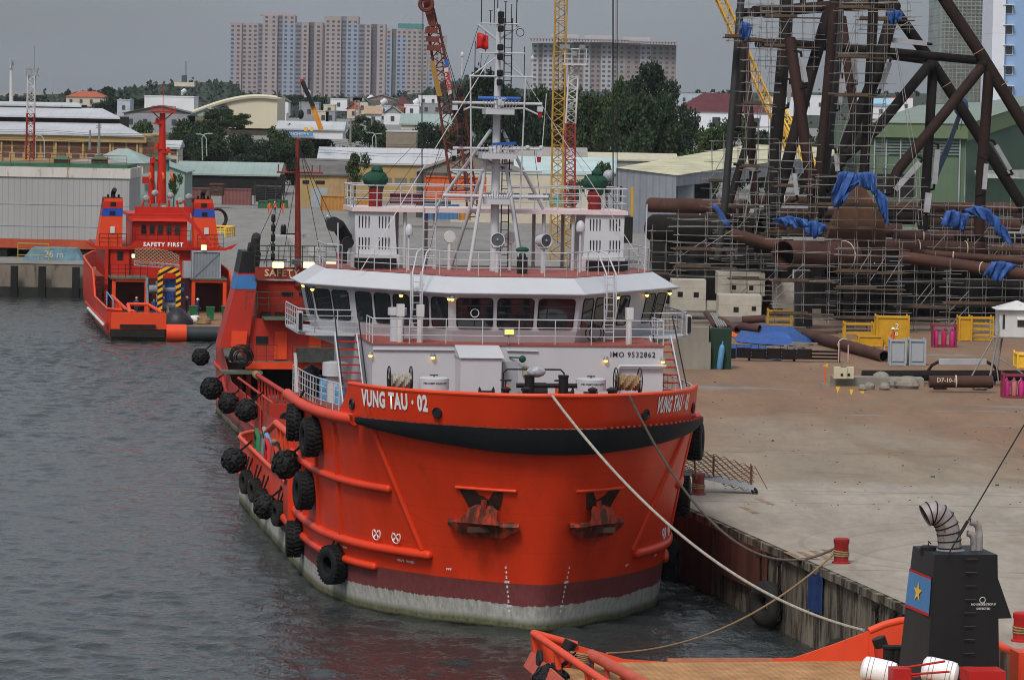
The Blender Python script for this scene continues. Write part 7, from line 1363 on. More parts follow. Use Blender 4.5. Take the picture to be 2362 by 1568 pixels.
for i,(k,x0,x1,y0,y1,D,lb) in enumerate(((0,450,560,300,402,740,'dark foliage in front of the pale green roof, left'),(1,545,650,318,402,735,'dark foliage behind the ship mast, low'),(0,630,720,312,402,735,'low dark tree left of the white shed roof'),(1,400,470,300,402,760,'dark foliage behind the lamp posts, left end'),(0,1040,1110,230,352,735,'dark tree behind the ladder side of the white mast'),(1,1270,1370,200,352,735,'dark foliage filling between the light tower and the tall trees'),(0,1395,1480,215,352,705,'dark foliage at the foot of the tallest tree'),(1,1180,1260,200,352,735,'dark foliage left of the ochre crane'),(0,860,960,300,350,790,'dark low foliage above the white shed roof'),(1,1560,1660,290,345,700,'low dark foliage beside the mossy roof'),(2,820,880,268,300,950,'small green trees under the town houses'),(1,1700,1800,290,345,745,'dark foliage behind the leaning leg'))): tree(k,lb,x0,x1,y0,y1,D)
# hills with wood
g=MB(); prof=[(-300,222),(0,222),(80,220),(150,216),(220,212),(290,206),(350,196),(400,194),(450,190),(530,190),(560,214),(640,222),(700,224),(800,224),(900,222),(980,214),(1020,192),(1080,182),(1180,204),(1300,210),(1500,214),(1700,214),(2000,214),(2500,222)]
rows=[[],[],[]]
for x,y in prof: 
    rows[0].append(P(x,y+14,2300)+Vector((0,0,-40))); q=P(x,y,2500); rows[1].append(q); rows[2].append(Vector((q.x,3000,-5)))
g.loft(rows); struct('hills',g,mat('hill ground',(.03,.04,.03),.9))
g=MB(); rn=random.Random(11)
for k in range(22000):
    i=rn.randrange(len(prof)-1); t=rn.random(); x=prof[i][0]+(prof[i+1][0]-prof[i][0])*t; y=prof[i][1]+(prof[i+1][1]-prof[i][1])*t; v=rn.random(); D=2500-180*v
    if x>1150 and rn.random()<.5: continue
    top=P(x,y,2500).z; base=P(x,y+14,2300).z-40; z=top+(base-top)*v*.95+rn.uniform(-2,1.5)+ (1.2*math.sin(x*.13)+1*math.sin(x*.37))*(v<.3)
    s=rn.uniform(1.2,3.2); p=Vector((P(x,y,D).x,D-3,z)); u=Vector((rn.gauss(0,1),rn.gauss(0,.5),rn.gauss(0,1))).normalized(); w_=u.cross(Vector((rn.gauss(0,1),1,rn.gauss(0,1)))).normalized(); g.add([p-u*s*.5,p+w_*s*.5,p+u*s*.5,p-w_*s*.5],[(0,1,2,3)])
o=g.obj('hill_wood',LEAF[1]); tag(o,'far-off dark wood covering the low hills along the horizon','wood',kind='stuff')
for i,(x0,x1) in enumerate(((1600,1770),(2020,2120),(150,300))):
    for k in range(9):
        x=x0+(x1-x0)*(k+.5)/9+rn.uniform(-4,4); 
        if i<2 and k%2: continue
        T,w,h=TR[3]; a=P(x,226,1900); hh=rn.uniform(12,26)*1900/F; dup(T,(a.x,1900,a.z),k*1.3,'feathery skyline tree '+['beyond the maroon roof, ','seen through the jacket braces, ','by the red-roofed far house, '][i]+['first','second','third','fourth','fifth','sixth','seventh','eighth','last'][k]+' from the left','feathery far skyline trees',(.28,.28,hh/h*.85))
# generic building helper
def windows(par,rects,m=GLASS2,y=-.05,frame=None,name='window'):
    base={}; rest=MB()
    for i,(x0,x1,z0,z1) in enumerate(rects):
        if i<100:
            k=(round(x1-x0,2),round(z1-z0,2))
            if k not in base: g=MB(); g.bx(-k[0]/2,k[0]/2,-.06,.02,-k[1]/2,k[1]/2); o=g.obj(name,m,par); base[k]=o
            else: o=base[k].copy(); COL.objects.link(o); o.parent=par
            o.location=((x0+x1)/2,y,(z0+z1)/2)
        else: rest.bx(x0,x1,y-.06,y+.02,z0,z1)
    if rest.v: r=rest.obj('far_windows',m,par); r['kind']='stuff'
def bld(name,label,x0,x1,yt,yb,D,dep,m,roof=None,rm=None,rh=1.5,win=None,grp=None,cat=None,gz=None,wm=GLASS2,ov=.4):
    a=P((x0+x1)/2,yb,D); zb=a.z if gz is None else gz; w=(x1-x0)*D/F/2; zt=P((x0+x1)/2,yt,D).z; h=zt-zb; o=thing(name,label,cat or 'building',(a.x,D,zb),-RO*0,grp)
    g=MB(); g.bx(-w,w,0,dep,0,h); g.obj('wall',m,o)
    if roof=='gable': g=MB(); g.ext([(-w-ov,-ov,h),(0,-ov,h+rh),(w+ov,-ov,h),(w+ov,-ov,h-.12),(0,-ov,h+rh-.12),(-w-ov,-ov,h-.12)],(0,dep+2*ov,0)); g.ext([(-w,-.02,h-.01),(w,-.02,h-.01),(0,-.02,h+rh-.15)],(0,dep+.04,0)); g.obj('roof',rm,o)
    elif roof=='side': g=MB(); g.add([(-w-ov,-ov,h),(w+ov,-ov,h),(w+ov,dep/2,h+rh),(-w-ov,dep/2,h+rh),(w+ov,dep+ov,h),(-w-ov,dep+ov,h)],[(0,1,2,3),(3,2,4,5),(0,3,5),(1,4,2)]); g.bx(-w-ov,w+ov,-ov,-ov+.1,h-.25,h+.02); g.obj('roof',rm,o)
    elif roof=='hip': g=MB(); k=min(w,dep/2)*.8; g.add([(-w-ov,-ov,h),(w+ov,-ov,h),(w+ov,dep+ov,h),(-w-ov,dep+ov,h),(-w+k,dep/2,h+rh),(w-k,dep/2,h+rh)],[(0,1,5,4),(1,2,5),(2,3,4,5),(3,0,4),(3,2,1,0)]); g.obj('roof',rm,o)
    elif roof=='flat': g=MB(); g.bx(-w-.1,w+.1,-.1,dep+.1,h,h+.25); g.obj('parapet',rm or m,o)
    if win:
        nx,nz,ww,wh=win; R=[]
        for j in range(nz):
            for i in range(nx):
                cx_=-w+2*w*(i+.5)/nx; cz=h*(j+.55)/nz; R.append((cx_-ww/2,cx_+ww/2,cz-wh/2,cz+wh/2))
        windows(o,R,wm)
    return o,w,h
ROOFW=mat('pale metal roof',(.42,.43,.45),.55,.15,.15,rust=.08,lines=('x',2.2,.15,.05))
ROOFG=mat('pale green metal roof',(.25,.32,.30),.6,.15,.15,rust=.1,lines=('x',1.4,.12,.1))
ROOFC=mat('pale cyan roof',(.40,.50,.50),.6,.15,.2)
ROOFT=mat('grey tile roof',(.13,.125,.12),.8,.3,.4)
YW=mat('ochre wall',(.36,.25,.11),.8,.15,.3,rust=.1,rustcol=(.25,.2,.12))
BRK=mat('brown brick infill',(.11,.05,.035),.8,.25,1,lines=('z',.7,.3,.1))
BEI=mat('beige render',(.50,.45,.36),.8,.2,.2,rust=.1,rustcol=(.2,.17,.13)); WHR=mat('white render',(.62,.63,.66),.8,.12,.2,rust=.08,rustcol=(.3,.28,.26)); GRR=mat('grey render',(.26,.27,.29),.85,.25,.3); PKR=mat('pink render',(.33,.27,.28),.8,.15,.2)
MAR=mat('maroon tile roof',(.095,.028,.034),.8,.2,.5); RTL=mat('orange tile roof',(.35,.09,.05),.8,.2,.5)
# white floating gate with orange beam
D=408; o=thing('floating_gate','huge ribbed white rust-streaked gate raised on an orange beam at the left edge','dock gate',at(100,575,D)); zb=P(150,553,D).z; g=MB(); a,b=P(-200,392,D),P(299,392,D)
GWM=mat('rust streaked white cladding',(.32,.32,.318),.6,.1,.3,rust=.16,rustcol=(.22,.11,.05),streak=6,lines=('x',.62,.28,.10)); g.bx(a.x,b.x,D,D+12,zb,b.z); W(g,'cladding',GWM,o)
g=MB(); z=P(150,390,D).z; g.bx(a.x,b.x+.1,D-.15,D+12,z-.9,z+.15); W(g,'top_band',mat('rusty white band',(.52,.50,.46),.6,.15,.5,rust=.45,rustcol=(.25,.11,.04),streak=3),o)
for y in(462,512): g=MB(); z=P(150,y+10,D).z; g.bx(a.x,b.x,D-.04,D-.005,z-.05,z+.05); W(g,'seam',GREYP,o)
g=MB(); g.bx(a.x,P(262,565,D).x,D-.2,D+11,zb-.95,zb-.02); W(g,'orange_beam',mat('weathered orange beam',(.38,.07,.03),.6,.25,.5),o)
g=MB(); z=P(150,391,D).z; g.bx(a.x,b.x-.2,D+.2,D+10,z+.2,z+.55); W(g,'green_top',mat('moss green edge',(.05,.12,.07),.7,.3),o); g=MB(); g.rail([(a.x,D,z+.5),(b.x-.3,D,z+.5)],1.0,3,2.0,.03); W(g,'railing',DKRED,o)
for i,x in enumerate((141,228,370)):
    g=MB(); c=P(x,388,D+2); g.bx(c.x-.8,c.x+.8,D+2,D+3.5,c.z-.3,c.z+.9); g.add([(c.x-1.1,D+1.7,c.z+.9),(c.x+1.1,D+1.7,c.z+.9),(c.x+1.1,D+3.8,c.z+.9),(c.x-1.1,D+3.8,c.z+.9),(c.x,D+2.7,c.z+1.4)],[(0,1,4),(1,2,4),(2,3,4),(3,0,4)]) if i<3 else 0; W(g,'vent_cowl',GREEN if 0 else mat('moss green edge',(.05,.12,.07)),o)
for x in(5,195,300): g=MB(); c=P(x,590,D); g.bx(c.x-.5,c.x+.5,D,D+8,3.3,zb-.9); W(g,'support',DARKST,o)
g=MB(); g.bx(a.x,b.x-4,D+8.5,D+9,3.3,zb-.9); W(g,'gap_shade',DARKST,o)  # dark sheet standing for the shade in the gap under the gate
c=P(122,604,402); tz=thing('steel_block','trapezoid light blue block with scrawled 26 m under the gate','block',(c.x,402,3.3)); g=MB(); g.ext([(-3.2,0,0),(3.0,0,0),(2.3,0,1.25),(-2.2,0,1.25)],(0,3,0)); g.obj('block',mat('scratched light blue',(.13,.24,.30),.7,.4,1.2,rust=.4,rustcol=(.3,.3,.28)),tz); text('26 m',1.0,mat('grey stencil',(.45,.45,.45)),tz,lambda a,b:(a+.1,-.02,.6+b),'chalk_scrawl')
for i,(x0,x1) in enumerate(((41,112),(271,343))): 
    p,q=P(x0,603,400),P(x1,603,400); p.z=q.z=3.3; g=MB(); g.rail([p,q],1.75,3,3.2,.05); one(g,'safety_rail',mat('dull yellow rail',(.35,.26,.06),.6,.3,2),['yellow rail left of the blue block','yellow rail right of the blue block'][i],'railing',grp if 0 else None,'yellow rails on the dock wall')
# ochre warehouse with three roof tiers
D=650; o=thing('warehouse','long ochre warehouse with three tiers of white roofs and dark clerestories','warehouse',at(150,375,D)); a,b=P(-260,312,D),P(333,312,D); a.z=b.z=P(170,312,D).z; zt=b.z; g=MB(); g.bx(a.x,b.x,D,D+45,3.3,zt); W(g,'wall',YW,o)
g=MB(); g.bx(a.x,b.x+.4,D-.6,D+.1,zt-1.1,zt-.1); W(g,'eave_beam',YW,o)
def tier(z0,y0,z1,y1,x0,x1,nm='roof'): g=MB(); xl=a.x; g.add([(xl,y0,z0),(x0,y0,z0),(x1,y1,z1),(xl,y1,z1),(xl,y1,z1-.3),(x1,y1,z1-.3),(x0,y0,z0-.3),(xl,y0,z0-.3)],[(0,1,2,3),(4,5,6,7),(0,7,6,1),(1,6,5,2),(2,5,4,3)]); return W(g,nm,ROOFW,o)
zz=lambda y,D_: P(170,y,D_).z
tier(zz(309,649),649,zz(283,664),664,P(331,300,649).x,P(277,283,664).x)
g=MB(); g.bx(a.x,P(276,275,664).x,664,680,zz(284,664)-1,zz(269,664)); W(g,'clerestory',DARKST,o)
tier(zz(269,663),663,zz(249,674),674,P(277,268,663).x,P(236,249,674).x); g=MB(); g.bx(a.x,P(186,247,674).x,674,684,zz(250,674)-1,zz(243,674)); W(g,'clerestory',DARKST,o); tier(zz(243.5,673),673,zz(237,678),678,P(188,243,673).x,P(180,237,678).x)
i=0; R=[]; R2=[]; R3=[]; L0=getp(o)[0]
for k in range(11):
    cx_=P(18+31*k+(4*(k//2)-6),340,D).x-L0.x; 
    for y0,y1 in((324,338),(340,352)): R.append((cx_-.95,cx_+.95,zz(y1,D)-L0.z,zz(y0,D)-L0.z))
    R2.append((cx_-.6,cx_+.6,zz(365,D)-L0.z,zz(355,D)-L0.z)); R3.append((cx_-.5,cx_+.5,zz(320,D)-L0.z,zz(315.5,D)-L0.z))
windows(o,R,BRK,-.03,name='brick_panel'); windows(o,R2+R3,GLASS2,-.04)
g=MB(); [g.bx(P(2+31.3*k,340,D).x,P(6+31.3*k,340,D).x,D-.35,D-.01,3.3,zt-1.2) for k in range(0,11,2)]; W(g,'pilasters',YW,o)
# masts and posts on the left
lt=thing('light_mast','red and white lattice light mast in front of the ochre warehouse','light mast',at(70,370,520)); g=MB(); g.lattice(P(73,175,520),P(71,262,520),pr(16,520),pr(17,520),7,.08,(1,0,0),1,.05); W(g,'white_section',WHITE2,lt); g=MB(); g.lattice(P(71,262,520),P(69,368,520),pr(17,520),pr(18,520),9,.08,(1,0,0),1,.05); W(g,'red_section',DKRED,lt)
g=MB(); pbox(g,59,173,88,175.5,519.5,1.2); pbox(g,60,157,71,163,519.5,.6); pbox(g,77,157,88,163,519.5,.6); g.tube([P(80,158,520),P(80,107,520)],.05,5); g.rail([P(61,174,520),P(86,174,520)],.8,2,.6,.03); W(g,'lamp_platform',STEEL,lt)
tp=thing('telecom_pole','slim telecom pole with a cage of antennas at the far left','telecom pole',at(26,240,900)); g=MB(); g.tube([P(26,240,900),P(25.5,150,900)],[.5,.3],8); W(g,'pole',WHITE2,tp); g=MB(); [g.bx(P(26+dx,140,900).x-.18,P(26+dx,140,900).x+.18,900+dy,900.4+dy,P(26,y1,900).z,P(26,y0,900).z) for dx,dy in((-4,0),(0,-1),(4,0),(0,1)) for y0,y1 in((134,152),)]; g.bx(P(22,158,900).x,P(30,158,900).x,899.5,900.5,P(26,159,900).z,P(26,157,900).z); W(g,'antennas',GREYP,tp)
for i,(x,y0,y1,D,lb) in enumerate(((228,285,366,560,'concrete power pole in front of the ochre warehouse'),(207,300,346,600,'short square post left of the power pole'),(857,275,320,900,'far pole above the white shed roof'),(808,275,350,700,'square concrete pole behind the left end of the white shed roof'))):
    g=MB(); g.tube([P(x,y1,D),P(x+1,y0,D)],[.22,.16],7); [g.bar(P(x-6,y0+k,D),P(x+6,y0+k,D),.12) for k in(6,10)] if i==0 else 0; one(g,'utility_pole',mat('grey concrete pole',(.2,.2,.19),.8),lb,'pole')
g=MB(); [g.tube([P(-50+55*k,y+(2.2*k)+2*math.sin(k*1.6),600) for k in range(22)],.035,4) for y in(296,300,316,322,340)]; one(g,'power_lines',DARKST,'thin power lines strung across in front of the trees and sheds','cable')
for i,(x,y0,y1,D) in enumerate(((467,310,370,650),(477,312,360,660),(860,310,352,700),(868,308,352,705),(82,312,370,600),(103,314,370,600),(480,480,480,600))):
    if y0==y1: continue
    p,q=P(x,y1,D),P(x-1,y0,D); s_=1 if i%2==0 else -1; g=MB(); g.tube([p,q-Vector((0,0,.6)),q+Vector((s_*.4,0,0)),q+Vector((s_*1.2,0,.15))],.09,6); g.box(q+Vector((s_*1.4,0,.15)),(.7,.3,.15)); one(g,'street_lamp',mat('pale lamp post',(.33,.38,.36),.5),['left lamp post before the dark trees','second lamp post before the dark trees','left lamp of the pair above the white shed','right lamp of the pair above the white shed','lamp beside the lattice light mast','lamp right of the lattice light mast'][i],'street lamp',group='street lamps behind the sheds')
# large far buildings
def tower(label,segs,yb,D,floor_px,name='apartment_block'):
    """segs: (x0,x1,ytop,kind,protrusion)"""
    x0=segs[0][0]; x1=segs[-1][1]; a=P((x0+x1)/2,yb,D); o=thing(name,label,'apartment block',(a.x,D,a.z)); R=[]; fh=floor_px*D/F
    for (s0,s1,yt,kind,pro) in segs:
        l=P(s0,yb,D).x-a.x; r=l+(s1-s0)*D/F; h=P((s0+s1)/2,yt,D).z-a.z
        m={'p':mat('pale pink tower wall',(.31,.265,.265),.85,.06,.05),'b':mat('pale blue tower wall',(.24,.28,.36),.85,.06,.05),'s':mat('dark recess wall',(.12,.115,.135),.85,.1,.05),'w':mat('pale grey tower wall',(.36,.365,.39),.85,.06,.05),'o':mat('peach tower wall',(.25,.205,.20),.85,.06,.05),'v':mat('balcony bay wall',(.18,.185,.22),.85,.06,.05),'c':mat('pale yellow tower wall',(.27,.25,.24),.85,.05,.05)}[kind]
        g=MB()
        if kind=='b': 
            g.bx(l,r,-pro,25,0,h-fh*1.8); g.obj('blue_bay',m,o); g=MB(); g.bx(l,r,-pro,25,h-fh*1.8,h); g.obj('wall',mat('pale pink tower wall',(.47,.39,.39)),o)
        else: g.bx(l,r,-pro,25,0,h); g.obj({'v':'balcony_bay','s':'recess'}.get(kind,'wall'),m,o)
        w=r-l; nf=int(h/fh); nc=max(1,round(w/ (4.4 if kind!='v' else 9)))
        if kind=='s' and w<4: continue
        for f in range(nf):
            z=f*fh+fh*.35
            for c in range(nc):
                cx_=l+w*(c+.5)/nc; ww=.95 if kind!='v' else w*.33
                R.append((cx_-ww,cx_+ww,z,z+fh*.45,-pro))
    rn=random.Random(int(x0)); rn.shuffle(R); base=None; rest=MB(); gm_=mat('far window glass',(.09,.09,.11),.4,.4,.3)
    for i,(x0_,x1_,z0,z1,y) in enumerate(R):
        if i<100:
            k=(round(x1_-x0_,2),round(z1-z0,2))
            if base is None: base={}
            if k not in base: g=MB(); g.bx(-k[0]/2,k[0]/2,-.15,.0,-k[1]/2,k[1]/2); q=g.obj('window',gm_,o); base[k]=q
            else: q=base[k].copy(); COL.objects.link(q); q.parent=o
            q.location=((x0_+x1_)/2,y,(z0+z1)/2)
        else: rest.bx(x0_,x1_,y-.15,y,z0,z1)
    if rest.v: r_=rest.obj('far_windows',gm_,o); r_['kind']='stuff'
    return o
t1=tower('leftmost pink and blue tower block of the far group',[(529,540,53,'b',1),(540,556,53,'p',2),(556,593,53,'p',0)],226,2950,9.9)
t2=tower('second tower block of the far group with the highest roof frame',[(593,604,55,'v',0),(604,638,36,'p',2),(638,650,36,'v',0),(650,678,36,'b',1),(678,694,52,'v',1),(694,710,52,'p',2),(710,723,52,'s',-1),(723,742,52,'p',2)],226,2900,9.9)
t3=tower('third tower block, tall and pink, right of the dark gap',[(742,748,58,'s',-2),(748,785,38,'p',2),(785,797,38,'v',0),(797,824,38,'b',1),(824,840,56,'v',1),(840,854,56,'p',2),(854,868,56,'s',-1),(868,887,56,'p',2)],226,2880,9.9)
t4=tower('blue and pink tower block behind the crane boom with a green roof box',[(887,902,67,'b',1),(902,912,67,'s',-1),(912,936,67,'b',1),(936,960,67,'p',1),(960,985,67,'c',1),(985,1000,110,'b',0),(1000,1026,82,'p',0)],226,3000,9.6)
for t_,x0,x1,y0,y1,D,m_ in((t4,918,977,53,66,3000,mat('teal roof box',(.06,.20,.19),.7)),(t2,600,678,30,37,2900,PKR),(t3,747,824,38,45,2880,PKR)):
    g=MB(); pbox(g,x0,y0+2,x1,y1,D+8,10); 
    W(g,'roof_box',m_,t_)
g=MB(); [g.tube([P(x,55,2995),P(x,y,2995)],.35,4) for x,y in((930,38),(938,34),(946,40),(962,36),(968,38))]; W(g,'roof_aerials',GREYP,t4)
t5=tower('wide pale tower block with a jutting pink roof frame, behind the tallest tree',[(1225,1240,100,'w',0),(1240,1250,100,'o',0),(1250,1275,100,'w',1),(1275,1320,98,'w',0),(1320,1345,97,'o',0),(1345,1360,98,'w',1),(1360,1385,98,'o',0),(1385,1410,98,'w',1),(1410,1440,99,'c',0),(1440,1475,100,'o',0),(1475,1500,102,'w',1),(1500,1530,103,'c',0),(1530,1558,104,'o',0)],215,2650,10.9)
for x0,x1,y in((1224,1300,89),(1300,1450,90.5),(1450,1560,96)): g=MB(); pbox(g,x0-2,y,x1+2,y+1.6,2640,14); [pbox(g,x,y+1.5,x+2.5,y+8,2641,1) for x in range(int(x0),int(x1),7)]; W(g,'roof_frame',mat('dusty pink frame',(.38,.27,.26),.8),t5)
for x0,x1,y in((1270,1335,79),(1348,1412,82),(1436,1500,86)): g=MB(); pbox(g,x0,y,x1,y+9,2655,12); W(g,'roof_house',mat('pale grey tower wall',(.52,.53,.57)),t5)
# near right towers
o=thing('tower_under_construction','tower wrapped in pale green net and scaffold lines at the upper right','building',at(2230,245,700)); g=MB(); pbox(g,2172,-60,2288,240,702,20); NET=mat('green building net',(.27,.31,.29),.9,.25,.15,lines=('z',1.35,.35,.10),streak=.5); W(g,'netting',NET,o)
g=MB(); pbox(g,2272,-60,2293,240,701,20); W(g,'side_strip',mat('dark green net',(.15,.18,.17),.9,.3,.2),o)
g=MB(); 
for k in range(34): z=P(2230,238-8.6*k,701).z; g.bx(P(2167,100,701).x,P(2290,100,701).x,700.6,700.75,z,z+.14)
for k in range(13): x=P(2168+10*k,100,701).x; g.bx(x-.05,x+.05,700.6,700.7,P(2230,240,701).z,P(2230,-60,701).z)
W(g,'scaffold_lines',GALV,o)
o=thing('office_tower','light blue and white tower at the top right corner','building',at(2330,245,660)); L0=getp(o)[0]; g=MB(); pbox(g,2293,-60,2322,245,660,15); W(g,'white_bay',mat('white tower wall',(.62,.64,.70),.8,.05,.1,lines=('z',6.1,.3,.01)),o); g=MB(); pbox(g,2322,-60,2420,245,661,15); W(g,'blue_bay',mat('sky blue wall',(.24,.36,.56),.8,.05,.1),o)
for k in range(8):
    y=-35+46.8*k; g=MB(); pbox(g,2318,y,2337,y+22,660.9,.3); w_=W(g,'window',mat('white tower wall',(.62,.64,.70)),o); g=MB(); pbox(g,2320,y+2,2335,y+20,660.85,.03); W(g,'pane',GLASS2,w_)
    g=MB(); pbox(g,2314,y-1.5,2340,y,659.8,1.2); W(g,'canopy',mat('white tower wall',(.62,.64,.70)),o)
# green factory shed
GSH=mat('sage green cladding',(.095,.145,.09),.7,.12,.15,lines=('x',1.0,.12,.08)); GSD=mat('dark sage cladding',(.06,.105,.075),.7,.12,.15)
o=thing('factory_shed','large sage green factory shed with a pale ribbed roof at the right','factory',at(2200,470,560)); D=560
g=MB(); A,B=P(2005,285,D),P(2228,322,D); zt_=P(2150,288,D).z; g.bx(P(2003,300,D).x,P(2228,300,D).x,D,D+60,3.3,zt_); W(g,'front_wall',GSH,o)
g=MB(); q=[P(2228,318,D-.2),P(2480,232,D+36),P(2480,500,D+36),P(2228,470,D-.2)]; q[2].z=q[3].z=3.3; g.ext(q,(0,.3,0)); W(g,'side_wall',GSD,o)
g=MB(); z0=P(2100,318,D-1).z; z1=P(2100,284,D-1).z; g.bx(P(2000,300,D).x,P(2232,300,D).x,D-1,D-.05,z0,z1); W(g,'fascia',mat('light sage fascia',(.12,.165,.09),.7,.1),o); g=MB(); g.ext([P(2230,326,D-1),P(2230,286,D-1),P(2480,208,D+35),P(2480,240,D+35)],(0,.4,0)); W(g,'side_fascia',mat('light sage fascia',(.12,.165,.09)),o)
g=MB(); q=[P(2000,284,D-1.2),P(2232,287,D-1.2),P(2480,206,D+36),P(2170,243,D+60),P(2000,282,D+60)]; g.add([P(2000,283,D-1.2),P(2232,286,D-1.2),P(2480,205,D+35),P(2260,236,D+70),P(2120,243,D+60)],[(0,1,2,3,4)]); W(g,'roof',mat('ribbed grey green roof',(.19,.235,.20),.6,.15,.2,lines=('w',.9,.25,.15)),o)
g=MB(); [pbox(g,2018,325+7*k,2215,329+7*k,D-.25,.2) for k in range(5)]; W(g,'louvre_band',mat('grey green louvre',(.13,.17,.16),.7),o)
g=MB(); [pbox(g,x-1.5,322,x+1.5,470,D-.4,.3) for x in(2018,2045,2078,2215)]; W(g,'downpipes',GREYP,o); g=MB(); pbox(g,2020,402,2110,455,D-.3,.2); W(g,'dark_doorway',DARKST,o)
g=MB(); a=P(2245,398,D-.5); g.ext([P(2245,394,D-.6),P(2370,392,D+15),P(2370,412,D+15),P(2252,410,D-.6)],(0,-2,0)); W(g,'canopy',mat('pale canopy',(.45,.46,.42),.7),o)
# grey shed with mossy roof
o=thing('mossy_shed','long grey corrugated shed with a lichen-yellow roof left of the jacket','shed',at(1500,475,520)); D=520; GC=mat('grey corrugated wall',(.24,.26,.29),.6,.15,.3,rust=.12,lines=('x',.8,.2,.2)); MR=mat('lichen roof',(.46,.44,.30),.8,.3,.25,rust=.35,rustcol=(.20,.12,.08),lines=('w',3.0,.15,.05))
q=[P(1422,388,D),P(1560,405,D-14),P(1560,500,D-14),P(1422,490,D)]; q[2].z=q[3].z=3.3; g=MB(); g.ext(q,(0,.4,0)); W(g,'gable_wall',GC,o)
q=[P(1560,404,D-14),P(1800,372,D+25),P(2010,352,D+70)]; g=MB(); g.add([q[0],q[1],q[2],Vector((q[2].x,q[2].y,P(2010,385,D+70).z)),Vector((q[1].x,q[1].y,P(1800,405,D+25).z)),Vector((q[0].x,q[0].y,P(1560,430,D-14).z))],[(0,1,4,5),(1,2,3,4)]); W(g,'side_wall',GC,o)
g=MB(); g.add([P(1420,387,D-.5),P(1562,405,D-14.5),P(1800,371,D+25),P(2010,351,D+70),P(1900,340,D+80),P(1730,333,D+55)],[(0,1,2,3,4,5)]); W(g,'roof',MR,o); g=MB(); pbox(g,1500,420,1640,475,D+30,1); W(g,'dark_interior',DARKST,o); g=MB(); [g.tube([P(x,408,D-8+k*6),Vector((P(x,408,D-8+k*6).x,D-8+k*6,3.3))],.15,6) for k,x in enumerate((1565,1600,1640))]; W(g,'posts',GREYP,o)
g=MB(); pbox(g,1545,425,1600,470,512,2); [pbox(g,x-1.5,395,x+1.5,475,509,.3) for x in()]; W(g,'inner_wall',GREYP,o)
g=MB(); pbox(g,1428,420,1448,470,505,.3) if 0 else pbox(g,1430,430,1436,465,508,.2); W(g,'wall_window',DARKST,o)
# sheds row
bld('long_shed','long white-roofed shed with ochre wall behind the small tree',735,1045,377,402,640,16,YW,'side',ROOFW,2.4,(9,1,1.9,.9),cat='shed',gz=3.3,wm=mat('louvre grey',(.16,.15,.13),.7))
o,w,h=bld('workshop','ochre workshop with a grey double door and stained side wall',690,800,401,475,600,14,YW,'side',ROOFT,2.2,None,cat='workshop',gz=3.3); g=MB(); g.bx(-1.9,.7,-.1,-.01,0,3.0); g.obj('door',GREYP,o); windows(o,[(-3.2,-2.2,3.6,4.1),(-1.2,.2,3.6,4.1)],DARKST,-.03,name='louvre'); g=MB(); g.bx(.9,w+.02,-.06,-.005,0,h); g.obj('stained_wall',mat('stained ochre plaster',(.38,.25,.12),.9,.4,.5,rust=.5,rustcol=(.28,.2,.15),streak=2),o)
o,w,h=bld('dark_gable_shed','big dark gable-ended shed behind the orange container',960,1205,400,470,560,30,mat('dark render wall',(.07,.065,.06),.9,.4,.2,rust=.3),'gable',mat('brown grey roof',(.2,.17,.15),.8),3.1,None,cat='shed',gz=3.3)
bld('cyan_roof_shed','low shed with pale cyan roof right of the light tower',1190,1420,395,430,600,24,GRR,'side',ROOFC,2.0,None,cat='shed',gz=3.3); bld('cream_roof_shed','shed with cream roof in front of the dark tree row',1345,1560,368,400,680,22,GRR,'side',mat('cream roof',(.48,.45,.34),.7),1.0,None,cat='shed'); bld('grey_roof_shed','wide beige-grey roof behind the ochre crane foot',1130,1350,372,430,640,22,GRR,'side',mat('beige grey roof',(.27,.25,.23),.8),2.2,None,cat='shed',gz=3.3)
bld('cream_wall_shed','cream wall building behind the fire platform rails, right',1040,1380,402,470,545,8,BEI,'flat',ROOFC,1,(10,1,1.1,.8),cat='shed',gz=3.3)
bld('green_roof_shed','long open shed with pale green roof above the red containers',405,640,402,435,660,22,DARKST,'side',ROOFG,1.9,None,cat='shed',gz=3.3)
o,w,h=bld('pale_green_hall','pale green gabled hall behind the far ship masts',300,425,396,470,585,14,mat('pale green wall',(.27,.36,.33),.8,.1),'gable',ROOFG,1.5,None,cat='hall',gz=3.3); g=MB(); pbox(g,328,408,354,424,584,.2); W(g,'red_sign',SIGRED,o)
bld('low_roof','pale green and grey tiled roof in front of the warehouse windows',205,330,376,400,560,20,BEI,'hip',ROOFG,1.9,None,cat='shed'); bld('low_roof_left','beige low roof in front of the warehouse, left part',130,290,385,400,540,12,BEI,'hip',mat('beige grey roof',(.27,.25,.23)),1.2,None,cat='shed')
bld('yard_shack','beige scaffolded shack behind the far ship mast',330,410,340,385,680,10,BEI,'side',ROOFW,1.2,(4,2,1,.8),cat='shack')
bld('brown_cabin','small dark brown cabin raised on legs behind the containers',483,513,428,452,585,4,mat('brown cladding',(.07,.035,.025),.8),'flat',None,1,(1,1,.6,.4),cat='cabin')
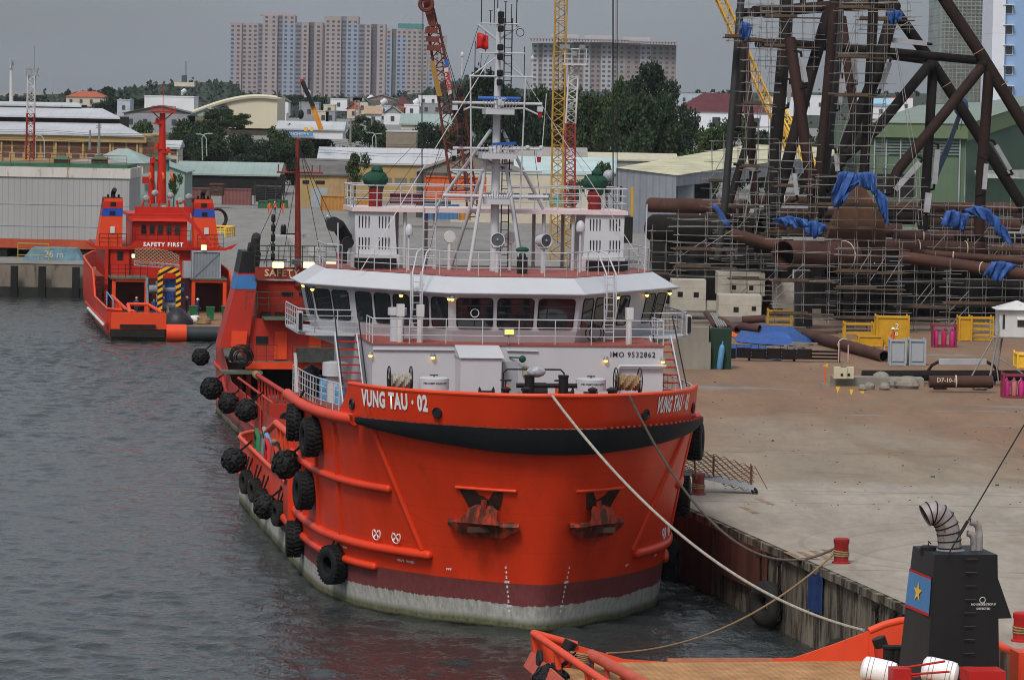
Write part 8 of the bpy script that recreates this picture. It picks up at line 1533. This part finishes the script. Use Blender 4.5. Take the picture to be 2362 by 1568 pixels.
# containers
def cont(label,x0,x1,yt,yb,D,m,grp='shipping containers in the yard',txt=None,tm=None):
    o,w,h=bld('shipping_container',label,x0,x1,yt,yb,D,2.5,m,None,cat='container',grp=grp,gz=P((x0+x1)/2,yb,D).z); g=MB(); [g.bar((x,-.05,0),(x,-.05,h),.14) for x in(-w,w)]; [g.bar((-w,-.05,z),(w,-.05,z),.14) for z in(.07,h-.05)]; g.obj('frame',m,o)
    if txt: text(txt,1.3,tm,o,lambda a,b:(a,-.1,h*.45+b),'lettering')
CP=mat('dull pink container',(.22,.09,.085),.7,.2,.5,lines=('x',.55,.3,.4)); CO=mat('orange brown container',(.42,.20,.05),.7,.25,.5,rust=.25,lines=('x',.55,.2,.4)); CR=mat('orange red container',(.52,.10,.03),.7,.12,.5,lines=('x',.55,.15,.3)); CB=mat('blue container',(.07,.17,.34),.7,.2,.5,lines=('x',.55,.25,.4)); CG=mat('green container',(.04,.12,.06),.7,.3,.5); CM=mat('maroon container',(.12,.02,.03),.7,.2,.5,lines=('x',.55,.25,.4)); CMU=mat('mustard container',(.35,.24,.05),.7,.2,.5)
for a in(('mustard container at the left end of the far row',384,410,434,471,604,CMU),('pink container left of the brown cabin',410,484,434,472,605,CP),('pink container right of the brown cabin',512,578,436,474,604,CP),('orange brown container beside the workshop door',740,797,452,486,585,CO),('small white container right of the first orange brown one',798,818,455,481,588,GREYP),('orange brown container left of the red platform post',822,864,456,486,582,CO),('large orange red container behind the fire platform',980,1120,408,462,440,CR),('maroon container behind the platform rail',900,980,448,470,520,CM),('blue container under the fire platform',975,1058,472,506,520,CB),('orange brown box right of the blue container',1058,1085,482,508,515,CO),('green crate row left of the workshop, first',596,616,464,482,590,CG),('green crate row left of the workshop, second',618,645,462,481,592,CG),('green crate row left of the workshop, third',648,662,462,481,593,CG),('small blue skip at the foot of the light tower',1300,1340,480,500,470,CB),('teal cabinet on the yard right of the mast',1268,1300,455,475,500,mat('teal paint',(.10,.35,.30),.6))): cont(*a)
g=MB(); [g.tube([P(590,430+4*k,600+k),P(650,432+4*k,600+k)],.22,8) for k in range(9)]; [g.bar(P(x,420,599),P(x,470,599),.15) for x in(588,612,636,654)]; one(g,'pipe_rack',PRIM,'rack of long grey pipes behind the green crates','pipe rack')
g=MB(); p,q=P(492,530,480),P(541,533,478); p.z=q.z=3.3; g.rail([p,q,q+Vector((-.8,-5,0))],1.1,3,1.2,.09); one(g,'yellow_barrier',YEL2,'yellow tube barrier on the yard right of the far funnel','barrier')
g=MB(); c=P(500,505,500); g.torus((c.x,c.y,3.3+1.3),1.25,.18,(.4,-1,0),24,8,.5); one(g,'steel_ring',RUST3,'big rusty steel ring standing on the yard','ring',smooth=True)
for i,(x,y,D) in enumerate(((1000,505,330),(1085,512,330),(1160,540,300),(1230,560,290),(1330,520,300))): 
    g=MB(); rn=random.Random(i); p=P(x,y,D); [g.box((p.x+rn.uniform(-1.6,1.6),D+rn.uniform(0,4),3.3+rn.uniform(.4,2.6)),(rn.uniform(.6,2.4),1,rn.uniform(.4,1.6)),rz=rn.uniform(-.3,.3)) for k in range(12)]; g.bx(p.x-1.8,p.x+1.8,D,D+3,3.3,5.2); one(g,'machinery',[DARKST,RUST2,DARKST,DARKST,RUST2][i],['dark machinery seen under the platform, left','rusty crane base behind the mast foot','dark winch frame right of the mast','dark machine house behind the searchlights','rusty dark gear at the foot of the lattice towers'][i],'machinery')
cc=thing('crane_cab','yellow crane machinery with counterweight behind the right green cover','crane cab',at(1350,560,420)); g=MB(); pbox(g,1355,500,1460,560,420,6); W(g,'body',DARKST,cc); g=MB(); pbox(g,1456,432,1462,500,419,.5); W(g,'yellow_arm',YEL,cc); g=MB(); c=P(1404,405,419); g.ball(c,.6,10,8); W(g,'globe',mat('clear plastic wrap',(.35,.36,.4)),cc)
# arch hall, white blocks, town houses
o=thing('arched_hall','cream hall with a low arched roof and round window on the left','hall',at(520,275,880)); D=880; n=16; g=MB(); pts=[P(447+ (640-447)*k/n,262-38*math.sin(math.pi*min(1,(k+.5)/n*.62+.0)),D) for k in range(n+1)]; zb=P(540,275,D).z; g.ext(pts+[Vector((pts[-1].x,D,zb-2)),Vector((pts[0].x,D,zb-2))],(0,30,0)); W(g,'wall',mat('cream render',(.55,.50,.38),.8,.08,.1),o); g=MB(); g.tube([p+Vector((0,-.3,.1)) for p in pts],.5,6); W(g,'arch_rim',mat('cream render',(.55,.50,.38)),o); g=MB(); pbox(g,481,253,497,259,D-.2,.1); W(g,'window',DARKST,o); g=MB(); c=P(515,256,D-.3); g.lathe([(.01,0),(.7,0),(.7,.1)],c,16,(0,-1,0)); g.torus(c,1.2,.3,(0,1,0),18,6); W(g,'round_window',GLASS2,o)
bld('white_block','large plain white block with a dark window slot on the left skyline',333,447,224,259,1000,14,WHR,'flat',None,1,None,cat='building'); 
TN=[('grey concrete house below the first tower block',590,625,232,272,GRR,'flat',None),('grey unfinished house right of the big crane hook',690,735,238,275,GRR,'flat',None),('beige narrow house with an arched window',746,772,243,260,BEI,'flat',None),('beige three-storey house above the white shed',732,758,258,282,BEI,'flat',None),('grey annex right of the beige house',751,772,258,282,GRR,'flat',None),('white row house with blue trim in the middle',867,900,246,262,mat('pale blue render',(.42,.48,.56),.8),'flat',None),('white terrace with balustrade right of the red pyramid roof',932,966,243,265,WHR,'flat',None),('orange brick house under the terrace',918,935,250,265,RTL,'flat',None),('pale grey house behind the crane boom, lower',970,1020,240,262,GRR,'flat',None),('house with a green gable roof in the middle distance',822,848,236,258,BEI,'gable',mat('green tile roof',(.06,.12,.09),.7)),('house with a red gable roof by the lattice pylon',800,830,252,268,BEI,'gable',RTL),('low house with a rusty brown roof',843,878,262,285,WHR,'side',mat('rusty brown roof',(.35,.25,.17),.8)),('white gabled house right of the rusty roof',885,925,262,282,WHR,'gable',GRR),('house with steep white gable on the left of town',628,665,235,262,WHR,'gable',ROOFT),('low white wall building with vents left of the crane arm',592,660,262,283,WHR,'flat',None),('small pale house at the foot of the tower blocks',762,800,230,250,WHR,'flat',None),('dark roofed hall behind the red pyramid roof',835,925,232,250,mat('brown grey wall',(.12,.11,.09),.8),'gable',mat('brown grey roof',(.2,.17,.15))),('pale block with a roof tank far right of town',965,1010,222,240,WHR,'flat',None),('house with orange tiled roof at the left horizon',152,245,224,240,BEI,'hip',RTL),('grey house on the right of the tall trees',1545,1632,217,240,mat('blue grey render',(.38,.42,.47),.8),'flat',None),('green sheet house beside the maroon roof',1628,1665,226,242,mat('green grey wall',(.15,.18,.14),.8),'gable',GRR),('pale house seen through the jacket, left',1850,1905,222,260,WHR,'flat',None),('white house with an orange roof seen through the jacket',2045,2105,226,262,WHR,'flat',RTL),('pale house seen between the left jacket legs',1770,1830,226,262,WHR,'flat',None),('low pale house with blue roof behind the jacket',1975,2050,242,268,WHR,'side',mat('light blue roof',(.25,.42,.55),.7)),('grey sheds at the left of the white block',400,440,236,250,GRR,'gable',ROOFG),('grey house left of the cream hall roofs',270,300,232,262,mat('blue grey render',(.38,.42,.47)),'flat',None),('long grey factory roof left of the cream hall',285,450,262,300,GRR,'gable',ROOFT),('brown stained gable below the cream hall',434,520,268,300,mat('stained brown wall',(.18,.16,.12),.9,.4,.2),'gable',ROOFG)]
for i,(lb,x0,x1,y0,y1,m_,rf_,rm_) in enumerate(TN):
    D=1300-(y1-235)*7; w_=(x1-x0)*D/F; bld('house',lb,x0,x1,y0,y1+6,D,10,m_,rf_,rm_,1.8 if rf_ and rf_!='flat' else 1,(max(1,int(w_/3)),max(1,int((y1-y0)*D/F/3.4)),.9,1.2),'town houses beyond the port','house')
o=thing('pyramid_roof_house','house with a steep maroon pyramid roof in the middle of the town','house',at(930,243,1150)); g=MB(); pbox(g,914,240,946,252,1150,4); W(g,'wall',BEI,o); g=MB(); a,b,c=P(912,241,1149),P(948,241,1149),P(928,221,1151); g.add([a,b,b+Vector((0,5,0)),a+Vector((0,5,0)),c],[(0,1,4),(1,2,4),(2,3,4),(3,0,4)]); W(g,'roof',MAR,o)
o,w,h=bld('villa','white villa with a long maroon hipped roof right of the dark trees',1560,1775,258,305,900,16,mat('clean white wall',(.66,.67,.72),.8,.05),'hip',MAR,4.2,None,cat='villa'); windows(o,[(x-.9,x+.9,1.3,3.4) for x in(-6.5,-1.6,3.2,7.5)],GLASS2,-.05)
o,w,h=bld('sign_building','white-roofed building with a blue lettered sign above the dark trees',640,790,298,320,780,14,WHR,'side',ROOFW,1.5,None,cat='building'); g=MB(); pbox(g,648,305,722,314,779,.3); sg2=W(g,'sign_board',mat('sign blue',(.10,.27,.55),.6),o); c=P(686,309.5,778.9)-getp(o)[0]; text('XI NGHIEP V',.85,WHR,sg2,lambda a,b:(c.x+a,c.y-.05,c.z+b),'lettering',fat=.01)
g=MB(); pbox(g,702,294,709,303,776,1); pbox(g,716,294,722,303,776,1); one(g,'yellow_stacks',YEL2,'two short yellow blocks on the sign building roof','blocks')
bld('light_green_roof','light green sloping roof behind the crane boom',925,1050,287,300,850,24,BEI,'side',ROOFG,2.2,None,cat='shed'); bld('far_shed','long low pale-roofed shed left of the lettered sign',445,640,300,312,900,14,BEI,'side',mat('cream roof',(.48,.45,.34)),1.2,None,cat='shed'); bld('small_shed','small ochre wall building under the light green roof',890,960,305,345,760,10,mat('grey brown wall',(.22,.19,.15),.8),'flat',ROOFW,1,None,cat='shed')
o=thing('water_tank_building','dark square water tank on a beige building on the hill','building',at(425,192,2200)); g=MB(); pbox(g,402,190,448,200,2200,10); W(g,'building',BEI,o); g=MB(); pbox(g,419,174,430,190,2200,4); g.tube([P(429,174,2200),P(429,142,2200)],.3,4); W(g,'tank',mat('dark slate',(.05,.06,.08),.7),o)
for i,(x,D,y0,y1) in enumerate(((824,1000,232,300),(290,1200,232,272),(47,1700,196,220),(117,1700,170,215))):
    if i<2: 
        g=MB(); g.lattice(P(x,y0,D),P(x,y1,D),pr(9,D),pr(10,D),8,.16,(1,0,0),1,.09); [g.box(P(x+dx,y0-2,D),(1.6,.5,.9)) for dx in(-9,-3,4,9)]; one(g,'flood_mast',mat('faded pink steel',(.35,.22,.2),.7),['pinkish lattice floodlight mast among the town houses','lattice floodlight mast behind the warehouse roof'][i],'light mast')
    elif i==3: g=MB(); g.tube([P(x,y1,D),P(x,y0,D)],[.3,.1],5); one(g,'radio_mast',GREYP,'hair-thin radio mast above the red-roofed house','mast')
g=MB(); [g.tube([P(x,y0,1000),P(x,y1,1000)],.12,4) for x,y0,y1 in((1513,225,360),)]; one(g,'thin_mast',GREYP,'slender mast in front of the dark trees on the right','mast')
for i,(x,y,D) in enumerate(((540,242,1150),(705,218,1300),(850,231,1200),(880,240,1100),(955,240,1100),(420,214,1500),(610,232,1200))):
    g=MB(); c=P(x,y,D); g.lathe([(.3,0),(.9,.1),(.9,1.6),(.3,1.9)],c,10,(.8,0,.6)); g.bar(c-Vector((0,0,.9)),c,.8); one(g,'roof_tank',mat('shiny tank',(.6,.62,.65),.3,metal=.3),['shiny tank over the cream hall','shiny tank on the roof near the dark gap tower','shiny tank left of the red pyramid roof','shiny tank on the blue-trimmed house','shiny tank on the balustrade terrace','small tank on the hillside house','shiny tank on the grey concrete house'][i],'water tank',group='shiny roof tanks')
for t,w,h in TR:
    if t['label']=='x': bpy.data.objects.remove(t)
# ---------------- hazy air over the whole place ----------------
g=MB(); g.bx(-1200,1200,-60,3250,-4,140)
hm=bpy.data.materials.new('hazy air'); hm.use_nodes=True; n=hm.node_tree.nodes; n.remove(n['Principled BSDF']); pv=n.new('ShaderNodeVolumePrincipled'); pv.inputs['Color'].default_value=(.86,.93,1,1); pv.inputs['Density'].default_value=.000035; pv.inputs['Anisotropy'].default_value=.2
hm.node_tree.links.new(pv.outputs[0],n['Material Output'].inputs['Volume'])
g.obj('haze',hm)['kind']='stuff'
